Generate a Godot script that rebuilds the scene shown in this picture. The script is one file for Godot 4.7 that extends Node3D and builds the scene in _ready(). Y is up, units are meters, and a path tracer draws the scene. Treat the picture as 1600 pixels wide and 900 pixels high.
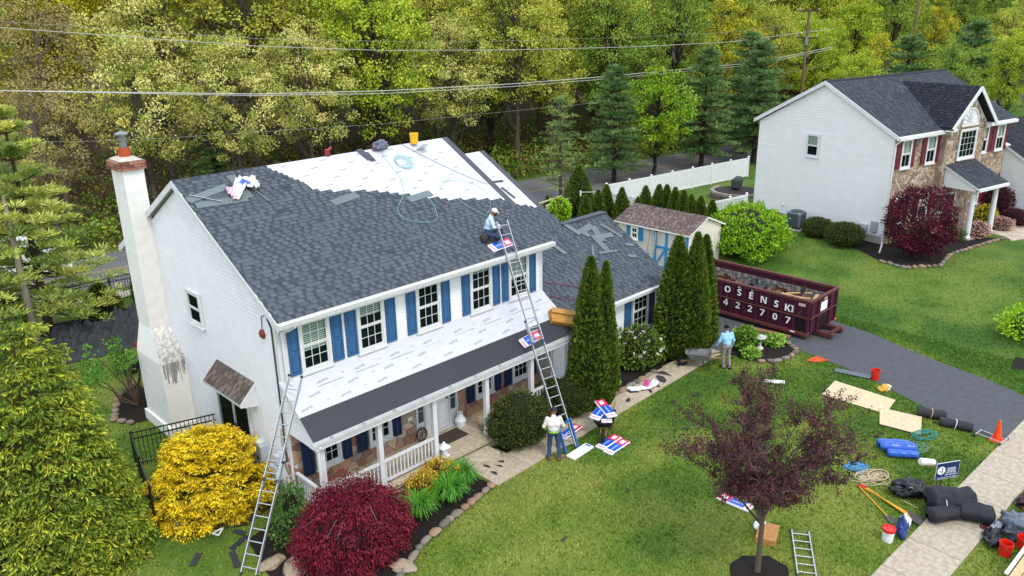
extends Node3D
# A suburban house being re-roofed, seen from above its front lawn. x runs along the front of the house, z towards the street, y up, metres.

class Geo:
	# collects faces; corners are given counter-clockwise as seen from outside
	var v := PackedVector3Array()
	var n := PackedVector3Array()
	var c := PackedColorArray()
	var t := PackedVector2Array()
	var ix := PackedInt32Array()

	func vert(p: Vector3, nn: Vector3, col: Color, uv := Vector2.ZERO) -> int:
		v.push_back(p); n.push_back(nn); c.push_back(col); t.push_back(uv)
		return v.size() - 1

	func tri(a: Vector3, b: Vector3, d: Vector3, col: Color) -> void:
		var nn := (b - a).cross(d - a).normalized()
		var k := v.size()
		v.append_array([a, b, d]); n.append_array([nn, nn, nn]); c.append_array([col, col, col]); t.append_array([Vector2(0, 0), Vector2(1, 0), Vector2(1, 1)])
		ix.append_array([k, k + 2, k + 1])

	func quad(a: Vector3, b: Vector3, d: Vector3, e: Vector3, col: Color) -> void:
		var nn := (b - a).cross(e - a)
		if nn.length_squared() < 1e-14:
			nn = (d - b).cross(e - b)
		nn = nn.normalized()
		var k := v.size()
		v.append_array([a, b, d, e]); n.append_array([nn, nn, nn, nn]); c.append_array([col, col, col, col])
		t.append_array([Vector2(0, 0), Vector2(1, 0), Vector2(1, 1), Vector2(0, 1)])
		ix.append_array([k, k + 2, k + 1, k, k + 3, k + 2])

	func poly(p: Array, col: Color) -> void:
		for k in range(1, p.size() - 1):
			tri(p[0], p[k], p[k + 1], col)

	func hexa(p: Array, col: Color) -> void:
		# eight corners: bottom four counter-clockwise seen from above, then the top four
		quad(p[4], p[5], p[6], p[7], col); quad(p[3], p[2], p[1], p[0], col)
		for k in 4:
			var m := (k + 1) % 4
			quad(p[k], p[m], p[m + 4], p[k + 4], col)

	func box(x0: float, y0: float, z0: float, x1: float, y1: float, z1: float, col: Color, tr := Transform3D()) -> void:
		var p := []
		for y in [y0, y1]:
			p.append(tr * Vector3(x0, y, z1)); p.append(tr * Vector3(x1, y, z1)); p.append(tr * Vector3(x1, y, z0)); p.append(tr * Vector3(x0, y, z0))
		hexa(p, col)

	func cbox(tr: Transform3D, s: Vector3, b: float, col: Color) -> void:
		# a box with chamfered edges, centred
		var h := s / 2.0
		b = minf(b, minf(h.x, minf(h.y, h.z)) * 0.9)
		var P := func(ax: int, sx: int, sy: int, sz: int) -> Vector3:
			var q := Vector3(h.x * sx, h.y * sy, h.z * sz)
			if ax != 0: q.x -= b * sx
			if ax != 1: q.y -= b * sy
			if ax != 2: q.z -= b * sz
			return tr * q
		for sg in [-1, 1]:
			_f(P.call(0, sg, -1, -1), P.call(0, sg, 1, -1), P.call(0, sg, 1, 1), P.call(0, sg, -1, 1), tr.origin, col)
			_f(P.call(1, -1, sg, -1), P.call(1, 1, sg, -1), P.call(1, 1, sg, 1), P.call(1, -1, sg, 1), tr.origin, col)
			_f(P.call(2, -1, -1, sg), P.call(2, 1, -1, sg), P.call(2, 1, 1, sg), P.call(2, -1, 1, sg), tr.origin, col)
			for sh in [-1, 1]:
				_f(P.call(0, sg, sh, -1), P.call(0, sg, sh, 1), P.call(1, sg, sh, 1), P.call(1, sg, sh, -1), tr.origin, col)
				_f(P.call(0, sg, -1, sh), P.call(0, sg, 1, sh), P.call(2, sg, 1, sh), P.call(2, sg, -1, sh), tr.origin, col)
				_f(P.call(1, -1, sg, sh), P.call(1, 1, sg, sh), P.call(2, 1, sg, sh), P.call(2, -1, sg, sh), tr.origin, col)
				for si in [-1, 1]:
					var a: Vector3 = P.call(0, sg, sh, si); var d: Vector3 = P.call(1, sg, sh, si); var e: Vector3 = P.call(2, sg, sh, si)
					if (d - a).cross(e - a).dot(a - tr.origin) > 0: tri(a, d, e, col)
					else: tri(a, e, d, col)

	func _f(a: Vector3, b: Vector3, d: Vector3, e: Vector3, o: Vector3, col: Color) -> void:
		if (b - a).cross(e - a).dot((a + d) * 0.5 - o) >= 0: quad(a, b, d, e, col)
		else: quad(e, d, b, a, col)

	func bar(a: Vector3, b: Vector3, w: float, h: float, col: Color, up := Vector3.UP) -> void:
		# a rectangular bar from a to b: w across, h along up
		var d := (b - a).normalized()
		var s := d.cross(up).normalized() * w / 2.0
		var u := s.normalized().cross(d).normalized() * h / 2.0
		hexa([a - s - u, b - s - u, b + s - u, a + s - u, a - s + u, b - s + u, b + s + u, a + s + u], col)

	func tube(pts: Array, radii: Array, sides: int, col: Color, cap := true) -> void:
		var k0 := v.size()
		var u := Vector3.ZERO
		for i in pts.size():
			var d: Vector3 = (pts[mini(i + 1, pts.size() - 1)] - pts[maxi(i - 1, 0)]).normalized()
			if u == Vector3.ZERO:
				u = d.cross(Vector3.RIGHT if absf(d.x) < 0.8 else Vector3.UP)
			u = (u - d * u.dot(d)).normalized()
			var w := d.cross(u)
			var r: float = radii[mini(i, radii.size() - 1)]
			for s in sides:
				var a := TAU * s / sides
				var nn := u * cos(a) + w * sin(a)
				vert(pts[i] + nn * r, nn, col, Vector2(float(s) / sides, i))
		for i in pts.size() - 1:
			for s in sides:
				var a := k0 + i * sides + s
				var b := k0 + i * sides + (s + 1) % sides
				ix.append_array([a, b + sides, b, a, a + sides, b + sides])
		if cap:
			for e in [0, pts.size() - 1]:
				var q := []
				for s in sides: q.append(v[k0 + e * sides + s])
				if e == 0: q.reverse()
				poly(q, col)

	func lathe(prof: Array, sides: int, tr: Transform3D, col: Color) -> void:
		# prof: Vector2(radius, height) from the bottom up; flat shaded rings with smooth rounds
		for i in prof.size() - 1:
			var a: Vector2 = prof[i]; var b: Vector2 = prof[i + 1]
			var sl := Vector2(b.y - a.y, a.x - b.x).normalized()
			var k := v.size()
			for s in sides + 1:
				var an := TAU * s / sides
				var d := Vector3(cos(an), 0, sin(an))
				var nn := (tr.basis * (d * sl.x + Vector3.UP * sl.y)).normalized()
				vert(tr * (d * a.x + Vector3.UP * a.y), nn, col, Vector2(float(s) / sides, a.y)); vert(tr * (d * b.x + Vector3.UP * b.y), nn, col, Vector2(float(s) / sides, b.y))
			for s in sides:
				var q := k + s * 2
				ix.append_array([q, q + 2, q + 3, q, q + 3, q + 1])

	func prism(p2: PackedVector2Array, tr: Transform3D, depth: float, col: Color) -> void:
		# a flat outline in x,y, thickened along z from 0 to depth
		var area := 0.0
		for i in p2.size(): area += p2[i].cross(p2[(i + 1) % p2.size()])
		if area < 0: p2.reverse()
		var id := Geometry2D.triangulate_polygon(p2)
		for k in range(0, id.size(), 3):
			var a := p2[id[k]]; var b := p2[id[k + 1]]; var d := p2[id[k + 2]]
			if (b - a).cross(d - a) < 0:
				var sw := b; b = d; d = sw
			tri(tr * Vector3(a.x, a.y, depth), tr * Vector3(b.x, b.y, depth), tr * Vector3(d.x, d.y, depth), col)
			tri(tr * Vector3(a.x, a.y, 0), tr * Vector3(d.x, d.y, 0), tr * Vector3(b.x, b.y, 0), col)
		for i in p2.size():
			var a := p2[i]; var b := p2[(i + 1) % p2.size()]
			quad(tr * Vector3(a.x, a.y, 0), tr * Vector3(b.x, b.y, 0), tr * Vector3(b.x, b.y, depth), tr * Vector3(a.x, a.y, depth), col)

	func grid(nu: int, nv: int, f: Callable, col, wrap := false) -> void:
		# a smooth sheet: f(u, v) in 0..1 gives a point; col is a Color or a Callable(u, v, point)
		var k := v.size()
		var P := []
		for j in nv + 1:
			for i in nu + 1:
				P.append(f.call(float(i) / nu, float(j) / nv))
		for j in nv + 1:
			for i in nu + 1:
				var il := i - 1; var ir := i + 1
				if wrap:
					il = (i - 1 + nu) % nu; ir = (i + 1) % nu
				var du: Vector3 = P[j * (nu + 1) + clampi(ir, 0, nu)] - P[j * (nu + 1) + clampi(il, 0, nu)]
				var dv: Vector3 = P[mini(j + 1, nv) * (nu + 1) + i] - P[maxi(j - 1, 0) * (nu + 1) + i]
				var nn := du.cross(dv).normalized()
				if nn == Vector3.ZERO: nn = Vector3.UP
				var p: Vector3 = P[j * (nu + 1) + i]
				vert(p, nn, col if col is Color else col.call(float(i) / nu, float(j) / nv, p), Vector2(float(i) / nu, float(j) / nv))
		for j in nv:
			for i in nu:
				var a := k + j * (nu + 1) + i
				ix.append_array([a, a + nu + 2, a + 1, a, a + nu + 1, a + nu + 2])

	func blob(tr: Transform3D, r: Vector3, noise: FastNoiseLite, amp: float, flat: float, col, nu := 24, nv := 14) -> void:
		# a lumpy closed body; below -flat (of its height) it is pressed flat
		grid(nu, nv, func(u: float, w: float) -> Vector3:
			var th := PI * w; var ph := -TAU * u
			var d := Vector3(sin(th) * cos(ph), -cos(th), sin(th) * sin(ph))
			var k := 1.0 + amp * noise.get_noise_3dv(d * 10.0 + tr.origin * 7.0) + amp * 0.5 * noise.get_noise_3dv(d * 26.0 + tr.origin * 3.0)
			var q := d * r * k
			q.y = maxf(q.y, -flat * r.y)
			return tr * q, col, true)

	func leaf(p: Vector3, ax: Vector3, side: Vector3, l: float, w: float, col: Color) -> void:
		# one leaf: two triangles folded a little along the midrib
		var nn := ax.cross(side).normalized()
		if nn.y < 0:
			nn = -nn; side = -side
		var k := v.size()
		var m := p + ax * (l * 0.45) - nn * (w * 0.18)
		v.append_array([p, m + side * (w * 0.5) + nn * (w * 0.3), p + ax * l, m - side * (w * 0.5) + nn * (w * 0.3)])
		n.append_array([nn, (nn + side * 0.3).normalized(), nn, (nn - side * 0.3).normalized()]); c.append_array([col, col, col, col])
		t.append_array([Vector2(0, 0), Vector2(1, 0), Vector2(1, 1), Vector2(0, 1)])
		ix.append_array([k, k + 1, k + 2, k, k + 2, k + 3])

	func add(g: Geo, tr: Transform3D) -> void:
		var k := v.size()
		v.append_array(tr * g.v)
		var b := tr.basis.orthonormalized()
		for q in g.n: n.push_back(b * q)
		c.append_array(g.c); t.append_array(g.t)
		for i in g.ix: ix.push_back(i + k)

	func mesh() -> ArrayMesh:
		var a := []
		a.resize(Mesh.ARRAY_MAX)
		a[Mesh.ARRAY_VERTEX] = v; a[Mesh.ARRAY_NORMAL] = n; a[Mesh.ARRAY_COLOR] = c; a[Mesh.ARRAY_TEX_UV] = t; a[Mesh.ARRAY_INDEX] = ix
		var m := ArrayMesh.new()
		m.add_surface_from_arrays(Mesh.PRIMITIVE_TRIANGLES, a)
		return m

var rng := RandomNumberGenerator.new()
var noise := FastNoiseLite.new()
var M := {}
var names := {}
const WHITE := Color(1, 1, 1)

func rf(a: float, b: float) -> float: return rng.randf_range(a, b)

func srgb(r: float, g: float, b: float) -> Color: return Color(r / 255.0, g / 255.0, b / 255.0).srgb_to_linear()

func vary(c: Color, k: float, hue := 0.0) -> Color:
	var m := 1.0 + rf(-k, k)
	return Color(clampf(c.r * m * (1.0 + rf(-hue, hue)), 0, 1), clampf(c.g * m, 0, 1), clampf(c.b * m * (1.0 + rf(-hue, hue)), 0, 1))

func numbered(parent: Node, called: String) -> String:
	var key := str(parent.get_instance_id()) + called
	var k: int = names.get(key, 0)
	names[key] = k + 1
	return called if k == 0 else "%s_%03d" % [called, k]

func thing(called: String, label: String, category: String, at := Vector3.ZERO, turn := 0.0, group := "") -> Node3D:
	var o := Node3D.new()
	o.name = numbered(self, called)
	add_child(o, true)
	o.position = at
	o.rotation.y = turn
	return tag(o, label, category, group)

func tag(o: Node3D, label: String, category: String, group := "") -> Node3D:
	o.set_meta("label", label); o.set_meta("category", category)
	if group: o.set_meta("group", group)
	return o

func part(parent: Node, called: String, g, m: Material, kind := "") -> MeshInstance3D:
	var o := MeshInstance3D.new()
	o.mesh = g.mesh() if g is Geo else g
	o.name = numbered(parent, called)
	o.material_override = m
	parent.add_child(o, true)
	if kind: o.set_meta("kind", kind)
	return o

func group_part(parent: Node, called: String) -> Node3D:
	var o := Node3D.new()
	o.name = numbered(parent, called)
	parent.add_child(o, true)
	return o

func struct(called: String, g, m: Material) -> MeshInstance3D: return part(self, called, g, m, "structure")

func solo(called: String, g, m: Material, label: String, category: String, at := Vector3.ZERO, turn := 0.0, group := "") -> MeshInstance3D:
	var o := part(self, called, g, m)
	o.position = at
	o.rotation.y = turn
	tag(o, label, category, group)
	return o

func dup(o: Node3D, at: Vector3, turn: float, label: String, sc := Vector3.ONE) -> Node3D:
	var d: Node3D = o.duplicate()
	d.name = numbered(self, String(o.name).split("_0")[0])
	add_child(d, true)
	d.position = at; d.rotation = Vector3(0, turn, 0); d.scale = sc
	d.set_meta("label", label)
	return d

func noise_tex(freq: float, lo: float, hi: float, octaves := 4, seed_ := 1, kind := FastNoiseLite.TYPE_SIMPLEX_SMOOTH, normal := false, bump := 4.0) -> NoiseTexture2D:
	var f := FastNoiseLite.new()
	f.noise_type = kind
	f.frequency = freq; f.fractal_octaves = octaves; f.seed = seed_
	var t := NoiseTexture2D.new()
	t.width = 512; t.height = 512; t.seamless = true; t.noise = f
	if normal:
		t.as_normal_map = true; t.bump_strength = bump
	else:
		var gr := Gradient.new()
		gr.set_color(0, Color(lo, lo, lo)); gr.set_color(1, Color(hi, hi, hi))
		t.color_ramp = gr
	return t

func mat(rough := 0.8, tex: Texture2D = null, scale := 1.0, metal := 0.0, nrm: Texture2D = null, nscale := 0.5) -> StandardMaterial3D:
	var m := StandardMaterial3D.new()
	m.vertex_color_use_as_albedo = true
	m.roughness = rough; m.metallic = metal
	m.metallic_specular = 0.4
	if tex or nrm:
		m.uv1_triplanar = true; m.uv1_world_triplanar = true
		m.uv1_scale = Vector3.ONE * scale
	if tex: m.albedo_texture = tex
	if nrm:
		m.normal_enabled = true; m.normal_texture = nrm; m.normal_scale = nscale
	return m

func leafmat(back := 0.35) -> StandardMaterial3D:
	var m := mat(0.6)
	m.metallic_specular = 0.3
	m.backlight_enabled = true
	m.backlight = Color(back, back, back)
	return m

func sm(a: float, b: float, x: float) -> float:
	var t := clampf((x - a) / (b - a), 0, 1)
	return t * t * (3 - 2 * t)

func ground(x: float, z: float) -> float:
	# the lawn is level round the house, rises a little to the neighbour's and climbs behind the road
	var h := 0.47 * sm(24, 33, x) * sm(-13, -8, z)
	var back := -(z + 33.0 - 0.09 * x)
	if back > 0: h += 0.20 * back * sm(0, 12, back)
	return h

func on(x: float, z: float, dy := 0.0) -> Vector3: return Vector3(x, ground(x, z) + dy, z)

func frame(o: Vector3, x: Vector3, y: Vector3) -> Transform3D:
	x = x.normalized()
	var z := x.cross(y).normalized()
	return Transform3D(Basis(x, z.cross(x), z), o)

# ---------------------------------------------------------------- plants

func rdir() -> Vector3:
	var y := rf(-1, 1); var a := rf(0, TAU); var q := sqrt(1 - y * y)
	return Vector3(q * cos(a), y, q * sin(a))

func perp(d: Vector3) -> Vector3:
	var s := d.cross(rdir())
	return s.normalized() if s.length_squared() > 1e-6 else Vector3.RIGHT

func clump(g: Geo, o: Vector3, r: Vector3, count: int, l: float, w: float, col: Color, jit := 0.22, droop := 0.0, out := 0.6) -> void:
	for i in count:
		var d := rdir()
		var p := o + d * r * pow(rf(0.02, 1), 0.45)
		var ax := (d * out + rdir() * 0.7 + Vector3.DOWN * droop).normalized()
		g.leaf(p, ax, perp(ax), l * rf(0.7, 1.3), w * rf(0.7, 1.3), vary(col, jit, 0.12))

func limb(g: Geo, a: Vector3, b: Vector3, r0: float, r1: float, col: Color, bend := 0.12, sides := 5) -> void:
	var L := a.distance_to(b)
	var m1 := a.lerp(b, 0.35) + rdir() * L * bend * 0.6 + Vector3.DOWN * L * bend * 0.3
	var m2 := a.lerp(b, 0.7) + rdir() * L * bend * 0.5
	g.tube([a, m1, m2, b], [r0, lerpf(r0, r1, 0.4), lerpf(r0, r1, 0.75), r1], sides, col)

func broad_tree(called: String, h: float, r: float, low: float, clumps: int, per: int, cr: float, l: float, cols: Array, bark: Color, tr: float) -> Node3D:
	var o := Node3D.new()
	o.name = called
	var tg := Geo.new()
	var lean := Vector3(rf(-0.4, 0.4), 0, rf(-0.4, 0.4))
	var fork := Vector3(0, h * low, 0) + lean * 0.4
	tg.tube([Vector3(0, -0.4, 0), Vector3(0, 0.15, 0), fork * 0.55 + Vector3(rf(-0.15, 0.15), 0, rf(-0.15, 0.15)), fork, Vector3(0, h * 0.72, 0) + lean, Vector3(0, h * 0.93, 0) + lean * 1.4], [tr * 1.5, tr * 1.15, tr * 0.95, tr * 0.8, tr * 0.4, tr * 0.1], 7, bark)
	var g := Geo.new()
	var cy := h * (1 + low) / 2.0; var ry := h * (1 - low) / 2.0
	for k in clumps:
		var d := rdir()
		d.y = d.y * 0.9 + 0.1
		var q := pow(rf(0.12, 1), 0.4)
		var p := Vector3(d.x * r * q, cy + d.y * ry * q, d.z * r * q) + lean * 0.7
		p.x *= 1.0 - 0.3 * sm(0.6, 1.0, (p.y - h * low) / (h * (1 - low)))
		p.z *= 1.0 - 0.3 * sm(0.6, 1.0, (p.y - h * low) / (h * (1 - low)))
		var s := cr * rf(0.6, 1.35)
		var col: Color = cols[rng.randi() % cols.size()]
		clump(g, p, Vector3(s, s * 0.62, s), per, l, l * 0.72, vary(col, 0.14, 0.08), 0.2, 0.1)
		if k % 3 == 0:
			var y0 := clampf(p.y - rf(1.0, 3.0) * ry * 0.25, h * low * 0.8, h * 0.8)
			limb(tg, Vector3(0, y0, 0) + lean * (y0 / h), p, tr * 0.34, 0.025, bark)
	part(o, "trunk", tg, M.bark)
	part(o, "crown", g, M.leaf)
	return o

func needle_tree(called: String, h: float, r: float, bare: float, whorls: int, per_whorl: int, cols: Array, bark: Color, tr: float, dens := 1.0, l := 0.3) -> Node3D:
	# a white pine: whorls of level limbs that carry flat sprays of needles
	var o := Node3D.new()
	o.name = called
	var tg := Geo.new(); var g := Geo.new()
	tg.tube([Vector3(0, -0.4, 0), Vector3(0, 0.2, 0), Vector3(rf(-0.1, 0.1), h * 0.5, rf(-0.1, 0.1)), Vector3(0, h * 0.97, 0)], [tr * 1.4, tr, tr * 0.6, 0.03], 7, bark)
	for k in whorls:
		var f := (k + rf(0, 0.7)) / whorls
		var y := h * lerpf(bare, 0.97, f)
		var rr := r * pow(1 - f, 0.75) * rf(0.75, 1.15) + 0.25
		if f < 0.2: rr *= lerpf(0.7, 1.0, f * 5)
		var a0 := rf(0, TAU)
		for b in per_whorl:
			var a := a0 + TAU * b / per_whorl + rf(-0.4, 0.4)
			var len := rr * rf(0.65, 1.1)
			var tip := Vector3(cos(a) * len, y + len * lerpf(-0.05, 0.45, f) + rf(-0.2, 0.2), sin(a) * len)
			limb(tg, Vector3(0, y, 0), tip, tr * 0.22 * (1.1 - f) + 0.012, 0.012, bark, 0.06, 4)
			var col: Color = vary(cols[rng.randi() % cols.size()], 0.12, 0.06)
			var nn := int(5 + len * 3.0)
			for q in nn:
				var e := lerpf(0.3, 1.0, float(q) / nn)
				var p := Vector3(0, y, 0).lerp(tip, e) + Vector3(rf(-1, 1) * len * 0.22 * e, rf(-0.06, 0.14), rf(-1, 1) * len * 0.22 * e)
				var s := rf(0.22, 0.42) * clampf(rr * 0.45, 0.6, 1.2)
				for z in int(14 * dens):
					var d := rdir(); d.y = absf(d.y) * 0.7
					var ax := (d + Vector3(cos(a), 0.35, sin(a)) * 0.6).normalized()
					g.leaf(p + d * s * rf(0.1, 0.9) * Vector3(1, 0.5, 1), ax, perp(ax), l * rf(0.6, 1.2), l * 0.17, vary(col, 0.22, 0.08))
	part(o, "trunk", tg, M.bark)
	part(o, "crown", g, M.needle)
	return o

func cone_evergreen(called: String, h: float, r: float, count: int, l: float, cols: Array, belly := 0.22, lump := 0.12, sd := 1) -> Node3D:
	# an upright arborvitae: dense upright sprays over a dark heart of twigs
	var o := Node3D.new()
	o.name = called
	var g := Geo.new(); var tg := Geo.new()
	noise.seed = sd
	var prof := func(f: float) -> float:
		return r * (sm(-0.12, belly, f) if f < belly else pow(1 - (f - belly) / (1.0 - belly), 0.62))
	tg.tube([Vector3(0, -0.1, 0), Vector3(0, h * 0.9, 0)], [0.09, 0.03], 6, srgb(70, 55, 42))
	var hp := []
	for k in 9:
		var f := k / 8.0
		hp.append(Vector2(maxf(prof.call(f) * 0.72, 0.01), f * h * 0.95))
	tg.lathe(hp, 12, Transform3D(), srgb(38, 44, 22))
	var k := 0
	while k < count:
		var f := pow(rf(0, 1), 1.25)
		var a := rf(0, TAU)
		var rr: float = prof.call(f)
		rr *= 1.0 + lump * noise.get_noise_3d(cos(a) * 14.0, f * h * 9.0, sin(a) * 14.0) * 2.0
		var out := Vector3(cos(a), 0, sin(a))
		var p := out * rr * rf(0.78, 1.03) + Vector3(0, f * h, 0)
		var ax := (Vector3.UP * 0.9 + out * 0.75 + rdir() * 0.55).normalized()
		var tone: Color = cols[int(absf(noise.get_noise_3d(p.x * 25.0, p.y * 25.0, p.z * 25.0)) * 2.2 * cols.size()) % cols.size()]
		g.leaf(p - ax * l * 0.4, ax, perp(ax), l * rf(0.7, 1.3), l * rf(0.35, 0.6), vary(tone, 0.25, 0.1))
		k += 1
	part(o, "trunk", tg, M.bark)
	part(o, "foliage", g, M.needle)
	return o

func spray_conifer(called: String, h: float, r: float, sprays: int, per: int, l: float, cols: Array, shape := 0.8, sl := 0.45, round_top := 0.0) -> Node3D:
	# a false cypress: layers of drooping feathery sprays that stand out from the cone
	var o := Node3D.new()
	o.name = called
	var g := Geo.new(); var tg := Geo.new()
	var hp := []
	for k in 9:
		var f := k / 8.0
		hp.append(Vector2(maxf(r * pow(1 - f, shape if round_top == 0.0 else 0.45) * 0.58, 0.01), f * h * 0.8 + 0.1))
	tg.lathe(hp, 14, Transform3D(), srgb(92, 84, 44))
	tg.tube([Vector3(0, -0.1, 0), Vector3(0, h * 0.9, 0)], [0.13, 0.03], 6, srgb(80, 60, 45))
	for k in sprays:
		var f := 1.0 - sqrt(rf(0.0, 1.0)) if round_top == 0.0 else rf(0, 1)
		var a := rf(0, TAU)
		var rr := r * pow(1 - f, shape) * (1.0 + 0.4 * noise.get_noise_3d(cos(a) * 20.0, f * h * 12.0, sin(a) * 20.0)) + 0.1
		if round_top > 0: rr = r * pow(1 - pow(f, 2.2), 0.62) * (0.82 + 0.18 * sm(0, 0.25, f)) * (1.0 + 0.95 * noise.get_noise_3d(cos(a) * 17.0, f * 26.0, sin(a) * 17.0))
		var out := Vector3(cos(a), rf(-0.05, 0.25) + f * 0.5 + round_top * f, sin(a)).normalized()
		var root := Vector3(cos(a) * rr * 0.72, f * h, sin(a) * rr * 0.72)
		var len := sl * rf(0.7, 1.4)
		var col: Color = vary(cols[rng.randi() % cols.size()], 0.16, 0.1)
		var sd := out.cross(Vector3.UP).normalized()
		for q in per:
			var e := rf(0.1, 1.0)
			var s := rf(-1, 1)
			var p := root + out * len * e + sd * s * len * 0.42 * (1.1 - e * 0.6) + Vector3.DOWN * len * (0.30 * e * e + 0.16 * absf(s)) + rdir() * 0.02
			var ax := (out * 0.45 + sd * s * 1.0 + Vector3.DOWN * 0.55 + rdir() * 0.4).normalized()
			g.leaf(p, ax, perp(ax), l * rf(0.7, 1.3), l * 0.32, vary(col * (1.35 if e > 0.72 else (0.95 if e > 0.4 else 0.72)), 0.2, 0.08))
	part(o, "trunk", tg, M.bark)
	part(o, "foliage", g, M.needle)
	return o

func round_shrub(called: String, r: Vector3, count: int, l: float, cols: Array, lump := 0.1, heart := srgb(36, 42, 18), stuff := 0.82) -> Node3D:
	# a clipped or loose rounded shrub: small leaves over a shell, twigs inside
	var o := Node3D.new()
	o.name = called
	var g := Geo.new(); var tg := Geo.new()
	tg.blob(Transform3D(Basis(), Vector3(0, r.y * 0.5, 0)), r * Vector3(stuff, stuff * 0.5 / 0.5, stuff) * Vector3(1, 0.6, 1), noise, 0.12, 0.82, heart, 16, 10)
	for k in 7:
		var a := TAU * k / 7.0
		limb(tg, Vector3(0, 0, 0), Vector3(cos(a) * r.x * 0.6, r.y * 0.7, sin(a) * r.z * 0.6), 0.03, 0.01, srgb(84, 66, 50), 0.1, 4)
	for k in count:
		var d := rdir()
		var s := 1.0 + lump * 2.0 * noise.get_noise_3d(d.x * 28.0, d.y * 28.0, d.z * 28.0)
		var p := d * r * Vector3(1, 0.5, 1) * s * rf(0.84, 1.04) + Vector3(0, r.y * 0.5, 0)
		if p.y < 0.02: continue
		var ax := (d * 0.7 + Vector3.UP * 0.35 + rdir() * 0.8).normalized()
		var tone: Color = cols[int(absf(noise.get_noise_3d(p.x * 40.0, p.y * 40.0, p.z * 40.0)) * 2.4 * cols.size()) % cols.size()]
		g.leaf(p, ax, perp(ax), l * rf(0.7, 1.3), l * rf(0.5, 0.75), vary(tone, 0.24, 0.1))
	part(o, "stems", tg, M.bark)
	part(o, "foliage", g, M.leaf)
	return o

func blade_plant(called: String, r: float, h: float, count: int, cols: Array) -> Node3D:
	# a fountain of arching strap leaves
	var o := Node3D.new()
	o.name = called
	var g := Geo.new()
	for k in count:
		var a := rf(0, TAU)
		var out := Vector3(cos(a), 0, sin(a))
		var len := r * rf(0.5, 1.1)
		var p0 := out * rf(0, 0.12)
		var col: Color = vary(cols[rng.randi() % cols.size()], 0.2, 0.08)
		var hh := h * rf(0.6, 1.15)
		var sd := out.cross(Vector3.UP) * 0.014
		var last := p0
		for s in 4:
			var f := (s + 1) / 4.0
			var p := p0 + out * len * f + Vector3.UP * hh * (sin(f * 2.3) * 0.95)
			var w := 1.0 - f * 0.75; var w0 := 1.0 - s / 4.0 * 0.75
			g.quad(last - sd * w0, last + sd * w0, p + sd * w, p - sd * w, col)
			last = p
	part(o, "leaves", g, M.leaf)
	return o

func place(o: Node3D, label: String, category: String, at: Vector3, turn := 0.0, group := "") -> Node3D:
	o.name = numbered(self, String(o.name))
	add_child(o, true)
	o.position = at; o.rotation.y = turn
	tag(o, label, category, group)
	return o

# ---------------------------------------------------------------- building pieces

func slice(poly: PackedVector2Array, y: float) -> Vector2:
	var lo := 1e9; var hi := -1e9
	for i in poly.size():
		var a := poly[i]; var b := poly[(i + 1) % poly.size()]
		if (a.y - y) * (b.y - y) <= 0 and absf(a.y - b.y) > 1e-6:
			var x := a.x + (b.x - a.x) * (y - a.y) / (b.y - a.y)
			lo = minf(lo, x); hi = maxf(hi, x)
	return Vector2(lo, hi)

func siding(g: Geo, tr: Transform3D, poly: PackedVector2Array, e: float, col: Color) -> void:
	# lapped boards over a convex wall outline (x right, y up, z out)
	var y0 := 1e9; var y1 := -1e9
	for p in poly:
		y0 = minf(y0, p.y); y1 = maxf(y1, p.y)
	var y := y0
	while y < y1 - 0.005:
		var t := minf(y + e, y1)
		var a := slice(poly, y + 0.002); var b := slice(poly, t - 0.002)
		var cc := vary(col, 0.015)
		# a flat face, then a sloping ledge under the next board
		var m := lerpf(y, t, 0.74); var c := slice(poly, clampf(m, y0 + 0.003, y1 - 0.003))
		g.quad(tr * Vector3(a.x, y, 0.03), tr * Vector3(a.y, y, 0.03), tr * Vector3(c.y, m, 0.026), tr * Vector3(c.x, m, 0.026), cc)
		g.quad(tr * Vector3(c.x, m, 0.026), tr * Vector3(c.y, m, 0.026), tr * Vector3(b.y, t, 0.002), tr * Vector3(b.x, t, 0.002), cc)
		g.quad(tr * Vector3(a.x, y, 0.002), tr * Vector3(a.y, y, 0.002), tr * Vector3(a.y, y, 0.03), tr * Vector3(a.x, y, 0.03), cc)
		y = t

func shingle_box(w: float, e: float, th: float, col: Color) -> Geo:
	var g := Geo.new()
	var h := th; var t := th * 0.25
	g.quad(Vector3(0, 0, h), Vector3(w, 0, h), Vector3(w, e, t), Vector3(0, e, t), col)
	g.quad(Vector3(0, 0, 0), Vector3(w, 0, 0), Vector3(w, 0, h), Vector3(0, 0, h), col)
	g.quad(Vector3(0, e, 0), Vector3(0, 0, 0), Vector3(0, 0, h), Vector3(0, e, t), col)
	g.quad(Vector3(w, 0, 0), Vector3(w, e, 0), Vector3(w, e, t), Vector3(w, 0, h), col)
	return g

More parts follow.
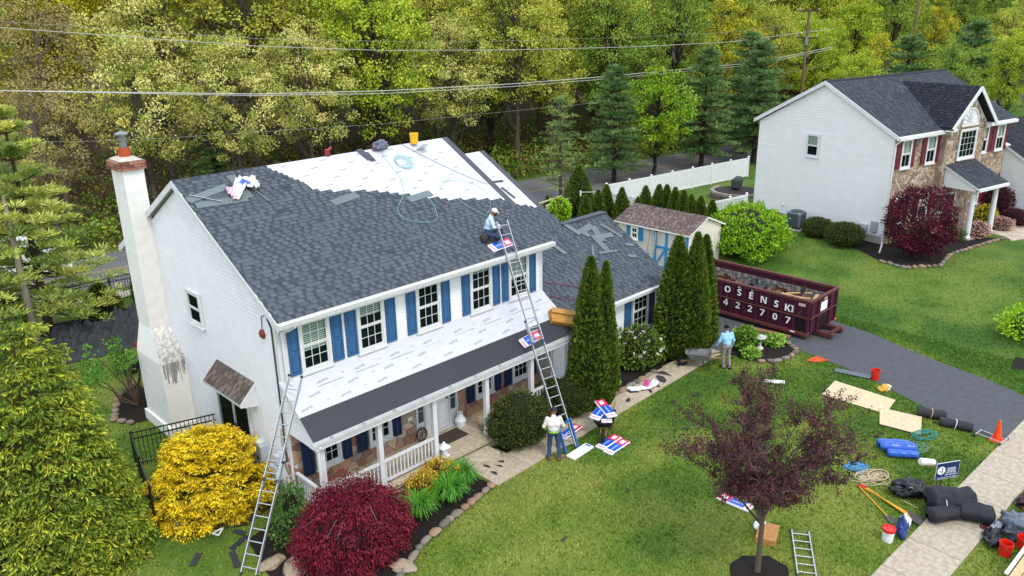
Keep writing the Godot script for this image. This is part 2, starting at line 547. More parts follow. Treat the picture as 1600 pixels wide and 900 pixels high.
func shingles(parent: Node, tr: Transform3D, w: float, l: float, keep: Callable, e: float, tones: Array, singles: int, m: Material, ragged := 0.0) -> void:
	# tr: x along the eave, y up the slope, z out of the roof
	var kit := {}
	var rest := Geo.new()
	var widths := [0.12, 0.15, 0.18, 0.22]
	var gaps := [0.07, 0.1, 0.13]
	var y := 0.0
	var done := 0
	while y < l - 0.01:
		var eh := minf(e, l - y)
		var x := -rf(0, 0.25)
		var high := true
		while x < w:
			var wi := rng.randi() % 4
			if not high: wi = rng.randi() % 3
			var ww: float = (widths[wi] if high else gaps[wi]) * e / 0.143
			var x0 := maxf(x, 0.0); var x1 := minf(x + ww, w)
			if x1 - x0 > 0.02 and keep.call((x0 + x1) / 2.0, y + e / 2.0):
				var ti := rng.randi() % (tones.size() - 2) if high else tones.size() - 2 + rng.randi() % 2
				if rf(0, 1) < 0.12: ti = rng.randi() % tones.size()
				var th := (0.016 if high else 0.006) * e / 0.143
				var at := tr * Transform3D(Basis(), Vector3(x0, y, 0.0))
				if done < singles and x0 == x and x1 == x + ww and eh == e:
					var key := "%d_%d_%s" % [wi, ti, high]
					if not kit.has(key): kit[key] = shingle_box(ww + 0.002, e + 0.012, th, tones[ti]).mesh()
					part(parent, "shingle", kit[key], m).transform = at
					done += 1
				else:
					rest.add(shingle_box(x1 - x0 + 0.002, eh + 0.012, th, vary(tones[ti], 0.06)), at)
			x += ww
			high = not high
		y += e
	if rest.v.size(): part(parent, "shingles", rest, m, "stuff")

func clip_half(p: PackedVector2Array, o: Vector2, nn: Vector2) -> PackedVector2Array:
	var r := PackedVector2Array()
	for i in p.size():
		var a := p[i]; var b := p[(i + 1) % p.size()]
		var da := (a - o).dot(nn); var db := (b - o).dot(nn)
		if da <= 0: r.append(a)
		if (da < 0 and db > 0) or (da > 0 and db < 0): r.append(a.lerp(b, da / (da - db)))
	return r

func cells(w: float, h: float, size: float, stretch := 1.35) -> Array:
	# rubble outlines that fill a rectangle
	var sites := []
	var ny := maxi(1, int(h / size)); var nx := maxi(1, int(w / (size * stretch)))
	for j in ny:
		for i in nx:
			sites.append(Vector2((i + 0.5 * (j % 2) + rf(0.08, 0.72)) * w / nx, (j + rf(0.1, 0.9)) * h / ny))
	var out := []
	for s in sites:
		var p := PackedVector2Array([Vector2(0, 0), Vector2(w, 0), Vector2(w, h), Vector2(0, h)])
		for q in sites:
			if q != s and absf(q.x - s.x) < size * stretch * 2.6 and absf(q.y - s.y) < size * 2.6:
				p = clip_half(p, (s + q) / 2.0, (q - s).normalized())
				if p.size() < 3: break
		if p.size() >= 3: out.append(p)
	return out

func stone(g: Geo, tr: Transform3D, p: PackedVector2Array, gap: float, th: float, col: Color) -> void:
	var o := Vector2.ZERO
	for q in p: o += q
	o /= p.size()
	var a := []; var b := []
	for q in p:
		var d := q - o
		var L := d.length()
		a.append(o + d * maxf(0.2, 1 - gap / maxf(L, 0.01))); b.append(o + d * maxf(0.1, 1 - (gap + th * 0.8) / maxf(L, 0.01)))
	var tilt := Vector2(rf(-0.1, 0.1), rf(-0.1, 0.1))
	var top := []
	for q in b: top.append(tr * Vector3(q.x, q.y, th + (q - o).dot(tilt)))
	for i in a.size():
		var k := (i + 1) % a.size()
		g.quad(tr * Vector3(a[i].x, a[i].y, 0), tr * Vector3(a[k].x, a[k].y, 0), tr * Vector3(a[k].x, a[k].y, th * 0.55), tr * Vector3(a[i].x, a[i].y, th * 0.55), col)
		g.quad(tr * Vector3(a[i].x, a[i].y, th * 0.55), tr * Vector3(a[k].x, a[k].y, th * 0.55), top[k], top[i], col)
	g.poly(top, col)

func stonework(parent: Node, tr: Transform3D, w: float, h: float, size: float, th: float, cols: Array, skip: Callable, single: bool) -> void:
	var rest := Geo.new()
	for p in cells(w, h, size):
		var o := Vector2.ZERO
		for q in p: o += q
		o /= p.size()
		if skip.call(o): continue
		var col: Color = vary(cols[rng.randi() % cols.size()], 0.16, 0.06)
		if single:
			var g := Geo.new()
			stone(g, Transform3D(), p, 0.014, th * rf(0.8, 1.3), col)
			part(parent, "stone", g, M.stone).transform = tr
		else:
			stone(rest, tr, p, 0.012, th * rf(0.8, 1.3), col)
	if rest.v.size(): part(parent, "stones", rest, M.stone, "stuff")

func rim(g: Geo, tr: Transform3D, w: float, h: float, t: float, z0: float, z1: float, col: Color) -> void:
	# a rectangular surround outside w x h, centred; sides butt between head and foot
	g.box(-w / 2 - t, h / 2, z0, w / 2 + t, h / 2 + t, z1, col, tr)
	g.box(-w / 2 - t, -h / 2 - t, z0, w / 2 + t, -h / 2, z1, col, tr)
	g.box(-w / 2 - t, -h / 2, z0, -w / 2, h / 2, z1, col, tr)
	g.box(w / 2, -h / 2, z0, w / 2 + t, h / 2, z1, col, tr)

func window(parent: Node, tr: Transform3D, w: float, h: float, nx: int, ny: int, white: Color, blind := 0.0, sash := true, trim := 0.075) -> Node3D:
	# tr: centre of the opening on the wall face, x right, y up, z out
	var o := group_part(parent, "window")
	o.transform = tr
	var f := Geo.new()
	rim(f, Transform3D(), w, h, trim, 0.0, 0.068, white)
	part(o, "frame", f, M.paint)
	var s := Geo.new()
	s.box(-w / 2 - trim - 0.03, -h / 2 - trim - 0.05, 0.0, w / 2 + trim + 0.03, -h / 2 - trim, 0.1, white)
	part(o, "sill", s, M.paint)
	var halves := [[-h / 2, 0.0, 0.03], [0.0, h / 2, 0.046]] if sash else [[-h / 2, h / 2, 0.035]]
	for q in halves:
		var ph: float = q[1] - q[0]; var zz: float = q[2]
		var mid := Transform3D(Basis(), Vector3(0, (q[0] + q[1]) / 2.0, 0))
		var sg := Geo.new()
		rim(sg, mid, w - 0.09, ph - 0.09, 0.045, zz - 0.012, zz + 0.014, vary(white, 0.02))
		var cx := nx; var cy := ny / 2 if sash else ny
		for i in range(1, cx):
			var x := -w / 2 + 0.045 + (w - 0.09) * i / cx
			sg.box(x - 0.008, -ph / 2 + 0.045, zz - 0.006, x + 0.008, ph / 2 - 0.045, zz + 0.006, white, mid)
		for j in range(1, cy):
			var y := -ph / 2 + 0.045 + (ph - 0.09) * j / cy
			for i in cx:
				var xa := -w / 2 + 0.045 + (w - 0.09) * i / cx + (0.008 if i > 0 else 0.0); var xb := -w / 2 + 0.045 + (w - 0.09) * (i + 1) / cx - (0.008 if i < cx - 1 else 0.0)
				sg.box(xa, y - 0.008, zz - 0.006, xb, y + 0.008, zz + 0.006, white, mid)
		part(o, "sash", sg, M.paint)
		var p := Geo.new()
		p.quad(mid * Vector3(-w / 2 + 0.045, -ph / 2 + 0.045, zz - 0.001), mid * Vector3(w / 2 - 0.045, -ph / 2 + 0.045, zz - 0.001), mid * Vector3(w / 2 - 0.045, ph / 2 - 0.045, zz - 0.001), mid * Vector3(-w / 2 + 0.045, ph / 2 - 0.045, zz - 0.001), WHITE)
		part(o, "pane", p, M.glass)
	# the dark room behind
	var d := Geo.new()
	d.quad(Vector3(-w / 2, -h / 2, 0.001), Vector3(w / 2, -h / 2, 0.001), Vector3(w / 2, h / 2, 0.001), Vector3(-w / 2, h / 2, 0.001), srgb(12, 14, 15))
	part(o, "room", d, M.room)
	if blind > 0:
		var bl := Geo.new()
		var y := h / 2 - 0.03
		while y > h / 2 - h * blind:
			bl.quad(Vector3(-w / 2 + 0.05, y - 0.036, 0.009), Vector3(w / 2 - 0.05, y - 0.036, 0.009), Vector3(w / 2 - 0.05, y - 0.002, 0.003), Vector3(-w / 2 + 0.05, y - 0.002, 0.003), srgb(150, 172, 158))
			y -= 0.055
		part(o, "blind", bl, M.paint)
	return o

func shutter(parent: Node, tr: Transform3D, w: float, h: float, col: Color) -> void:
	# a board with a raised frame round two raised panels; tr at its centre
	var g := Geo.new()
	g.box(-w / 2, -h / 2, 0.0, w / 2, h / 2, 0.018, col)
	var r := 0.055
	for s in [-1, 1]:
		g.box(minf(s * w / 2, s * (w / 2 - r)), -h / 2, 0.018, maxf(s * w / 2, s * (w / 2 - r)), h / 2, 0.034, col)
	for y in [-h / 2, -h * 0.08, h / 2 - r * 1.3]:
		g.box(-w / 2 + r, y, 0.018, w / 2 - r, y + r * 1.3, 0.034, col)
	for y in [[-h / 2 + r * 1.3, -h * 0.08], [-h * 0.08 + r * 1.3, h / 2 - r * 1.3]]:
		var c := Vector3(0, (y[0] + y[1]) / 2, 0.024)
		g.cbox(Transform3D(Basis(), c), Vector3(w - 2 * r - 0.05, y[1] - y[0] - 0.05, 0.026), 0.012, col)
	part(parent, "shutter", g, M.shutter).transform = tr

func roof_slab(g: Geo, a: Vector3, b: Vector3, d: Vector3, e: Vector3, th: float, col: Color) -> void:
	# a slab whose top face is a b d e, counter-clockwise seen from above
	var k := Vector3.DOWN * th
	g.hexa([a + k, b + k, d + k, e + k, a, b, d, e], col)

func lettering(text: String, h: float, depth: float, bold := false, spacing := 0.0, mirror := false) -> Mesh:
	var m := TextMesh.new()
	var f := SystemFont.new()
	f.font_names = PackedStringArray(["Droid Sans"])
	if bold: f.font_weight = 700
	m.font = f
	m.text = text
	m.font_size = 64
	m.pixel_size = h / 64.0 * 1.38
	m.depth = depth
	m.curve_step = 4.0
	return m

func text_geo(text: String, h: float, depth: float, col: Color, bold := false) -> Geo:
	var a: Array = (lettering(text, h, depth, bold) as TextMesh).get_mesh_arrays()
	var g := Geo.new()
	g.v = a[Mesh.ARRAY_VERTEX]; g.n = a[Mesh.ARRAY_NORMAL]
	for k in g.v.size():
		g.c.push_back(col); g.t.push_back(Vector2.ZERO)
	g.ix = a[Mesh.ARRAY_INDEX] if a[Mesh.ARRAY_INDEX] else PackedInt32Array(range(g.v.size()))
	return g

# ---------------------------------------------------------------- people

func nets(g: Geo, bones: Array, cell: float, k: float, tr := Transform3D()) -> void:
	# bones: [from, to, radius, radius, colour]; a smooth union of tapered capsules meshed as surface nets
	var lo := Vector3.ONE * 1e9; var hi := -lo
	for b in bones:
		var r: float = maxf(b[2], b[3]) + k + cell * 2
		for q in [b[0], b[1]]:
			lo = lo.min(q - Vector3.ONE * r); hi = hi.max(q + Vector3.ONE * r)
	var nx := int((hi.x - lo.x) / cell) + 2; var ny := int((hi.y - lo.y) / cell) + 2; var nz := int((hi.z - lo.z) / cell) + 2
	var f := PackedFloat32Array(); f.resize(nx * ny * nz); f.fill(1.0)
	var who := PackedByteArray(); who.resize(nx * ny * nz)
	var best := PackedFloat32Array(); best.resize(nx * ny * nz); best.fill(1.0)
	for bi in bones.size():
		var A: Vector3 = bones[bi][0]; var B: Vector3 = bones[bi][1]; var ra: float = bones[bi][2]; var rb: float = bones[bi][3]
		var pad := Vector3.ONE * (maxf(ra, rb) + k + cell * 2)
		var l := ((A.min(B) - pad - lo) / cell).floor(); var h := ((A.max(B) + pad - lo) / cell).ceil()
		var ab := B - A; var L2 := maxf(ab.length_squared(), 1e-9)
		for z in range(maxi(0, int(l.z)), mini(nz, int(h.z) + 1)):
			for y in range(maxi(0, int(l.y)), mini(ny, int(h.y) + 1)):
				for x in range(maxi(0, int(l.x)), mini(nx, int(h.x) + 1)):
					var p := lo + Vector3(x, y, z) * cell
					var t := clampf((p - A).dot(ab) / L2, 0, 1)
					var d := p.distance_to(A + ab * t) - lerpf(ra, rb, t)
					var i := (z * ny + y) * nx + x
					if d < best[i]:
						best[i] = d; who[i] = bi
					var o := f[i]
					var hh := maxf(k - absf(o - d), 0.0) / k
					f[i] = minf(o, d) - hh * hh * k * 0.25
	var ids := {}
	var off := [0, 1, nx, nx + 1, nx * ny, nx * ny + 1, nx * ny + nx, nx * ny + nx + 1]
	var cor := [Vector3(0, 0, 0), Vector3(1, 0, 0), Vector3(0, 1, 0), Vector3(1, 1, 0), Vector3(0, 0, 1), Vector3(1, 0, 1), Vector3(0, 1, 1), Vector3(1, 1, 1)]
	var ed := [[0, 1], [2, 3], [4, 5], [6, 7], [0, 2], [1, 3], [4, 6], [5, 7], [0, 4], [1, 5], [2, 6], [3, 7]]
	for z in nz - 1:
		for y in ny - 1:
			for x in nx - 1:
				var i := (z * ny + y) * nx + x
				if absf(f[i]) > cell * 2: continue
				var neg := 0
				for q in off:
					if f[i + q] < 0: neg += 1
				if neg == 0 or neg == 8: continue
				var s := Vector3.ZERO; var cnt := 0
				for e in ed:
					var a: float = f[i + off[e[0]]]; var b: float = f[i + off[e[1]]]
					if (a < 0) != (b < 0):
						s += cor[e[0]].lerp(cor[e[1]], a / (a - b)); cnt += 1
				var gr := Vector3(f[i + 1] - f[i], f[i + nx] - f[i], f[i + nx * ny] - f[i])
				ids[i] = g.vert(tr * (lo + (Vector3(x, y, z) + s / cnt) * cell), (tr.basis * gr).normalized(), bones[who[i]][4])
	for i in ids:
		var x: int = i % nx; var y: int = (i / nx) % ny; var z: int = i / (nx * ny)
		for ax in 3:
			var st: int = [1, nx, nx * ny][ax]
			var u: int = [nx, nx * ny, 1][ax]; var w: int = [nx * ny, 1, nx][ax]
			if (ax == 0 and (y == 0 or z == 0)) or (ax == 1 and (z == 0 or x == 0)) or (ax == 2 and (x == 0 or y == 0)): continue
			var a := f[i]; var b := f[i + st]
			if (a < 0) == (b < 0): continue
			if not (ids.has(i - u) and ids.has(i - w) and ids.has(i - u - w)): continue
			var q := [ids[i], ids[i - u], ids[i - u - w], ids[i - w]]
			if a < 0: g.ix.append_array([q[0], q[2], q[1], q[0], q[3], q[2]])
			else: g.ix.append_array([q[0], q[1], q[2], q[0], q[2], q[3]])

func hand_bones(wrist: Vector3, dir: Vector3, palm: Vector3, curl: float, side: float, col: Color) -> Array:
	# palm normal points to what the hand faces; side is +1 or -1 for the thumb's side
	var d := dir.normalized(); var nn := (palm - d * palm.dot(d)).normalized(); var s := d.cross(nn) * side
	var out := [[wrist, wrist + d * 0.07, 0.026, 0.03, col]]
	var ln := [0.07, 0.08, 0.075, 0.058]
	for k in 4:
		var base := wrist + d * 0.085 + s * (0.03 - 0.02 * k)
		out.append([wrist + d * 0.03 + s * (0.016 - 0.011 * k), base, 0.016, 0.011, col])
		var a := base; var ang := curl * (0.6 + 0.08 * k)
		for j in 3:
			var dd := d * cos(ang) + nn * sin(ang)
			var b: Vector3 = a + dd * ln[k] * [0.45, 0.32, 0.23][j]
			out.append([a, b, 0.0105 - j * 0.001, 0.0095 - j * 0.001, col])
			a = b; ang += curl * 0.75
	var t0 := wrist + d * 0.025 + s * 0.026
	var t1 := t0 + (d * 0.6 + s * 0.75 + nn * 0.3).normalized() * 0.042
	var t2 := t1 + (d * 0.9 + s * 0.1 + nn * 0.5).normalized() * 0.032
	out.append([t0, t1, 0.014, 0.0115, col]); out.append([t1, t2, 0.0115, 0.009, col])
	return out

func head_bones(c: Vector3, face: Vector3, up: Vector3, skin: Color) -> Array:
	var f := face.normalized(); up = (up - f * up.dot(f)).normalized(); var s := f.cross(up)
	var dk := srgb(28, 22, 20)
	return [
		[c + up * 0.035 - f * 0.012, c + up * 0.03 + f * 0.015, 0.088, 0.084, skin], [c - up * 0.03 + f * 0.02, c - up * 0.07 + f * 0.035, 0.066, 0.044, skin],
		[c + f * 0.098 + up * 0.008, c + f * 0.112 - up * 0.028, 0.012, 0.017, skin], [c + s * 0.078 + up * 0.012, c + s * 0.082 - up * 0.026, 0.014, 0.01, skin], [c - s * 0.078 + up * 0.012, c - s * 0.082 - up * 0.026, 0.014, 0.01, skin],
		[c + f * 0.088 + s * 0.034 + up * 0.014, c + f * 0.09 + s * 0.034 + up * 0.014, 0.013, 0.012, dk], [c + f * 0.088 - s * 0.034 + up * 0.014, c + f * 0.09 - s * 0.034 + up * 0.014, 0.013, 0.012, dk],
		[c + f * 0.08 + s * 0.02 - up * 0.062, c + f * 0.08 - s * 0.02 - up * 0.062, 0.012, 0.012, skin.lerp(srgb(120, 50, 45), 0.4)]]

func figure(o: Node3D, J: Dictionary, shirt: Color, sleeve: Color, trousers: Color, shoe: Color, skin: Color, cuff_at_elbow := false) -> void:
	# J: pelvis, chest, neck, head, face, and for L/R: sho, elb, wri, hand (direction), palm, curl, hip, kne, ank, toe
	var g := Geo.new()
	var B := []
	var side: Vector3 = (J.shoR - J.shoL).normalized()
	var up: Vector3 = (J.neck - J.pelvis).normalized()
	var mid: Vector3 = J.pelvis.lerp(J.chest, 0.45)
	for s in [-1, 1]:
		B.append([J.pelvis + side * 0.075 * s, J.pelvis + side * 0.075 * s + up * 0.1, 0.112, 0.105, trousers])
		B.append([mid + side * 0.065 * s, J.chest + side * 0.085 * s, 0.105, 0.118, shirt])
		B.append([J.chest + side * 0.085 * s, J.chest + side * 0.1 * s + up * 0.1, 0.11, 0.085, shirt])
	B.append([J.pelvis + up * 0.1, mid, 0.135, 0.13, shirt])
	B.append([J.chest + up * 0.12, J.neck, 0.09, 0.062, shirt])
	B.append([J.neck, J.head - up * 0.03, 0.054, 0.054, skin])
	for q in ["L", "R"]:
		B.append([J["sho" + q], J["elb" + q], 0.066, 0.05, sleeve]); B.append([J["elb" + q], J["wri" + q], 0.047, 0.034, J.get("cuff", sleeve)])
		B.append([J["hip" + q], J["kne" + q], 0.092, 0.066, trousers]); B.append([J["kne" + q], J["ank" + q], 0.066, 0.055, trousers])
		var an: Vector3 = J["ank" + q]; var to: Vector3 = J["toe" + q]
		var dn := Vector3.DOWN * 0.05
		B.append([an, an + dn + (to - an) * 0.1, 0.052, 0.045, shoe]); B.append([an + dn - (to - an).normalized() * 0.04, to, 0.04, 0.036, shoe])
	nets(g, B, 0.018, 0.05)
	nets(g, head_bones(J.head, J.face, J.get("crown", Vector3.UP), skin), 0.008, 0.014)
	for q in ["L", "R"]:
		nets(g, hand_bones(J["wri" + q], J["hand" + q], J["palm" + q], J["curl" + q], -1.0 if q == "L" else 1.0, skin), 0.006, 0.006)
	part(o, "body", g, M.cloth)

func hair_cap(o: Node3D, called: String, c: Vector3, face: Vector3, col: Color, brim := 0.0, cr := Vector3.UP, grow := 0.1) -> void:
	var f := face.normalized(); var up := (cr - f * cr.dot(f)).normalized(); var s := f.cross(up)
	var g := Geo.new()
	var tr := Transform3D(Basis(s, up, -f), c + up * 0.035 - f * 0.006)
	g.grid(18, 8, func(u: float, w: float) -> Vector3:
		var a := -TAU * u; var th := lerpf(1.75, 0.0, w)
		var front := maxf(0.0, -sin(a))
		th = minf(th, lerpf(1.95, 1.15, front))
		return tr * (Vector3(sin(th) * cos(a), cos(th), sin(th) * sin(a)) * Vector3(grow, grow + 0.006, grow + 0.01)), col, true)
	if brim > 0:
		var p := PackedVector2Array()
		for k in 11:
			var a := PI * k / 10.0
			p.append(Vector2(cos(a) * 0.085, sin(a) * brim))
		g.prism(p, Transform3D(Basis(s, f, s.cross(f)), c + up * 0.055 + f * 0.075), 0.008, col)
	part(o, called, g, M.cloth)

# ---------------------------------------------------------------- the setting

func sheet(outline: PackedVector2Array, top: float, thick: float, col: Color) -> Geo:
	# a flat layer on the ground; outline in x,z
	var g := Geo.new()
	var p := PackedVector2Array()
	for q in outline: p.append(Vector2(q.x, -q.y))
	g.prism(p, Transform3D(Basis(Vector3.RIGHT, Vector3.FORWARD, Vector3.UP), Vector3(0, top - thick, 0)), thick, col)
	return g

func draped(outline: PackedVector2Array, up: float, col: Color, step := 0.45) -> Geo:
	# a layer that follows the ground, laid out in small squares inside the outline, with a soft mounded middle
	var g := Geo.new()
	var lo := outline[0]; var hi := outline[0]
	for q in outline:
		lo = lo.min(q); hi = hi.max(q)
	var n1 := int((hi.x - lo.x) / step) + 1; var n2 := int((hi.y - lo.y) / step) + 1
	for i in n1:
		for j in n2:
			var c := PackedVector2Array([lo + Vector2(i, j) * step, lo + Vector2(i + 1, j) * step, lo + Vector2(i + 1, j + 1) * step, lo + Vector2(i, j + 1) * step])
			for p in Geometry2D.intersect_polygons(outline, c):
				var q := []
				for k in p.size(): q.append(on(p[k].x, p[k].y, up + 0.02 * noise.get_noise_2d(p[k].x * 60, p[k].y * 60)))
				if p.size() >= 3:
					if (p[1] - p[0]).cross(p[2] - p[0]) > 0: q.reverse()
					g.poly(q, vary(col, 0.1))
	for k in outline.size():
		var a := outline[k]; var b := outline[(k + 1) % outline.size()]
		g.quad(on(a.x, a.y, -0.05), on(b.x, b.y, -0.05), on(b.x, b.y, up), on(a.x, a.y, up), col)
	return g

func road_z(x: float) -> float: return -27.2 + 0.13 * x

func make_materials() -> void:
	var fine := noise_tex(0.09, 0.78, 1.0, 4, 3)
	var grain := noise_tex(0.25, 0.62, 1.0, 3, 5)
	var coarse := noise_tex(0.02, 0.72, 1.0, 5, 8)
	var bumps := noise_tex(0.12, 0, 1, 4, 9, FastNoiseLite.TYPE_SIMPLEX_SMOOTH, true, 6.0)
	M.paint = mat(0.45, noise_tex(0.012, 0.93, 1.0, 5, 11), 0.5)
	M.siding = mat(0.5, noise_tex(0.01, 0.965, 1.0, 5, 12), 0.3)
	M.shutter = mat(0.5, noise_tex(0.03, 0.82, 1.0, 5, 13), 0.9)
	M.stucco = mat(0.95, noise_tex(0.012, 0.94, 1.0, 6, 14), 0.5, 0.0, bumps, 0.35)
	M.shingle = mat(0.95, grain, 2.2)
	M.felt = mat(0.9, fine, 0.8)
	M.wrap = mat(0.4, noise_tex(0.02, 0.93, 1.0, 3, 15), 0.4)
	M.stone = mat(0.9, noise_tex(0.05, 0.6, 1.0, 5, 16), 1.4, 0.0, bumps, 0.6)
	M.concrete = mat(0.9, noise_tex(0.02, 0.78, 1.0, 6, 17), 0.5, 0.0, bumps, 0.25)
	M.asphalt = mat(0.95, noise_tex(0.02, 0.86, 1.0, 8, 18), 0.3, 0.0, bumps, 0.4)
	M.mulch = mat(1.0, noise_tex(0.12, 0.35, 1.0, 4, 19, FastNoiseLite.TYPE_CELLULAR), 2.0, 0.0, bumps, 1.2)
	M.lawn = mat(1.0, noise_tex(0.15, 0.6, 1.0, 5, 20), 0.9, 0.0, bumps, 0.8)
	M.bark = mat(0.95, noise_tex(0.08, 0.55, 1.0, 4, 21), 1.5, 0.0, bumps, 0.8)
	M.leaf = leafmat(0.5)
	M.needle = leafmat(0.25)
	M.cloth = mat(0.9, noise_tex(0.06, 0.86, 1.0, 3, 22), 3.0)
	M.metal = mat(0.38, noise_tex(0.04, 0.8, 1.0, 4, 23), 1.0, 0.75)
	M.steel = mat(0.6, noise_tex(0.03, 0.5, 1.0, 6, 24), 0.8, 0.1)
	M.plastic = mat(0.4, noise_tex(0.03, 0.9, 1.0, 3, 25), 1.0)
	M.film = mat(0.22, noise_tex(0.05, 0.85, 1.0, 3, 26), 1.0)
	M.bag = mat(0.25)
	M.wood = mat(0.8, noise_tex(0.02, 0.8, 1.0, 5, 27), 0.7)
	M.rope = mat(0.9)
	M.print = mat(0.6)
	M.rubber = mat(0.8, fine, 1.0)
	M.rust = mat(0.85, noise_tex(0.012, 0.35, 1.0, 6, 28), 0.7)
	var gl := StandardMaterial3D.new()
	gl.transparency = BaseMaterial3D.TRANSPARENCY_ALPHA
	gl.albedo_color = Color(0.5, 0.55, 0.55, 0.02)
	gl.roughness = 0.03
	gl.metallic_specular = 0.24
	M.glass = gl
	M.room = mat(1.0); M.room.metallic_specular = 0.0
	M.glass_dark = mat(0.06); M.glass_dark.metallic_specular = 0.25

func setting() -> void:
	# ground: one sheet, fine near the houses and coarse far off
	var g := Geo.new()
	var fn := FastNoiseLite.new(); fn.frequency = 0.35; fn.fractal_octaves = 4; fn.seed = 4
	var fb := FastNoiseLite.new(); fb.frequency = 0.05; fb.fractal_octaves = 3; fb.seed = 7
	var sx := func(u: float) -> float:
		if u < 0.08: return lerpf(-260, -16, pow(u / 0.08, 0.5))
		if u < 0.8: return lerpf(-16, 62, (u - 0.08) / 0.72)
		return lerpf(62, 420, pow((u - 0.8) / 0.2, 2.0))
	var sz := func(w: float) -> float:
		if w < 0.2: return lerpf(300, 20, pow(w / 0.2, 0.5))
		if w < 0.72: return lerpf(20, -34, (w - 0.2) / 0.52)
		return lerpf(-34, -330, pow((w - 0.72) / 0.28, 1.6))
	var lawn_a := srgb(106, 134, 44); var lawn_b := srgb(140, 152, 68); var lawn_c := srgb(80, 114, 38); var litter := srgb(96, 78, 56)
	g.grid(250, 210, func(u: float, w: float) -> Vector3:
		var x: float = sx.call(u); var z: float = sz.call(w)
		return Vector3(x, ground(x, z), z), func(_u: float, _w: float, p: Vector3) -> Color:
		var k := fn.get_noise_2d(p.x, p.z); var q := fb.get_noise_2d(p.x, p.z)
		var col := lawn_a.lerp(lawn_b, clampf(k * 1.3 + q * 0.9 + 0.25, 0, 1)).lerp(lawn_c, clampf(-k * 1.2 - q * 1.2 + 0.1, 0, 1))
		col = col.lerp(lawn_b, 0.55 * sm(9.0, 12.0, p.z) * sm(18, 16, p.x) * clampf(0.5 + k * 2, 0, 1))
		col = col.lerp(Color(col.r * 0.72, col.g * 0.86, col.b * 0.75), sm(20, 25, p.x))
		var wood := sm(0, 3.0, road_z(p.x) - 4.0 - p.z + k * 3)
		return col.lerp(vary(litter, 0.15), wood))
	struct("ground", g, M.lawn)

	# the road behind the houses with its yellow centre lines
	var rg := Geo.new()
	var le := Geo.new()
	for k in 60:
		var x0 := -120.0 + k * 8.0; var x1 := x0 + 8.0
		var a := road_z(x0); var b := road_z(x1)
		rg.quad(Vector3(x0, 0.02, a + 3.6), Vector3(x1, 0.02, b + 3.6), Vector3(x1, 0.02, b - 3.6), Vector3(x0, 0.02, a - 3.6), srgb(108, 107, 108))
		for s in [-0.16, 0.06]:
			le.quad(Vector3(x0, 0.026, a + s + 0.1), Vector3(x1, 0.026, b + s + 0.1), Vector3(x1, 0.026, b + s), Vector3(x0, 0.026, a + s), srgb(160, 142, 90))
	struct("road", rg, M.asphalt)
	struct("road_marking", le, M.asphalt)
	var fp := Geo.new()
	for k in 40:
		var x0 := -16.0 + k * 1.5
		fp.box(x0, -0.1, road_z(x0) + 4.3, x0 + 1.48, 0.03, road_z(x0) + 5.4, vary(srgb(176, 168, 156), 0.05))
	struct("far_pavement", fp, M.concrete)

	var drive := PackedVector2Array([Vector2(16.9, 13.05), Vector2(17.0, 12.6), Vector2(17.4, 11.45), Vector2(17.8, 10.1), Vector2(18.4, 8.6), Vector2(18.82, 7.5), Vector2(19.1, 6.4), Vector2(19.3, 5.1), Vector2(19.78, 3.9), Vector2(19.4, 2.9), Vector2(18.3, 2.5), Vector2(17.1, 3.1), Vector2(17.1, -6), Vector2(28.0, -6), Vector2(26.6, -1), Vector2(24.6, 2.5), Vector2(23.15, 4.8), Vector2(22.95, 6.2), Vector2(22.0, 8.85), Vector2(21.4, 11.2), Vector2(20.9, 12.4), Vector2(20.95, 13.05)])
	struct("driveway", sheet(drive, 0.016, 0.15, srgb(80, 82, 88)), M.asphalt)
	# the street pavement: slabs, each a piece
	var pv := Node3D.new(); pv.name = "pavement"; add_child(pv); pv.set_meta("kind", "structure")
	for k in 14:
		var x0 := 5.6 + k * 1.52
		var sg := Geo.new()
		var zz := 12.52 + (x0 - 8.0) * 0.035
		sg.cbox(Transform3D(Basis(Vector3.UP, -0.035), Vector3(x0 + 0.75, -0.03, zz + 0.62)), Vector3(1.505, 0.13, 1.3), 0.012, vary(srgb(182, 170, 152), 0.05))
		part(pv, "slab", sg, M.concrete)
	var wk := Node3D.new(); wk.name = "garden_path"; add_child(wk); wk.set_meta("kind", "structure")
	var px := 4.55
	while px < 17.0:
		var sg := Geo.new()
		var z0 := 2.2 if px > 5.9 else 1.75
		var z1 := 3.28 - 0.03 * (px - 4.55)
		var zl := lerpf(z0, 1.95, sm(8, 16, px))
		sg.hexa([Vector3(px, -0.08, z1), Vector3(minf(px + 1.39, 17.08), -0.08, z1 - 0.04), Vector3(minf(px + 1.39, 17.08), -0.08, zl), Vector3(px, -0.08, zl), Vector3(px, 0.035, z1), Vector3(minf(px + 1.39, 17.08), 0.035, z1 - 0.04), Vector3(minf(px + 1.39, 17.08), 0.035, zl), Vector3(px, 0.035, zl)], vary(srgb(184, 170, 148), 0.05))
		part(wk, "slab", sg, M.concrete)
		px += 1.4
	struct("left_drive", sheet(PackedVector2Array([Vector2(-12, 3), Vector2(-12, -1.8), Vector2(-7.4, -3.6), Vector2(-6.15, -2.1), Vector2(-7.2, 3)]), 0.02, 0.1, srgb(80, 80, 86)), M.asphalt)

	# planting beds of dark mulch
	var mc := srgb(50, 41, 37)
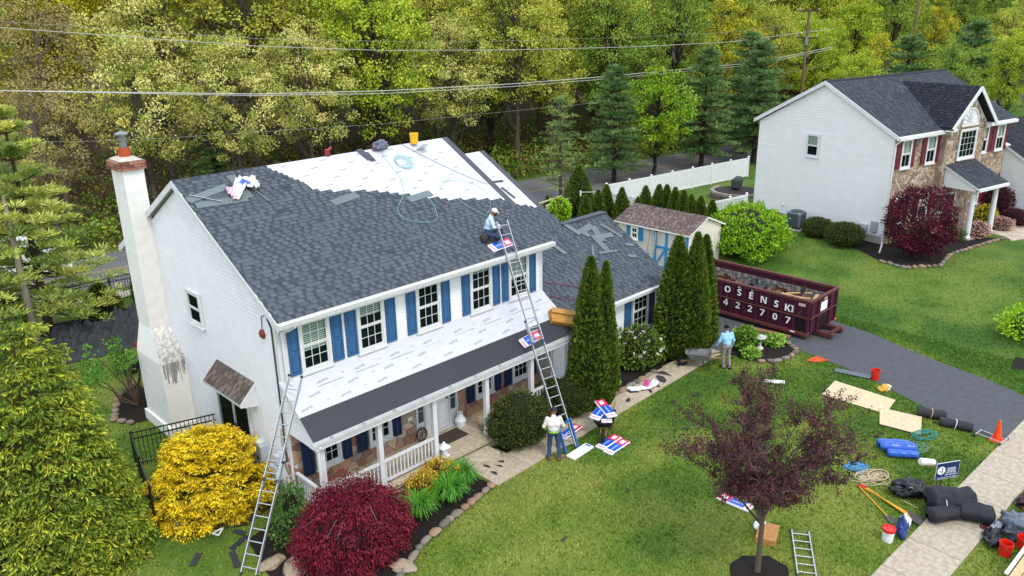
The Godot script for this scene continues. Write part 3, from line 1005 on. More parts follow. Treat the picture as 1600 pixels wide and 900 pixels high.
	var beds := [
		PackedVector2Array([Vector2(-2.1, 2.6), Vector2(-1.7, 0.4), Vector2(-0.05, 0.0), Vector2(0, 1.7), Vector2(4.3, 1.7), Vector2(4.5, 3.1), Vector2(3.59, 3.3), Vector2(2.51, 3.5), Vector2(1.3, 3.75), Vector2(0.1, 4.4), Vector2(-1.0, 4.1)]),
		PackedVector2Array([Vector2(5.85, 1.7), Vector2(9.85, 1.7), Vector2(9.85, 0.5), Vector2(16.3, 0.5), Vector2(16.6, 1.9), Vector2(15.9, 2.0), Vector2(12.5, 2.05), Vector2(8.2, 2.18), Vector2(5.85, 2.25)]),
		PackedVector2Array([Vector2(17.15, 3.2), Vector2(17.1, 4.1), Vector2(17.6, 4.7), Vector2(18.4, 4.95), Vector2(19.15, 4.85), Vector2(19.75, 3.9), Vector2(19.5, 3.0), Vector2(18.3, 2.6)]),
		PackedVector2Array([Vector2(-1.7, -9.0), Vector2(-1.3, -8.2), Vector2(-0.8, -8.1), Vector2(-0.05, -8.4), Vector2(-0.05, -11.2), Vector2(-0.9, -10.6)]),
		PackedVector2Array([Vector2(5.75, 10.1), Vector2(5.65, 10.6), Vector2(6.0, 11.15), Vector2(6.5, 11.25), Vector2(7.0, 10.9), Vector2(7.05, 10.35), Vector2(6.6, 9.9), Vector2(6.1, 9.85)]),
		PackedVector2Array([Vector2(35.0, -5.0), Vector2(34.0, -2.6), Vector2(33.6, -0.4), Vector2(32.6, 1.6), Vector2(31.6, 3.0), Vector2(31.3, 4.4), Vector2(32.5, 5.5), Vector2(34.8, 5.2), Vector2(38.4, 5.9), Vector2(40.0, 6.3), Vector2(38.8, 4.9), Vector2(38.0, 3.2), Vector2(34.5, 2.1)]),
		PackedVector2Array([Vector2(41.0, 5.6), Vector2(43.3, 6.1), Vector2(45.5, 6.0), Vector2(47.5, 4.6), Vector2(46.0, 4.2), Vector2(42.0, 3.8)]),
		PackedVector2Array([Vector2(23.0, 11.4), Vector2(23.4, 12.2), Vector2(24.4, 12.1), Vector2(24.3, 11.2)]),
		PackedVector2Array([Vector2(-9, -20.2), Vector2(8, -17.5), Vector2(8, -18.9), Vector2(-9, -21.6)]),
		PackedVector2Array([Vector2(24, -16.6), Vector2(31.5, -16.2), Vector2(32.2, -14.2), Vector2(29.5, -13.6), Vector2(24, -15.0)])]
	for k in beds.size(): struct("mulch_bed", draped(beds[k], 0.025, mc), M.mulch)
	var bare := struct("bare_soil", draped(PackedVector2Array([Vector2(-3.0, -1.2), Vector2(-1.4, -0.2), Vector2(-0.3, -0.6), Vector2(-0.2, -3.6), Vector2(-2.4, -3.4), Vector2(-3.1, -2.4)]), 0.012, srgb(104, 88, 58)), M.mulch)
	bare.set_meta("kind", "structure")

	# bed edging stones
	var ed := [
		[[Vector2(4.5, 3.15), Vector2(3.59, 3.36), Vector2(2.51, 3.56), Vector2(1.3, 3.85), Vector2(0.1, 4.5), Vector2(-1.0, 4.2)], "rough stone edging the front bed between the path steps and the red maple"],
		[[Vector2(13.9, 2.02), Vector2(12.5, 2.12), Vector2(10.2, 2.2)], "low stone edging the mulch bed beside the path by the tall evergreens"],
		[[Vector2(-1.35, -8.1), Vector2(-1.75, -8.9), Vector2(-1.0, -10.6), Vector2(-0.3, -11.2)], "flat brown stones edging the small bed behind the chimney"],
		[[Vector2(17.2, 4.3), Vector2(17.6, 4.8), Vector2(18.4, 5.05), Vector2(19.2, 4.95), Vector2(19.8, 4.0)], "flat stones edging the small bed by the driveway"],
		[[Vector2(31.5, 3.0), Vector2(31.2, 4.4), Vector2(32.5, 5.6), Vector2(34.8, 5.3), Vector2(38.4, 6.0), Vector2(40.0, 6.4)], "pale cobbles edging the neighbour's dark mulch bed"]]
	for e in ed:
		var o := thing("bed_edging", e[1], "edging")
		var pts: Array = e[0]
		for k in pts.size() - 1:
			var a: Vector2 = pts[k]; var b: Vector2 = pts[k + 1]
			var d := 0.0
			var L := a.distance_to(b)
			while d < L:
				var w := minf(rf(0.22, 0.5), L - d + 0.1)
				var q := a.lerp(b, (d + w / 2) / L)
				var sg := Geo.new()
				sg.blob(Transform3D(Basis(), Vector3.ZERO), Vector3(w * 0.52, rf(0.06, 0.11), rf(0.1, 0.15)), noise, 0.5, 0.8, vary([srgb(150, 138, 124), srgb(168, 140, 116), srgb(126, 118, 110)][rng.randi() % 3], 0.12), 8, 6)
				var mi := part(o, "stone", sg, M.stone)
				mi.position = on(q.x, q.y, 0.06)
				mi.rotation.y = -(b - a).angle() + rf(-0.2, 0.2)
				d += w + 0.02

	# grass blades stand on the lawn in view
	var bl := Geo.new()
	for k in 4:
		var a := rf(0, TAU)
		var o := Vector3(rf(-0.03, 0.03), 0, rf(-0.03, 0.03))
		var s := Vector3(cos(a), 0, sin(a)) * 0.013
		var tip := o + Vector3(rf(-0.04, 0.04), rf(0.03, 0.07), rf(-0.04, 0.04))
		bl.tri(o - s, o + s, tip, WHITE)
	var mm := MultiMesh.new()
	mm.transform_format = MultiMesh.TRANSFORM_3D; mm.use_colors = true; mm.mesh = bl.mesh()
	var at := []
	var keep := func(x: float, z: float) -> bool:
		if x > 16.8 and x < 29.0 and z > -6.1 and Geometry2D.is_point_in_polygon(Vector2(x, z), drive): return false
		var zz := 12.52 + (x - 8.0) * 0.035
		if z > zz - 0.05 and z < zz + 1.3: return false
		if x > 4.5 and x < 17.1 and z > 1.5 and z < 3.3 - 0.03 * (x - 4.55): return false
		if x > -0.1 and x < 16.4 and z < 1.7: return false
		for q in beds:
			if Geometry2D.is_point_in_polygon(Vector2(x, z), q): return false
		return true
	for k in 150000:
		var x := 0.0; var z := 0.0
		if k < 120000:
			x = rf(-4.5, 24.0); z = rf(1.8, 16.0)
		elif k < 140000:
			x = rf(22, 36); z = rf(-3, 14)
		else:
			x = rf(-4.5, 0); z = rf(-18, 2)
		if keep.call(x, z): at.append(Vector3(x, ground(x, z), z))
	mm.instance_count = at.size()
	for k in at.size():
		var p: Vector3 = at[k]
		mm.set_instance_transform(k, Transform3D(Basis(Vector3.UP, rf(0, TAU)).scaled(Vector3.ONE * rf(0.7, 1.3)), p))
		var q := fn.get_noise_2d(p.x, p.z) + fb.get_noise_2d(p.x, p.z)
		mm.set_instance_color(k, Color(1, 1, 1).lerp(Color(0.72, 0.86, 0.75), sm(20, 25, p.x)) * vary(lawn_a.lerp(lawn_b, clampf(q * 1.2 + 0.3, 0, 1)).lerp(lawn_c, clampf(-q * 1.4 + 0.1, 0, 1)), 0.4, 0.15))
	var mi := MultiMeshInstance3D.new()
	mi.multimesh = mm; mi.name = "grass"; mi.material_override = M.leaf
	add_child(mi, true)
	mi.set_meta("kind", "stuff"); mi.set_meta("label", "short lawn grass round the houses"); mi.set_meta("category", "grass")

# ---------------------------------------------------------------- the house that is being re-roofed

const SLOPE := 0.552

func print_wrap(parent: Node, tr: Transform3D, w: float, l: float, keep: Callable, pitch_x: float, pitch_y: float, h: float) -> void:
	# the maker's word printed upside down in rows across the roofing wrap, with short dashes and seam lines
	var word := text_geo("Rustler", h, 0.002, srgb(120, 122, 128), true)
	var lw := 0.0
	for q in word.v: lw = maxf(lw, q.x)
	var g := Geo.new()
	var y := pitch_y * 0.5
	var row := 0
	while y < l - 0.1:
		var x := 0.3 + (row % 3) * pitch_x * 0.33
		while x < w - 0.3:
			if keep.call(x, y): g.add(word, tr * Transform3D(Basis(Vector3.BACK, PI + 0.12), Vector3(x, y, 0.006)))
			var dx := x + pitch_x * 0.52
			if dx < w - 0.2 and keep.call(dx, y + 0.05): g.box(dx, y + 0.03, 0.004, dx + 0.09, y + 0.045, 0.006, srgb(150, 152, 156), tr)
			if row % 3 == 2 and keep.call(x + 0.2, y - pitch_y * 0.4): g.box(x - 0.2, y - pitch_y * 0.42, 0.004, x + 0.6, y - pitch_y * 0.42 + 0.016, 0.006, srgb(160, 162, 164), tr)
			x += pitch_x
		row += 1
		y += pitch_y
	if g.v.size(): part(parent, "lettering", g, M.print, "stuff")

func main_house() -> Node3D:
	var house := thing("house", "white two-storey house with blue shutters and half re-shingled dark roof", "house")
	var white := srgb(222, 223, 226); var trim := srgb(208, 209, 211)
	var blue := srgb(54, 100, 146); var navy := srgb(28, 46, 82)
	var tones := [srgb(95, 103, 113), srgb(92, 100, 110), srgb(98, 106, 115), srgb(90, 98, 108), srgb(70, 77, 87), srgb(74, 81, 91)]

	# left gable wall, lapped siding on a solid wall
	var gw := group_part(house, "gable_wall")
	var prof := PackedVector2Array([Vector2(0.2, 0.1), Vector2(9.54, 0.1), Vector2(9.74, 0.1), Vector2(9.74, 5.55), Vector2(4.87, 8.36), Vector2(0.0, 5.55), Vector2(0.0, 0.1)])
	var core := Geo.new()
	core.prism(PackedVector2Array([Vector2(0, 0), Vector2(9.74, 0), Vector2(9.74, 5.5), Vector2(4.87, 8.3), Vector2(0, 5.5)]), Transform3D(Basis(Vector3.FORWARD, Vector3.UP, Vector3.RIGHT), Vector3(0, 0, 0)), 0.2, white)
	part(gw, "wall_core", core, M.paint)
	var sg := Geo.new()
	var left := frame(Vector3(0, 0, -9.74), Vector3.BACK, Vector3.UP)   # x runs to the front, z out to the left
	siding(sg, left, PackedVector2Array([Vector2(0, 0.3), Vector2(9.7, 0.3), Vector2(9.7, 5.5), Vector2(4.87, 8.28), Vector2(0, 5.5)]), 0.115, white)
	part(gw, "siding", sg, M.siding, "stuff")
	var fo := Geo.new()
	fo.box(-0.02, -0.1, -9.74, 0.0, 0.3, -0.05, srgb(188, 182, 172))
	part(gw, "foundation", fo, M.concrete)
	var cb := Geo.new()
	cb.box(-0.04, 0.3, -0.11, 0.002, 5.5, -0.002, trim); cb.box(-0.04, 0.3, -0.002, 0.12, 5.5, 0.034, trim)
	part(gw, "corner_board", cb, M.paint)

	# front and other walls
	var fw := group_part(house, "front_wall")
	var wc := Geo.new()
	wc.box(0.2, 0.0, -0.2, 9.85, 5.5, 0.0, white)
	part(fw, "wall_core", wc, M.paint)
	var fs := Geo.new()
	siding(fs, Transform3D(), PackedVector2Array([Vector2(0.12, 3.6), Vector2(9.75, 3.6), Vector2(9.75, 5.5), Vector2(0.12, 5.5)]), 0.115, white)
	part(fw, "siding", fs, M.siding, "stuff")
	var ft := Geo.new()
	ft.box(9.75, 3.4, 0.0, 9.87, 5.5, 0.036, trim); ft.box(0.12, 3.72, 0.02, 9.75, 3.86, 0.045, trim)
	part(fw, "trim", ft, M.paint)
	var rw := Geo.new()
	rw.box(9.65, 0.0, -9.74, 9.85, 5.5, -0.2, white); rw.box(0.2, 0, -9.74, 9.65, 5.5, -9.54, white)
	rw.prism(PackedVector2Array([Vector2(0, 5.5), Vector2(9.74, 5.5), Vector2(4.87, 8.3)]), Transform3D(Basis(Vector3.FORWARD, Vector3.UP, Vector3.RIGHT), Vector3(9.65, 0, 0)), 0.2, white)
	part(house, "rear_walls", rw, M.siding)

	# stone facing under the porch, every stone its own piece
	var sc := [srgb(206, 166, 138), srgb(192, 152, 124), srgb(214, 188, 162), srgb(184, 134, 116), srgb(222, 200, 178), srgb(170, 136, 120), srgb(200, 158, 140), srgb(190, 178, 164)]
	var mortar := Geo.new()
	mortar.box(0.0, 0.3, 0.002, 9.8, 2.75, 0.012, srgb(204, 194, 178))
	var stw := group_part(house, "stone_facing")
	part(stw, "mortar", mortar, M.stone)
	stonework(stw, Transform3D(Basis(), Vector3(0.0, 0.35, 0.012)), 9.7, 2.35, 0.24, 0.035, sc, func(p: Vector2) -> bool:
		var x := p.x; var y := p.y + 0.35
		return (x > 4.2 and x < 5.85) or (y > 1.02 and ((x > 0.75 and x < 1.4) or (x > 2.45 and x < 3.2) or (x > 6.65 and x < 7.35) or (x > 8.4 and x < 8.95))), true)
	stonework(stw, frame(Vector3(0.0, 0.35, -0.42), Vector3.BACK, Vector3.UP), 0.4, 2.0, 0.25, 0.035, sc, func(_p: Vector2) -> bool: return false, true)

	# windows and shutters of the upper floor
	var wx := [1.03, 2.83, 4.9, 7.02, 8.7]
	for k in 5:
		window(house, Transform3D(Basis(), Vector3(wx[k], 4.63, 0.034)), 0.78, 1.36, 3, 4, trim, [0.62, 0.3, 0.0, 0.12, 0.5][k])
	for x in [0.42, 1.73, 2.18, 3.53, 4.28, 5.58, 6.42, 7.68, 8.13, 9.35]:
		shutter(house, Transform3D(Basis(), Vector3(x, 4.6, 0.034)), 0.355, 1.43, blue)
	# ground floor windows behind the porch
	for x in [1.07, 2.83, 7.0, 8.68]:
		window(house, Transform3D(Basis(), Vector3(x, 1.62, 0.082)), 0.66, 1.24, 3, 4, trim, 0.0)
	for x in [0.43, 1.67, 2.2, 3.44, 6.4, 7.6, 8.1, 9.3]:
		shutter(house, Transform3D(Basis(), Vector3(x, 1.55, 0.08)), 0.33, 1.4, navy)
	# gable window and sliding door
	window(house, frame(Vector3(-0.034, 4.66, -4.83), Vector3.BACK, Vector3.UP), 0.76, 0.92, 1, 2, trim, 0.0)
	var sl := group_part(house, "sliding_door")
	sl.transform = frame(Vector3(-0.034, 1.34, -3.12), Vector3.BACK, Vector3.UP)
	var sf := Geo.new()
	rim(sf, Transform3D(), 1.9, 1.86, 0.08, 0.0, 0.06, trim)
	sf.box(-0.04, -0.93, 0.0, 0.04, 0.93, 0.045, trim)
	part(sl, "frame", sf, M.paint)
	for s in [-1, 1]:
		var pg := Geo.new()
		var x0 := -0.95 if s < 0 else 0.04
		pg.quad(Vector3(x0, -0.93, 0.02), Vector3(x0 + 0.91, -0.93, 0.02), Vector3(x0 + 0.91, 0.93, 0.02), Vector3(x0, 0.93, 0.02), WHITE)
		part(sl, "pane", pg, M.glass)
	var rm := Geo.new()
	rm.quad(Vector3(-0.95, -0.93, 0.004), Vector3(0.95, -0.93, 0.004), Vector3(0.95, 0.93, 0.004), Vector3(-0.95, 0.93, 0.004), srgb(14, 18, 20))
	part(sl, "room", rm, M.room)
	var hd := Geo.new()
	hd.box(0.05, -0.1, 0.045, 0.08, 0.15, 0.08, srgb(40, 40, 42))
	part(sl, "handle", hd, M.plastic)

	# shingled canopy over the sliding door
	var aw := group_part(house, "door_canopy")
	var ag := Geo.new()
	var ax := frame(Vector3(-0.53, 2.775, -3.87), Vector3.BACK, Vector3(0.5, 0.5, 0))
	roof_slab(ag, Vector3(-0.52, 2.77, -3.9), Vector3(-0.52, 2.77, -1.56), Vector3(0, 3.29, -1.56), Vector3(0, 3.29, -3.9), 0.09, trim)
	for z in [-3.88, -1.62]:
		ag.prism(PackedVector2Array([Vector2(0, 2.55), Vector2(0.5, 2.66), Vector2(0.0, 3.2)]), Transform3D(Basis(Vector3.LEFT, Vector3.UP, Vector3.FORWARD), Vector3(-0.02, 0, z + 0.04)), 0.05, trim)
	part(aw, "canopy_board", ag, M.paint)
	shingles(aw, ax, 2.28, 0.7, func(_x: float, _y: float) -> bool: return true, 0.143, [srgb(112, 98, 90), srgb(124, 110, 102), srgb(104, 92, 86), srgb(130, 118, 110), srgb(92, 82, 78), srgb(98, 88, 82)], 90, M.shingle)

	# main roof: deck, printed wrap, shingles, edges
	var mr := group_part(house, "main_roof")
	var rg := Geo.new()
	roof_slab(rg, Vector3(-0.15, 5.59, 0.4), Vector3(10.0, 5.59, 0.4), Vector3(10.0, 8.5, -4.87), Vector3(-0.15, 8.5, -4.87), 0.14, trim)
	roof_slab(rg, Vector3(10.0, 5.59, -10.14), Vector3(-0.15, 5.59, -10.14), Vector3(-0.15, 8.5, -4.872), Vector3(10.0, 8.5, -4.872), 0.14, trim)
	part(mr, "roof_deck", rg, M.paint)
	var fr := frame(Vector3(-0.15, 5.602, 0.4), Vector3.RIGHT, Vector3(0, SLOPE, -1))
	var fb := frame(Vector3(10.0, 5.602, -10.14), Vector3.LEFT, Vector3(0, SLOPE, 1))
	var SL := 5.27 * 1.1423
	var wg := Geo.new()
	wg.box(0.0, 0.0, 0.0, 10.15, SL, 0.004, srgb(190, 192, 198), fr)
	wg.box(0.0, 0.0, 0.0, 10.15, SL, 0.004, srgb(190, 192, 196), fb)
	part(mr, "roof_wrap", wg, M.wrap)
	var zb := [Vector2(2.76, -4.85), Vector2(3.77, -3.53), Vector2(5.75, -2.99), Vector2(7.68, -2.16), Vector2(9.81, -1.63), Vector2(10.2, -1.6)]
	var laid := func(x: float, y: float) -> bool:
		var wx_ := x - 0.15; var z := 0.4 - y / 1.1423
		if wx_ < zb[0].x: return true
		for k in zb.size() - 1:
			if wx_ < zb[k + 1].x: return z > lerpf(zb[k].y, zb[k + 1].y, (wx_ - zb[k].x) / (zb[k + 1].x - zb[k].x))
		return z > -1.6
	print_wrap(mr, fr, 10.0, SL, func(x: float, y: float) -> bool: return not laid.call(x, y - 0.15), 1.35, 0.3, 0.055)
	var fr2 := fr; fr2.origin += fr.basis.z * 0.005
	shingles(mr, fr2, 10.15, SL, laid, 0.143, tones, 300, M.shingle)
	var felt := srgb(82, 84, 92)
	var st := Geo.new()
	st.box(9.93, 1.9, 0.006, 10.17, SL, 0.022, felt, fr)
	part(mr, "rake_strip", st, M.felt)
	for q in [[4.95, -4.75, 0.3, 0.22, 0.5], [2.3, -4.6, 0.0, 0.0, 0.0]]:
		if q[4] > 0:
			var sg2 := Geo.new()
			var d: float = (0.4 - q[1]) * 1.1423
			sg2.box(q[0] + 1.45, d - q[4], 0.006, q[0] + 1.45 + q[3], d + 0.02, 0.012, felt, fr)
			part(mr, "felt_patch", sg2, M.felt)
	var gt := Geo.new()
	gt.hexa([Vector3(-0.16, 5.44, 0.5), Vector3(10.02, 5.44, 0.5), Vector3(10.02, 5.44, 0.402), Vector3(-0.16, 5.44, 0.402), Vector3(-0.16, 5.57, 0.53), Vector3(10.02, 5.57, 0.53), Vector3(10.02, 5.57, 0.402), Vector3(-0.16, 5.57, 0.402)], trim)
	gt.box(0.0, 5.36, 0.03, 9.85, 5.44, 0.4, trim)
	part(mr, "gutter", gt, M.paint)
	var rk := Geo.new()
	rk.hexa([Vector3(-0.17, 5.37, 0.42), Vector3(-0.152, 5.37, 0.42), Vector3(-0.152, 8.32, -4.87), Vector3(-0.17, 8.32, -4.87), Vector3(-0.17, 5.59, 0.42), Vector3(-0.152, 5.59, 0.42), Vector3(-0.152, 8.51, -4.87), Vector3(-0.17, 8.51, -4.87)], trim)
	rk.hexa([Vector3(-0.17, 5.37, -10.16), Vector3(-0.17, 8.32, -4.872), Vector3(-0.152, 8.32, -4.872), Vector3(-0.152, 5.37, -10.16), Vector3(-0.17, 5.59, -10.16), Vector3(-0.17, 8.51, -4.872), Vector3(-0.152, 8.51, -4.872), Vector3(-0.152, 5.59, -10.16)], trim)
	rk.box(-0.16, 5.4, -10.26, 10.0, 5.56, -10.142, trim)
	part(mr, "rake_board", rk, M.paint)
	var ds := Geo.new()
	ds.tube([Vector3(0.3, 5.42, 0.46), Vector3(0.2, 5.3, 0.3), Vector3(0.1, 5.2, 0.09), Vector3(0.1, 3.85, 0.09), Vector3(0.2, 3.72, 0.2)], [0.045], 8, trim)
	part(house, "downspout", ds, M.paint)

	# the lower wing on the right with its own roof, deeper where it joins the house
	var wing := group_part(house, "wing_walls")
	var ww := Geo.new()
	ww.box(9.86, 0.0, -6.4, 16.25, 2.62, 0.43, white)
	ww.box(9.86, 2.62, -12.0, 13.95, 4.6, -3.2, white)
	ww.prism(PackedVector2Array([Vector2(-0.4, 2.62), Vector2(6.3, 2.62), Vector2(2.95, 4.62)]), Transform3D(Basis(Vector3.FORWARD, Vector3.UP, Vector3.RIGHT), Vector3(16.1, 0, 0)), 0.12, white)
	ww.prism(PackedVector2Array([Vector2(3.0, 4.3), Vector2(12.0, 4.3), Vector2(12.0, 5.0), Vector2(7.4, 7.06)]), Transform3D(Basis(Vector3.FORWARD, Vector3.UP, Vector3.RIGHT), Vector3(13.8, 0, 0)), 0.14, white)
	part(wing, "wall_core", ww, M.siding)
	var ws := Geo.new()
	siding(ws, Transform3D(Basis(), Vector3(0, 0, 0.43)), PackedVector2Array([Vector2(9.95, 0.15), Vector2(16.25, 0.15), Vector2(16.25, 2.62), Vector2(9.95, 2.62)]), 0.115, white)
	siding(ws, frame(Vector3(9.86, 0.35, 0.03), Vector3.BACK, Vector3.UP), PackedVector2Array([Vector2(0, 0), Vector2(0.4, 0), Vector2(0.4, 2.27), Vector2(0, 2.27)]), 0.115, srgb(190, 192, 192))
	part(wing, "siding", ws, M.siding, "stuff")
	window(house, Transform3D(Basis(), Vector3(14.87, 1.82, 0.464)), 0.86, 1.38, 3, 4, trim, 0.0)
	shutter(house, Transform3D(Basis(), Vector3(14.12, 1.78, 0.464)), 0.4, 1.5, blue)
	shutter(house, Transform3D(Basis(), Vector3(15.62, 1.78, 0.464)), 0.4, 1.5, navy)
	var lr := group_part(house, "wing_roof")
	var rg2 := Geo.new()
	var ew := 2.70; var wy := func(z: float) -> float: return ew + SLOPE * (0.75 - z)
	roof_slab(rg2, Vector3(9.86, ew, 0.75), Vector3(16.5, ew, 0.75), Vector3(16.75, wy.call(-2.95), -2.95), Vector3(9.86, wy.call(-2.95), -2.95), 0.13, trim)
	roof_slab(rg2, Vector3(9.86, wy.call(-2.95), -2.952), Vector3(14.1, wy.call(-2.95), -2.952), Vector3(14.1, wy.call(-7.4), -7.4), Vector3(9.86, wy.call(-7.4), -7.4), 0.13, trim)
	roof_slab(rg2, Vector3(16.5, ew, -6.65), Vector3(14.102, ew, -6.65), Vector3(14.102, wy.call(-2.95), -2.953), Vector3(16.75, wy.call(-2.95), -2.953), 0.13, trim)
	roof_slab(rg2, Vector3(14.1, 5.0, -12.1), Vector3(10.02, 5.0, -12.1), Vector3(10.02, wy.call(-7.4), -7.402), Vector3(14.1, wy.call(-7.4), -7.402), 0.13, trim)
	part(lr, "roof_deck", rg2, M.paint)
	var rcp := Geo.new()
	rcp.bar(Vector3(14.1, wy.call(-2.97) + 0.02, -2.97), Vector3(16.76, wy.call(-2.97) + 0.02, -2.97), 0.3, 0.05, srgb(92, 100, 110))
	rcp.bar(Vector3(16.53, ew + 0.02, 0.72), Vector3(16.76, wy.call(-2.9) + 0.02, -2.9), 0.06, 0.05, srgb(92, 100, 110))
	part(lr, "ridge_cap", rcp, M.shingle)
	var f2 := frame(Vector3(9.86, ew + 0.012, 0.75), Vector3.RIGHT, Vector3(0, SLOPE, -1))
	var wl := 8.15 * 1.1423
	var wr := Geo.new()
	wr.box(0.15, 3.7 * 1.1423, 0.0, 4.22, wl, 0.004, srgb(190, 192, 198), f2)
	part(lr, "roof_wrap", wr, M.wrap)
	var laid2 := func(x: float, y: float) -> bool:
		var wx_ := x + 9.86; var z := 0.75 - y / 1.1423
		if wx_ > 14.16 or (wx_ > 14.0 and z > -2.93): return z > -2.98 and wx_ < 16.56 + 0.25 * (0.75 - z) / 3.7
		if z < -3.9 - (14.1 - wx_) * 0.45: return false
		return true
	print_wrap(lr, f2, 4.1, wl, func(x: float, y: float) -> bool: return not laid2.call(x, y - 0.2) and x > 0.3 and x < 3.7, 1.35, 0.3, 0.055)
	var f3 := f2; f3.origin += f2.basis.z * 0.005
	shingles(lr, f3, 6.9, wl, laid2, 0.143, tones, 0, M.shingle)
	var s2 := Geo.new()
	s2.box(4.02, 4.6 * 1.1423, 0.006, 4.26, wl, 0.022, felt, f2)
	part(lr, "rake_strip", s2, M.felt)
	for q in [[13.2, -5.0, 0.12, 0.75, 0.15], [13.28, -5.65, 0.5, 0.12, -0.1]]:
		var pgo := Geo.new()
		pgo.box(-q[2] / 2, -q[3] / 2, 0.0, q[2] / 2, q[3] / 2, 0.02, felt)
		part(lr, "felt_patch", pgo, M.felt).transform = f2 * Transform3D(Basis(Vector3.BACK, q[4]), Vector3(q[0] - 9.86, (0.75 - q[1]) * 1.1423, 0.006))
	var g2 := Geo.new()
	g2.hexa([Vector3(9.9, ew - 0.15, 0.86), Vector3(16.5, ew - 0.15, 0.86), Vector3(16.5, ew - 0.15, 0.752), Vector3(9.9, ew - 0.15, 0.752), Vector3(9.9, ew - 0.02, 0.88), Vector3(16.5, ew - 0.02, 0.88), Vector3(16.5, ew - 0.02, 0.752), Vector3(9.9, ew - 0.02, 0.752)], trim)
	g2.box(9.9, ew - 0.2, 0.46, 16.3, ew - 0.14, 0.75, trim)
	part(lr, "gutter", g2, M.paint)

	# porch: slab, steps, posts, beam, roof, railings
	var pc := srgb(190, 178, 154)
	var dk := Geo.new()
	dk.box(-0.06, -0.1, 0.0, 9.84, 0.25, 1.55, pc); dk.box(-0.1, 0.25, 0.0, 9.84, 0.35, 1.62, pc)
	dk.box(-0.04, 0.06, 1.55, 4.1, 0.16, 1.6, vary(pc, 0.03))
	var deck := part(house, "porch_floor", dk, M.concrete)
	var jt := Geo.new()
	jt.box(5.97, 0.35, 0.05, 5.99, 0.353, 1.6, srgb(120, 110, 96))
	part(deck, "joint", jt, M.concrete)
	var sp := Geo.new()
	sp.cbox(Transform3D(Basis(), Vector3(4.95, 0.09, 1.9)), Vector3(1.5, 0.2, 0.55), 0.012, pc)
	part(house, "porch_step", sp, M.concrete)
	for x in [0.16, 1.97, 3.9, 5.97, 7.95, 9.72]:
		var pg := Geo.new()
		pg.cbox(Transform3D(Basis(), Vector3(x, 1.38, 1.32)), Vector3(0.15, 2.06, 0.15), 0.012, trim)
		pg.cbox(Transform3D(Basis(), Vector3(x, 0.42, 1.32)), Vector3(0.19, 0.13, 0.19), 0.015, trim)
		pg.cbox(Transform3D(Basis(), Vector3(x, 2.32, 1.32)), Vector3(0.19, 0.1, 0.19), 0.015, trim)
		part(house, "porch_post", pg, M.paint)
	for q in [[Vector3(0.235, 0, 1.32), Vector3(1.895, 0, 1.32)], [Vector3(2.045, 0, 1.32), Vector3(3.825, 0, 1.32)], [Vector3(6.045, 0, 1.32), Vector3(7.875, 0, 1.32)], [Vector3(8.025, 0, 1.32), Vector3(9.645, 0, 1.32)], [Vector3(0.06, 0, 0.08), Vector3(0.06, 0, 1.25)]]:
		var ro := group_part(house, "railing")
		var a: Vector3 = q[0]; var b: Vector3 = q[1]
		var hg := Geo.new()
		hg.bar(a + Vector3(0, 1.08, 0), b + Vector3(0, 1.08, 0), 0.09, 0.06, trim)
		part(ro, "handrail", hg, M.paint)
		var bg := Geo.new()
		bg.bar(a + Vector3(0, 0.46, 0), b + Vector3(0, 0.46, 0), 0.06, 0.07, trim)
		part(ro, "bottom_rail", bg, M.paint)
		var nb := int(a.distance_to(b) / 0.125)
		for k in nb:
			var p := a.lerp(b, (k + 0.5) / nb)
			var sg3 := Geo.new()
			sg3.box(-0.02, 0.495, -0.02, 0.02, 1.05, 0.02, trim)
			part(ro, "baluster", sg3, M.paint).position = p
	var bm := Geo.new()
	bm.box(0.0, 2.36, 1.2, 9.84, 2.58, 1.42, trim); bm.box(0.02, 2.5, 0.02, 9.84, 2.54, 1.2, trim)
	bm.box(0.0, 2.36, 0.02, 0.1, 2.5, 1.2, trim)
	part(house, "porch_beam", bm, M.paint)
	var pe := group_part(house, "porch_gable_end")
	var pgw := Geo.new()
	siding(pgw, frame(Vector3(-0.02, 0, 0.02), Vector3.BACK, Vector3.UP), PackedVector2Array([Vector2(0, 2.36), Vector2(1.4, 2.36), Vector2(1.4, 2.55), Vector2(0, 3.7)]), 0.115, white)
	part(pe, "siding", pgw, M.siding, "stuff")
	var sv := Geo.new()
	sv.hexa([Vector3(-0.09, 3.66, 0.03), Vector3(-0.05, 3.66, 0.03), Vector3(-0.05, 3.3, 0.5), Vector3(-0.09, 3.3, 0.5), Vector3(-0.09, 3.75, 0.06), Vector3(-0.05, 3.75, 0.06), Vector3(-0.05, 3.39, 0.52), Vector3(-0.09, 3.39, 0.52)], srgb(196, 140, 92))
	part(pe, "bare_wood_edge", sv, M.wood)
	var pr := group_part(house, "porch_roof")
	var ps := 0.834
	var pd := Geo.new()
	roof_slab(pd, Vector3(-0.1, 2.63, 1.45), Vector3(10.05, 2.63, 1.45), Vector3(9.84, 3.84, 0.0), Vector3(-0.1, 3.84, 0.0), 0.1, trim)
	part(pr, "roof_deck", pd, M.paint)
	var f4 := frame(Vector3(-0.1, 2.642, 1.45), Vector3.RIGHT, Vector3(0, ps, -1))
	var pl := 1.45 * 1.302
	var bf := Geo.new()
	bf.box(0.0, -0.02, 0.0, 10.12, 0.56 * 1.302, 0.012, srgb(66, 68, 74), f4)
	bf.box(5.0, -0.02, 0.012, 10.12, 0.54 * 1.302, 0.016, srgb(62, 64, 70), f4)
	part(pr, "black_felt", bf, M.felt)
	var wf := Geo.new()
	wf.box(0.0, 0.56 * 1.302, 0.0, 9.96, pl, 0.006, srgb(190, 192, 198), f4)
	part(pr, "roof_wrap", wf, M.wrap)
	var f5 := f4; f5.origin += f4.basis.y * 0.75
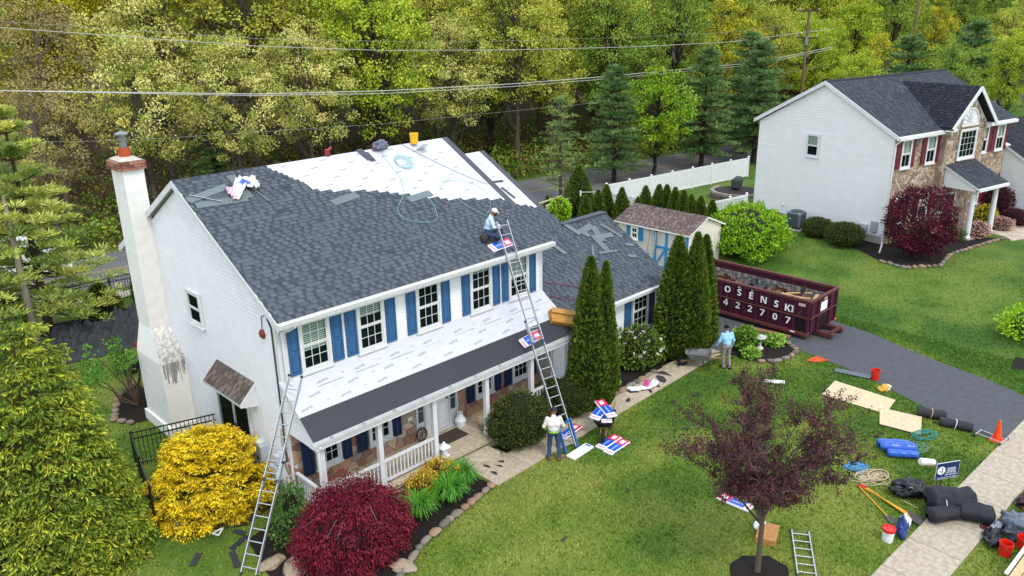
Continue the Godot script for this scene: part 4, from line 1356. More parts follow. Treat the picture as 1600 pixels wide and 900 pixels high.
	print_wrap(pr, f5, 9.9, 1.1, func(_x: float, _y: float) -> bool: return true, 1.2, 0.3, 0.075)
	var pg2 := Geo.new()
	pg2.hexa([Vector3(-0.12, 2.46, 1.56), Vector3(10.07, 2.46, 1.56), Vector3(10.07, 2.46, 1.452), Vector3(-0.12, 2.46, 1.452), Vector3(-0.12, 2.6, 1.6), Vector3(10.07, 2.6, 1.6), Vector3(10.07, 2.6, 1.59), Vector3(-0.12, 2.6, 1.59)], trim)
	pg2.box(-0.12, 2.46, 1.452, 10.07, 2.6, 1.462, srgb(200, 202, 204))
	pg2.box(-0.1, 2.4, 1.2, 10.02, 2.46, 1.55, trim)
	part(pr, "gutter", pg2, M.paint)
	var k5 := 1
	for x in range(0, 10, 1):
		var hg := Geo.new()
		hg.box(x + 0.4, 2.6, 1.462, x + 0.43, 2.61, 1.59, srgb(210, 212, 214))
		part(pr, "gutter_strap", hg, M.metal)
		k5 += 1
	var d2 := Geo.new()
	d2.tube([Vector3(0.02, 2.5, 1.56), Vector3(0.02, 2.36, 1.46), Vector3(0.02, 0.3, 1.44)], [0.045], 8, trim)
	part(house, "downspout", d2, M.paint)

	# front door with side lights
	var dr := group_part(house, "front_door")
	dr.transform = Transform3D(Basis(), Vector3(5.02, 0.4, 0.02))
	var dg := Geo.new()
	dg.cbox(Transform3D(Basis(), Vector3(0, 1.02, 0.02)), Vector3(0.92, 2.02, 0.05), 0.006, srgb(222, 222, 224))
	for s in [-1, 1]:
		for y in [[0.2, 0.85], [1.0, 1.5]]:
			dg.cbox(Transform3D(Basis(), Vector3(0.2 * s, (y[0] + y[1]) / 2, 0.045)), Vector3(0.3, y[1] - y[0], 0.02), 0.009, srgb(236, 236, 238))
	part(dr, "door_leaf", dg, M.paint)
	var dh := Geo.new()
	dh.blob(Transform3D(Basis(), Vector3(0.38, 1.0, 0.08)), Vector3.ONE * 0.035, noise, 0.0, 1.0, srgb(60, 56, 48), 10, 8)
	dh.box(0.36, 1.14, 0.045, 0.4, 1.2, 0.06, srgb(50, 48, 44))
	part(dr, "handle", dh, M.metal)
	var df := Geo.new()
	for x in [-0.83, -0.52, 0.46, 0.77]: df.box(x, 0.0, 0.0, x + 0.06, 2.12, 0.07, trim)
	df.box(-0.83, 2.12, 0.0, 0.83, 2.26, 0.08, trim)
	df.box(-0.85, -0.05, 0.0, 0.85, 0.0, 0.12, trim)
	part(dr, "frame", df, M.paint)
	for s in [-1, 1]:
		var pg3 := Geo.new()
		var x0 := -0.77 if s < 0 else 0.52
		for j in 4: pg3.box(x0 + 0.02, 0.5 + j * 0.4, 0.03, x0 + 0.23, 0.88 + j * 0.4, 0.034, srgb(60, 74, 84))
		part(dr, "side_light", pg3, M.glass_dark)
		var bb := Geo.new()
		bb.box(x0, 0.0, 0.0, x0 + 0.25, 2.1, 0.028, trim)
		part(dr, "side_panel", bb, M.paint)

	# masonry chimney with a sloping shoulder, brick cap, clay flue and metal cowl
	var ch := group_part(house, "chimney")
	var cc := srgb(222, 221, 217)
	var cg := Geo.new()
	cg.box(-0.9, -0.1, -8.3, 0.0, 0.38, -6.22, vary(cc, 0.02))
	cg.box(-0.82, 0.38, -8.22, 0.0, 2.55, -6.3, cc)
	var Q := [Vector3(-0.82, 2.55, -6.3), Vector3(0, 2.55, -6.3), Vector3(0, 2.55, -8.22), Vector3(-0.82, 2.55, -8.22), Vector3(-0.62, 3.5, -7.2), Vector3(0, 3.5, -7.2), Vector3(0, 3.5, -8.15), Vector3(-0.62, 3.5, -8.15)]
	cg.hexa(Q, cc)
	cg.box(-0.62, 3.5, -8.15, 0.0, 8.55, -7.2, cc)
	part(ch, "chimney_stack", cg, M.stucco)
	var stn := Geo.new()
	for k in 46:
		var u0 := rf(0.02, 0.7); var wd := rf(0.008, 0.05)
		var ln := rf(0.15, 0.75)
		stn.box(-0.8 + u0, 2.55 - ln, -6.297, -0.8 + minf(u0 + wd, 0.75), 2.55, -6.2955 + k * 0.00005, vary(srgb(140, 138, 134), 0.2))
	part(ch, "soot_streak", stn, M.stucco)
	var sh := Geo.new()
	var nrm := Vector3(0, 0.9, 0.95).normalized() * 0.004
	for k in 40:
		var v0 := k / 40.0; var v1 := (k + 1) / 40.0
		for i in 28:
			var w0 := i / 28.0; var w1 := (i + 1) / 28.0
			var nz := noise.get_noise_2d(i * 1.6, k * 1.6) + 0.5 * noise.get_noise_2d(i * 5.0, k * 5.0)
			var P := func(u: float, v: float) -> Vector3: return Q[0].lerp(Q[1], u).lerp(Q[4].lerp(Q[5], u), v) + nrm
			sh.quad(P.call(w0, v0), P.call(w1, v0), P.call(w1, v1), P.call(w0, v1), vary(srgb(136, 134, 130).lerp(cc, clampf(0.18 + nz * 0.6 + 0.5 * v0, 0, 1)), 0.05))
	part(ch, "weathered_shoulder", sh, M.stucco)
	var by := 8.55
	for row in 3:
		var off := 0.11 * (row % 2)
		for sd in 4:
			var L: float = 0.95 if sd % 2 == 0 else 0.63
			var x := -off
			while x < L:
				var x0 := maxf(x, 0.0); var x1 := minf(x + 0.21, L)
				if x1 - x0 > 0.04:
					var bg := Geo.new()
					bg.box(x0, by, -0.02, x1, by + 0.075, 0.1, vary([srgb(170, 112, 90), srgb(186, 136, 114), srgb(150, 96, 78)][rng.randi() % 3], 0.12))
					var o3: Vector3 = [Vector3(-0.8, 0, -7.16), Vector3(0.04, 0, -7.16), Vector3(0.04, 0, -8.24), Vector3(-0.8, 0, -8.24)][(sd + 3) % 4]
					var dir: Vector3 = [Vector3.BACK, Vector3.RIGHT, Vector3.FORWARD, Vector3.LEFT][sd]
					if sd == 0: o3 = Vector3(-0.625, 0, -8.155)
					if sd == 1: o3 = Vector3(-0.625, 0, -7.205)
					if sd == 2: o3 = Vector3(0.005, 0, -7.195)
					if sd == 3: o3 = Vector3(0.005, 0, -8.145)
					part(ch, "brick", bg, M.stone).transform = frame(o3, dir, Vector3.UP)
				x += 0.22
		by += 0.088
	var cm := Geo.new()
	cm.box(-0.605, 8.55, -8.135, -0.015, by + 0.01, -7.22, srgb(170, 150, 132))
	cm.hexa([Vector3(-0.64, by + 0.01, -7.19), Vector3(0.02, by + 0.01, -7.19), Vector3(0.02, by + 0.01, -8.16), Vector3(-0.64, by + 0.01, -8.16), Vector3(-0.5, by + 0.1, -7.4), Vector3(-0.12, by + 0.1, -7.4), Vector3(-0.12, by + 0.1, -7.95), Vector3(-0.5, by + 0.1, -7.95)], srgb(196, 190, 178))
	part(ch, "cap", cm, M.concrete)
	var fl := Geo.new()
	fl.lathe([Vector2(0.17, 0), Vector2(0.17, 0.28), Vector2(0.12, 0.28)], 14, Transform3D(Basis(), Vector3(-0.31, by + 0.08, -7.68)), srgb(206, 92, 52))
	part(ch, "flue", fl, M.stone)
	var cw := Geo.new()
	cw.lathe([Vector2(0.0, 0), Vector2(0.11, 0), Vector2(0.11, 0.2), Vector2(0.14, 0.22), Vector2(0.14, 0.27), Vector2(0.1, 0.28), Vector2(0.1, 0.36), Vector2(0.2, 0.38), Vector2(0.2, 0.42), Vector2(0.0, 0.5)], 16, Transform3D(Basis(), Vector3(-0.31, by + 0.36, -7.68)), srgb(150, 152, 156))
	part(ch, "cowl", cw, M.metal)

	# things fixed to the gable wall
	var mb := Geo.new()
	mb.cbox(Transform3D(Basis(), Vector3(-0.12, 1.05, -1.55)), Vector3(0.22, 0.75, 0.42), 0.02, srgb(176, 184, 192))
	mb.lathe([Vector2(0.14, 0), Vector2(0.14, 0.08), Vector2(0.1, 0.12), Vector2(0.0, 0.12)], 14, Transform3D(Basis(), Vector3(-0.12, 1.42, -1.55)), srgb(196, 202, 208))
	mb.box(-0.235, 0.95, -1.62, -0.23, 1.08, -1.5, srgb(50, 54, 60)); mb.box(-0.235, 0.75, -1.6, -0.23, 0.85, -1.5, srgb(50, 54, 60))
	part(house, "electric_meter", mb, M.plastic)
	var mb2 := Geo.new()
	mb2.cbox(Transform3D(Basis(), Vector3(-0.12, 0.85, -0.75)), Vector3(0.2, 0.45, 0.32), 0.02, srgb(190, 196, 202))
	mb2.cbox(Transform3D(Basis(), Vector3(-0.1, 1.3, -0.6)), Vector3(0.16, 0.3, 0.22), 0.02, srgb(196, 202, 208))
	part(house, "utility_box", mb2, M.plastic)
	var cbl := Geo.new()
	cbl.tube([Vector3(-0.06, 5.55, -0.3), Vector3(-0.05, 5.3, -0.15), Vector3(-0.05, 3.0, -0.16), Vector3(-0.05, 1.4, -0.2), Vector3(-0.08, 1.1, -0.6)], [0.022], 6, srgb(70, 72, 76))
	cbl.tube([Vector3(-0.04, 5.62, -0.38), Vector3(-0.05, 5.5, -0.62), Vector3(-0.05, 5.15, -0.66)], [0.012], 5, srgb(80, 80, 84))
	part(house, "cable", cbl, M.rubber)
	var bell := Geo.new()
	bell.lathe([Vector2(0.0, 0), Vector2(0.13, 0.0), Vector2(0.13, 0.05), Vector2(0.08, 0.09), Vector2(0.0, 0.1)], 16, frame(Vector3(-0.02, 5.0, -0.68), Vector3.BACK, Vector3.LEFT), srgb(120, 52, 50))
	part(house, "alarm_bell", bell, M.plastic)
	var hn := Geo.new()
	hn.box(-0.02, 0, 0, 0.12, 0.1, 0.03, srgb(230, 226, 214), Transform3D(Basis(), Vector3(3.9, 1.15, 0.05)))
	part(house, "number_plate", hn, M.paint)
	return house

# ---------------------------------------------------------------- the neighbour's house, sheds, fences

func neighbour_house() -> void:
	var o := thing("stone_front_house", "neighbouring house with pale siding, stone front and maroon shutters", "house", Vector3(34.4, 0.45, 1.96), -0.207)
	# own axes: x along its front, y up, z out of the front
	var sid := srgb(224, 224, 223); var trim := srgb(212, 213, 215); var maroon := srgb(112, 34, 54)
	var L := 11.1; var D := 8.9; var E := 5.85; var R := 8.35
	var core := Geo.new()
	core.box(0.0, -0.6, -D, L, E - 0.1, 0.0, sid)
	core.prism(PackedVector2Array([Vector2(0, E - 0.1), Vector2(D, E - 0.1), Vector2(D / 2, R - 0.15)]), Transform3D(Basis(Vector3.FORWARD, Vector3.UP, Vector3.RIGHT), Vector3(0.0, 0, 0)), 0.2, sid)
	core.prism(PackedVector2Array([Vector2(0, E - 0.1), Vector2(D, E - 0.1), Vector2(D / 2, R - 0.15)]), Transform3D(Basis(Vector3.FORWARD, Vector3.UP, Vector3.RIGHT), Vector3(L - 0.2, 0, 0)), 0.2, sid)
	core.box(4.05, -0.5, 0.0, 7.7, E + 0.2, 0.45, sid)
	core.prism(PackedVector2Array([Vector2(4.05, E + 0.2), Vector2(7.7, E + 0.2), Vector2(5.88, 7.75)]), Transform3D(Basis(), Vector3(0, 0, 0.1)), 0.35, sid)
	part(o, "wall_core", core, M.siding)
	var gw := group_part(o, "gable_wall")
	var sg := Geo.new()
	siding(sg, frame(Vector3(0, 0, -D), Vector3.BACK, Vector3.UP), PackedVector2Array([Vector2(0, 0.45), Vector2(D, 0.45), Vector2(D, E - 0.1), Vector2(D / 2, R - 0.15), Vector2(0, E - 0.1)]), 0.15, sid)
	part(gw, "siding", sg, M.siding, "stuff")
	var fo := Geo.new()
	fo.box(-0.015, -0.6, -D, 0.0, 0.45, 0.0, srgb(176, 170, 156))
	for z in [-7.2, -2.4]:
		fo.box(-0.03, 0.05, z - 0.5, -0.015, 0.4, z + 0.5, srgb(40, 42, 44))
		fo.box(-0.04, 0.05, z - 0.03, -0.03, 0.4, z + 0.03, srgb(150, 150, 148))
	part(gw, "foundation", fo, M.concrete)
	window(o, frame(Vector3(-0.034, 4.75, -4.95), Vector3.BACK, Vector3.UP), 0.72, 1.15, 1, 2, trim, 0.5)
	# stone front, stones too small to pick apart
	var sc := [srgb(196, 172, 144), srgb(208, 190, 166), srgb(178, 154, 130), srgb(216, 202, 182), srgb(164, 144, 128), srgb(200, 172, 150)]
	var none := func(_p: Vector2) -> bool: return false
	stonework(o, Transform3D(Basis(), Vector3(0.05, 0, 0.004)), 4.0, E - 0.15, 0.19, 0.045, sc, none, false)
	stonework(o, Transform3D(Basis(), Vector3(7.7, 0, 0.004)), L - 7.75, E - 0.15, 0.19, 0.045, sc, none, false)
	stonework(o, Transform3D(Basis(), Vector3(4.05, 0, 0.454)), 3.65, E + 0.15, 0.19, 0.045, sc, none, false)
	stonework(o, frame(Vector3(4.05, 0, 0.0), Vector3.BACK, Vector3.UP), 0.45, E, 0.19, 0.045, sc, none, false)
	stonework(o, Transform3D(Basis(), Vector3(4.3, E + 0.15, 0.454)), 3.16, 1.6, 0.19, 0.045, sc, func(p: Vector2) -> bool: return absf(p.x - 1.58) > 1.6 * (1 - p.y / 1.55) - 0.05, false)
	# openings
	for x in [0.95, 3.2]:
		window(o, Transform3D(Basis(), Vector3(x, 4.85, 0.08)), 0.74, 1.4, 2, 2, trim, 0.55)
		for s in [-1, 1]: shutter(o, Transform3D(Basis(), Vector3(x + s * 0.62, 4.85, 0.08)), 0.36, 1.5, maroon)
		window(o, Transform3D(Basis(), Vector3(x, 1.75, 0.08)), 0.74, 1.4, 2, 2, trim, 0.55)
		for s in [-1, 1]: shutter(o, Transform3D(Basis(), Vector3(x + s * 0.62, 1.75, 0.08)), 0.36, 1.5, maroon)
	for q in [[8.4, 1], [10.15, 2]]:
		for y in [4.85, 1.85]:
			window(o, Transform3D(Basis(), Vector3(q[0], y, 0.08)), 0.72, 1.4, 2, 2, trim, 0.5)
			shutter(o, Transform3D(Basis(), Vector3(q[0] + 0.62, y, 0.08)), 0.36, 1.5, maroon)
			if q[1] == 2: shutter(o, Transform3D(Basis(), Vector3(q[0] - 0.62, y, 0.08)), 0.36, 1.5, maroon)
	window(o, Transform3D(Basis(), Vector3(5.88, 4.95, 0.535)), 1.5, 1.45, 4, 4, trim, 0.0, false, 0.1)
	var fan := Geo.new()
	for k in 9:
		var a := PI * k / 8.0
		fan.bar(Vector3(5.88, 6.1, 0.55), Vector3(5.88 + cos(a) * 0.72, 6.1 + sin(a) * 0.72, 0.55), 0.03, 0.03, trim, Vector3.BACK)
	for k in 16:
		var a := PI * k / 16.0; var b := PI * (k + 1) / 16.0
		fan.bar(Vector3(5.88 + cos(a) * 0.76, 6.1 + sin(a) * 0.76, 0.55), Vector3(5.88 + cos(b) * 0.76, 6.1 + sin(b) * 0.76, 0.55), 0.09, 0.06, trim, Vector3.BACK)
		fan.tri(Vector3(5.88, 6.1, 0.53), Vector3(5.88 + cos(a) * 0.76, 6.1 + sin(a) * 0.76, 0.53), Vector3(5.88 + cos(b) * 0.76, 6.1 + sin(b) * 0.76, 0.53), srgb(226, 228, 232))
	fan.box(5.05, 5.9, 0.5, 6.7, 6.08, 0.58, trim)
	part(o, "fan_light", fan, M.paint)
	# roofs
	var tone := [srgb(74, 81, 91), srgb(70, 77, 87), srgb(78, 85, 95), srgb(66, 72, 81), srgb(54, 60, 68), srgb(58, 64, 72)]
	var dark := [srgb(48, 51, 60), srgb(42, 45, 54), srgb(54, 57, 66), srgb(40, 43, 50), srgb(34, 37, 43), srgb(37, 40, 47)]
	var mr := group_part(o, "main_roof")
	var rg := Geo.new()
	var sl := (R - E) / (D / 2 + 0.3)
	roof_slab(rg, Vector3(-0.2, E, 0.3), Vector3(L + 0.2, E, 0.3), Vector3(L + 0.2, R, -D / 2), Vector3(-0.2, R, -D / 2), 0.16, trim)
	roof_slab(rg, Vector3(L + 0.2, E, -D - 0.3), Vector3(-0.2, E, -D - 0.3), Vector3(-0.2, R, -D / 2 - 0.002), Vector3(L + 0.2, R, -D / 2 - 0.002), 0.16, trim)
	part(mr, "roof_deck", rg, M.paint)
	var rl := (D / 2 + 0.3) * sqrt(1 + sl * sl)
	shingles(mr, frame(Vector3(-0.2, E + 0.01, 0.3), Vector3.RIGHT, Vector3(0, sl, -1)), L + 0.4, rl, func(_x: float, _y: float) -> bool: return true, 0.2, tone, 0, M.shingle)
	var rc := Geo.new()
	rc.hexa([Vector3(-0.2, R - 0.03, -D / 2 + 0.15), Vector3(L + 0.2, R - 0.03, -D / 2 + 0.15), Vector3(L + 0.2, R - 0.03, -D / 2 - 0.15), Vector3(-0.2, R - 0.03, -D / 2 - 0.15), Vector3(-0.2, R + 0.05, -D / 2 + 0.04), Vector3(L + 0.2, R + 0.05, -D / 2 + 0.04), Vector3(L + 0.2, R + 0.05, -D / 2 - 0.04), Vector3(-0.2, R + 0.05, -D / 2 - 0.04)], srgb(50, 54, 62))
	part(mr, "ridge_cap", rc, M.shingle)
	var gt := Geo.new()
	gt.box(-0.2, E - 0.2, 0.302, 4.0, E - 0.04, 0.42, trim)
	part(mr, "gutter", gt, M.paint)
	var gt2 := Geo.new()
	gt2.box(7.8, E - 0.2, 0.302, L + 0.2, E - 0.04, 0.42, trim)
	part(mr, "gutter", gt2, M.paint)
	var rk := Geo.new()
	rk.hexa([Vector3(-0.24, E - 0.2, 0.3), Vector3(-0.202, E - 0.2, 0.3), Vector3(-0.202, R - 0.2, -D / 2), Vector3(-0.24, R - 0.2, -D / 2), Vector3(-0.24, E + 0.02, 0.3), Vector3(-0.202, E + 0.02, 0.3), Vector3(-0.202, R + 0.02, -D / 2), Vector3(-0.24, R + 0.02, -D / 2)], trim)
	rk.hexa([Vector3(-0.24, E - 0.2, -D - 0.3), Vector3(-0.24, R - 0.2, -D / 2 - 0.002), Vector3(-0.202, R - 0.2, -D / 2 - 0.002), Vector3(-0.202, E - 0.2, -D - 0.3), Vector3(-0.24, E + 0.02, -D - 0.3), Vector3(-0.24, R + 0.02, -D / 2 - 0.002), Vector3(-0.202, R + 0.02, -D / 2 - 0.002), Vector3(-0.202, E + 0.02, -D - 0.3)], trim)
	part(mr, "rake_board", rk, M.paint)
	# cross gable over the stone bay
	var cr := group_part(o, "cross_gable_roof")
	var cgd := Geo.new()
	var ap := 8.02; var fx := 5.88; var hw := 2.15; var cs := (ap - 6.0) / hw
	var back := -2.9
	roof_slab(cgd, Vector3(fx - hw, 6.0, back), Vector3(fx - hw, 6.0, 0.85), Vector3(fx, ap, 0.85), Vector3(fx, ap, -3.9), 0.14, dark[0])
	roof_slab(cgd, Vector3(fx + hw, 6.0, 0.85), Vector3(fx + hw, 6.0, back), Vector3(fx, ap, -3.9), Vector3(fx, ap, 0.85), 0.14, dark[0])
	part(cr, "roof_deck", cgd, M.shingle)
	var yy := func(z: float) -> float: return E + sl * (0.3 - z)
	shingles(cr, frame(Vector3(fx - hw, 6.01, -3.9), Vector3.BACK, Vector3(hw, ap - 6.0, 0)), 4.75, sqrt(hw * hw + (ap - 6.0) ** 2), func(x: float, y: float) -> bool: return 6.0 + y * 0.68 > yy.call(-3.9 + x) - 0.05, 0.2, dark, 0, M.shingle)
	shingles(cr, frame(Vector3(fx + hw, 6.01, 0.85), Vector3.FORWARD, Vector3(-hw, ap - 6.0, 0)), 4.75, sqrt(hw * hw + (ap - 6.0) ** 2), func(x: float, y: float) -> bool: return 6.0 + y * 0.68 > yy.call(0.85 - x) - 0.05, 0.2, dark, 0, M.shingle)
	var gb := Geo.new()
	for s in [-1, 1]:
		gb.bar(Vector3(fx + s * (hw + 0.02), 5.92, 0.87), Vector3(fx, ap - 0.06, 0.87), 0.05, 0.2, trim, Vector3(0, 1, 0))
		gb.box(minf(fx + s * hw, fx + s * (hw - 0.45)), 5.78, 0.46, maxf(fx + s * hw, fx + s * (hw - 0.45)), 5.96, 0.85, trim)
	part(cr, "rake_board", gb, M.paint)
	# porch
	var po := group_part(o, "porch")
	var pg := Geo.new()
	pg.box(4.3, -0.5, 0.46, 6.95, 0.12, 2.3, srgb(170, 156, 136)); pg.box(4.5, -0.5, 2.3, 6.7, -0.08, 2.65, srgb(164, 150, 130))
	part(po, "porch_floor", pg, M.concrete)
	for x in [4.5, 6.75]:
		var cg := Geo.new()
		cg.lathe([Vector2(0.2, 0.12), Vector2(0.2, 0.2), Vector2(0.15, 0.26), Vector2(0.125, 2.6), Vector2(0.17, 2.66), Vector2(0.17, 2.75)], 16, Transform3D(Basis(), Vector3(x, 0, 2.1)), trim)
		part(po, "column", cg, M.paint)
	var pr := Geo.new()
	roof_slab(pr, Vector3(4.15, 2.95, 2.5), Vector3(7.1, 2.95, 2.5), Vector3(7.1, 3.95, 0.46), Vector3(4.15, 3.95, 0.46), 0.12, trim)
	pr.box(4.3, 2.74, 1.95, 6.95, 2.9, 2.25, trim); pr.box(4.15, 2.78, 2.5, 7.1, 2.92, 2.58, trim)
	part(po, "roof_deck", pr, M.paint)
	var pgb := Geo.new()
	siding(pgb, frame(Vector3(4.28, 0, 0.46), Vector3.BACK, Vector3.UP), PackedVector2Array([Vector2(0, 2.75), Vector2(1.85, 2.75), Vector2(1.85, 2.85), Vector2(0, 3.85)]), 0.15, sid)
	part(po, "gable_end", pgb, M.siding)
	shingles(po, frame(Vector3(4.15, 2.96, 2.5), Vector3.RIGHT, Vector3(0, 1.0, -2.04)), 2.95, 2.27, func(_x: float, _y: float) -> bool: return true, 0.2, tone, 0, M.shingle)
	var dr := Geo.new()
	dr.box(4.62, 0.12, 0.505, 5.5, 2.2, 0.54, srgb(44, 36, 36)); dr.box(4.5, 0.12, 0.505, 4.62, 2.3, 0.57, trim); dr.box(5.5, 0.12, 0.505, 5.62, 2.3, 0.57, trim); dr.box(4.62, 2.2, 0.505, 5.5, 2.3, 0.57, trim)
	part(o, "front_door", dr, M.paint)
	var ds := Geo.new()
	ds.tube([Vector3(-0.05, E - 0.2, 0.36), Vector3(-0.06, E - 0.45, 0.1), Vector3(-0.06, 0.2, 0.06), Vector3(-0.1, 0.05, 0.1), Vector3(-1.5, 0.02, 0.9)], [0.05], 8, trim)
	part(o, "downspout", ds, M.paint)
	var mt := Geo.new()
	mt.cbox(Transform3D(Basis(), Vector3(-0.1, 0.95, -0.5)), Vector3(0.16, 0.6, 0.35), 0.02, srgb(160, 168, 172))
	part(o, "electric_meter", mt, M.plastic)
	var mu := Geo.new()
	mu.cbox(Transform3D(Basis(), Vector3(-0.1, 0.8, -1.15)), Vector3(0.16, 0.4, 0.5), 0.02, srgb(186, 190, 192))
	part(o, "utility_box", mu, M.plastic)
	var mv := Geo.new()
	mv.cbox(Transform3D(Basis(), Vector3(-0.08, 1.0, -6.6)), Vector3(0.1, 0.14, 0.14), 0.02, srgb(222, 224, 226))
	part(o, "vent_hood", mv, M.plastic)
	# garage wing that runs on to the right
	var gwg := group_part(o, "garage_wing")
	var w := Geo.new()
	w.box(L + 0.05, -0.5, -5.5, L + 8, 2.9, 2.2, sid)
	w.prism(PackedVector2Array([Vector2(-2.2, 2.9), Vector2(5.5, 2.9), Vector2(1.65, 5.1)]), Transform3D(Basis(Vector3.FORWARD, Vector3.UP, Vector3.RIGHT), Vector3(L + 0.05, 0, 0)), 0.2, sid)
	part(gwg, "wall_core", w, M.siding)
	var wsd := Geo.new()
	siding(wsd, frame(Vector3(L + 0.05, 0, 0.0), Vector3.BACK, Vector3.UP), PackedVector2Array([Vector2(0, 0), Vector2(2.2, 0), Vector2(2.2, 2.9), Vector2(0, 4.15)]), 0.15, sid)
	part(gwg, "siding", wsd, M.siding, "stuff")
	var wr := Geo.new()
	roof_slab(wr, Vector3(L - 0.15, 2.95, 2.5), Vector3(L + 8.2, 2.95, 2.5), Vector3(L + 8.2, 5.32, -1.65), Vector3(L - 0.15, 5.32, -1.65), 0.16, trim)
	roof_slab(wr, Vector3(L + 8.2, 2.95, -5.8), Vector3(L + 0.25, 2.95, -5.8), Vector3(L + 0.25, 5.32, -1.652), Vector3(L + 8.2, 5.32, -1.652), 0.16, trim)
	part(gwg, "roof_deck", wr, M.paint)
	shingles(gwg, frame(Vector3(L - 0.15, 2.96, 2.5), Vector3.RIGHT, Vector3(0, 2.37, -4.15)), 8.35, 4.78, func(x: float, y: float) -> bool: return x > 0.35 or y * 0.868 < 2.2, 0.2, dark, 0, M.shingle)
	var wd := Geo.new()
	wd.box(L + 0.6, 0.0, 2.21, L + 3.2, 2.2, 2.26, srgb(240, 240, 242))
	for k in 4: wd.box(L + 0.6, 0.5 * k + 0.52, 2.26, L + 3.2, 0.5 * k + 0.54, 2.27, srgb(200, 202, 204))
	part(gwg, "garage_door", wd, M.paint)
	var wds := Geo.new()
	wds.tube([Vector3(L + 0.02, 2.8, 2.5), Vector3(L + 0.0, 2.5, 2.24), Vector3(L + 0.0, 0.0, 2.24)], [0.05], 8, trim)
	wds.box(L - 0.15, 2.78, 2.5, L + 8.2, 2.92, 2.62, trim)
	part(gwg, "gutter", wds, M.paint)

func shed() -> void:
	var o := thing("garden_shed", "pale garden shed with brown roof and bright blue shutters and door trim", "shed", Vector3(24.1, 0, -3.45))
	# own axes are the world's: front faces -x, length runs towards -z
	var wl := srgb(214, 209, 197); var bl := srgb(52, 142, 196); var trim := srgb(238, 236, 228)
	var w := Geo.new()
	w.box(0.0, 0.0, -4.4, 2.9, 2.15, 0.0, wl)
	for z in [0.0, -4.3]: w.prism(PackedVector2Array([Vector2(0, 2.15), Vector2(2.9, 2.15), Vector2(1.45, 2.72)]), Transform3D(Basis(), Vector3(0, 0, z - 0.1)), 0.1, wl)
	part(o, "wall", w, M.siding)
	var bt := Geo.new()
	for k in 11: bt.box(-0.012, 0.1, -4.35 + k * 0.43, 0.0, 2.12, -4.32 + k * 0.43, vary(wl, 0.03))
	for k in 8: bt.box(0.2 + k * 0.36, 0.1, 0.002, 0.23 + k * 0.36, 2.15, 0.014, vary(wl, 0.03))
	part(o, "batten", bt, M.siding, "stuff")
	var ro := group_part(o, "roof")
	var rg := Geo.new()
	roof_slab(rg, Vector3(-0.2, 2.16, -4.55), Vector3(-0.2, 2.16, 0.15), Vector3(1.45, 2.82, 0.15), Vector3(1.45, 2.82, -4.55), 0.07, trim)
	roof_slab(rg, Vector3(3.1, 2.16, 0.15), Vector3(3.1, 2.16, -4.55), Vector3(1.452, 2.82, -4.55), Vector3(1.452, 2.82, 0.15), 0.07, trim)
	part(ro, "roof_deck", rg, M.paint)
	var tone := [srgb(122, 104, 100), srgb(132, 114, 110), srgb(112, 96, 94), srgb(140, 124, 120), srgb(96, 82, 82), srgb(104, 90, 88)]
	shingles(ro, frame(Vector3(-0.2, 2.17, -4.55), Vector3.BACK, Vector3(1.65, 0.66, 0)), 4.7, 1.78, func(_x: float, _y: float) -> bool: return true, 0.143, tone, 0, M.shingle)
	shingles(ro, frame(Vector3(3.1, 2.17, 0.15), Vector3.FORWARD, Vector3(-1.65, 0.66, 0)), 4.7, 1.78, func(_x: float, _y: float) -> bool: return true, 0.143, tone, 0, M.shingle)
	var fr := frame(Vector3(-0.014, 0, -4.4), Vector3.BACK, Vector3.UP)
	window(o, fr * Transform3D(Basis(), Vector3(1.1, 1.68, 0)), 0.36, 0.56, 2, 2, trim, 0.0, true, 0.06)
	for x in [0.72, 1.48]: shutter(o, fr * Transform3D(Basis(), Vector3(x, 1.66, 0.0)), 0.3, 0.7, bl)
	var dg := Geo.new()
	var F := func(x0: float, y0: float, x1: float, y1: float) -> void: dg.box(x0, y0, 0.0, x1, y1, 0.03, bl, fr)
	for x in [2.35, 3.02, 3.69]: F.call(x, 0.1, x + 0.14, 2.1)
	for q in [[2.49, 3.02], [3.16, 3.69]]:
		F.call(q[0], 1.15, q[1], 1.27); F.call(q[0], 0.1, q[1], 0.22)
		dg.bar(fr * Vector3(q[0], 0.22, 0.015), fr * Vector3(q[1], 1.15, 0.015), 0.025, 0.1, bl, Vector3.UP)
	F.call(2.2, 2.1, 4.0, 2.14); F.call(4.25, 0.05, 4.4, 2.1)
	part(o, "door_trim", dg, M.paint)

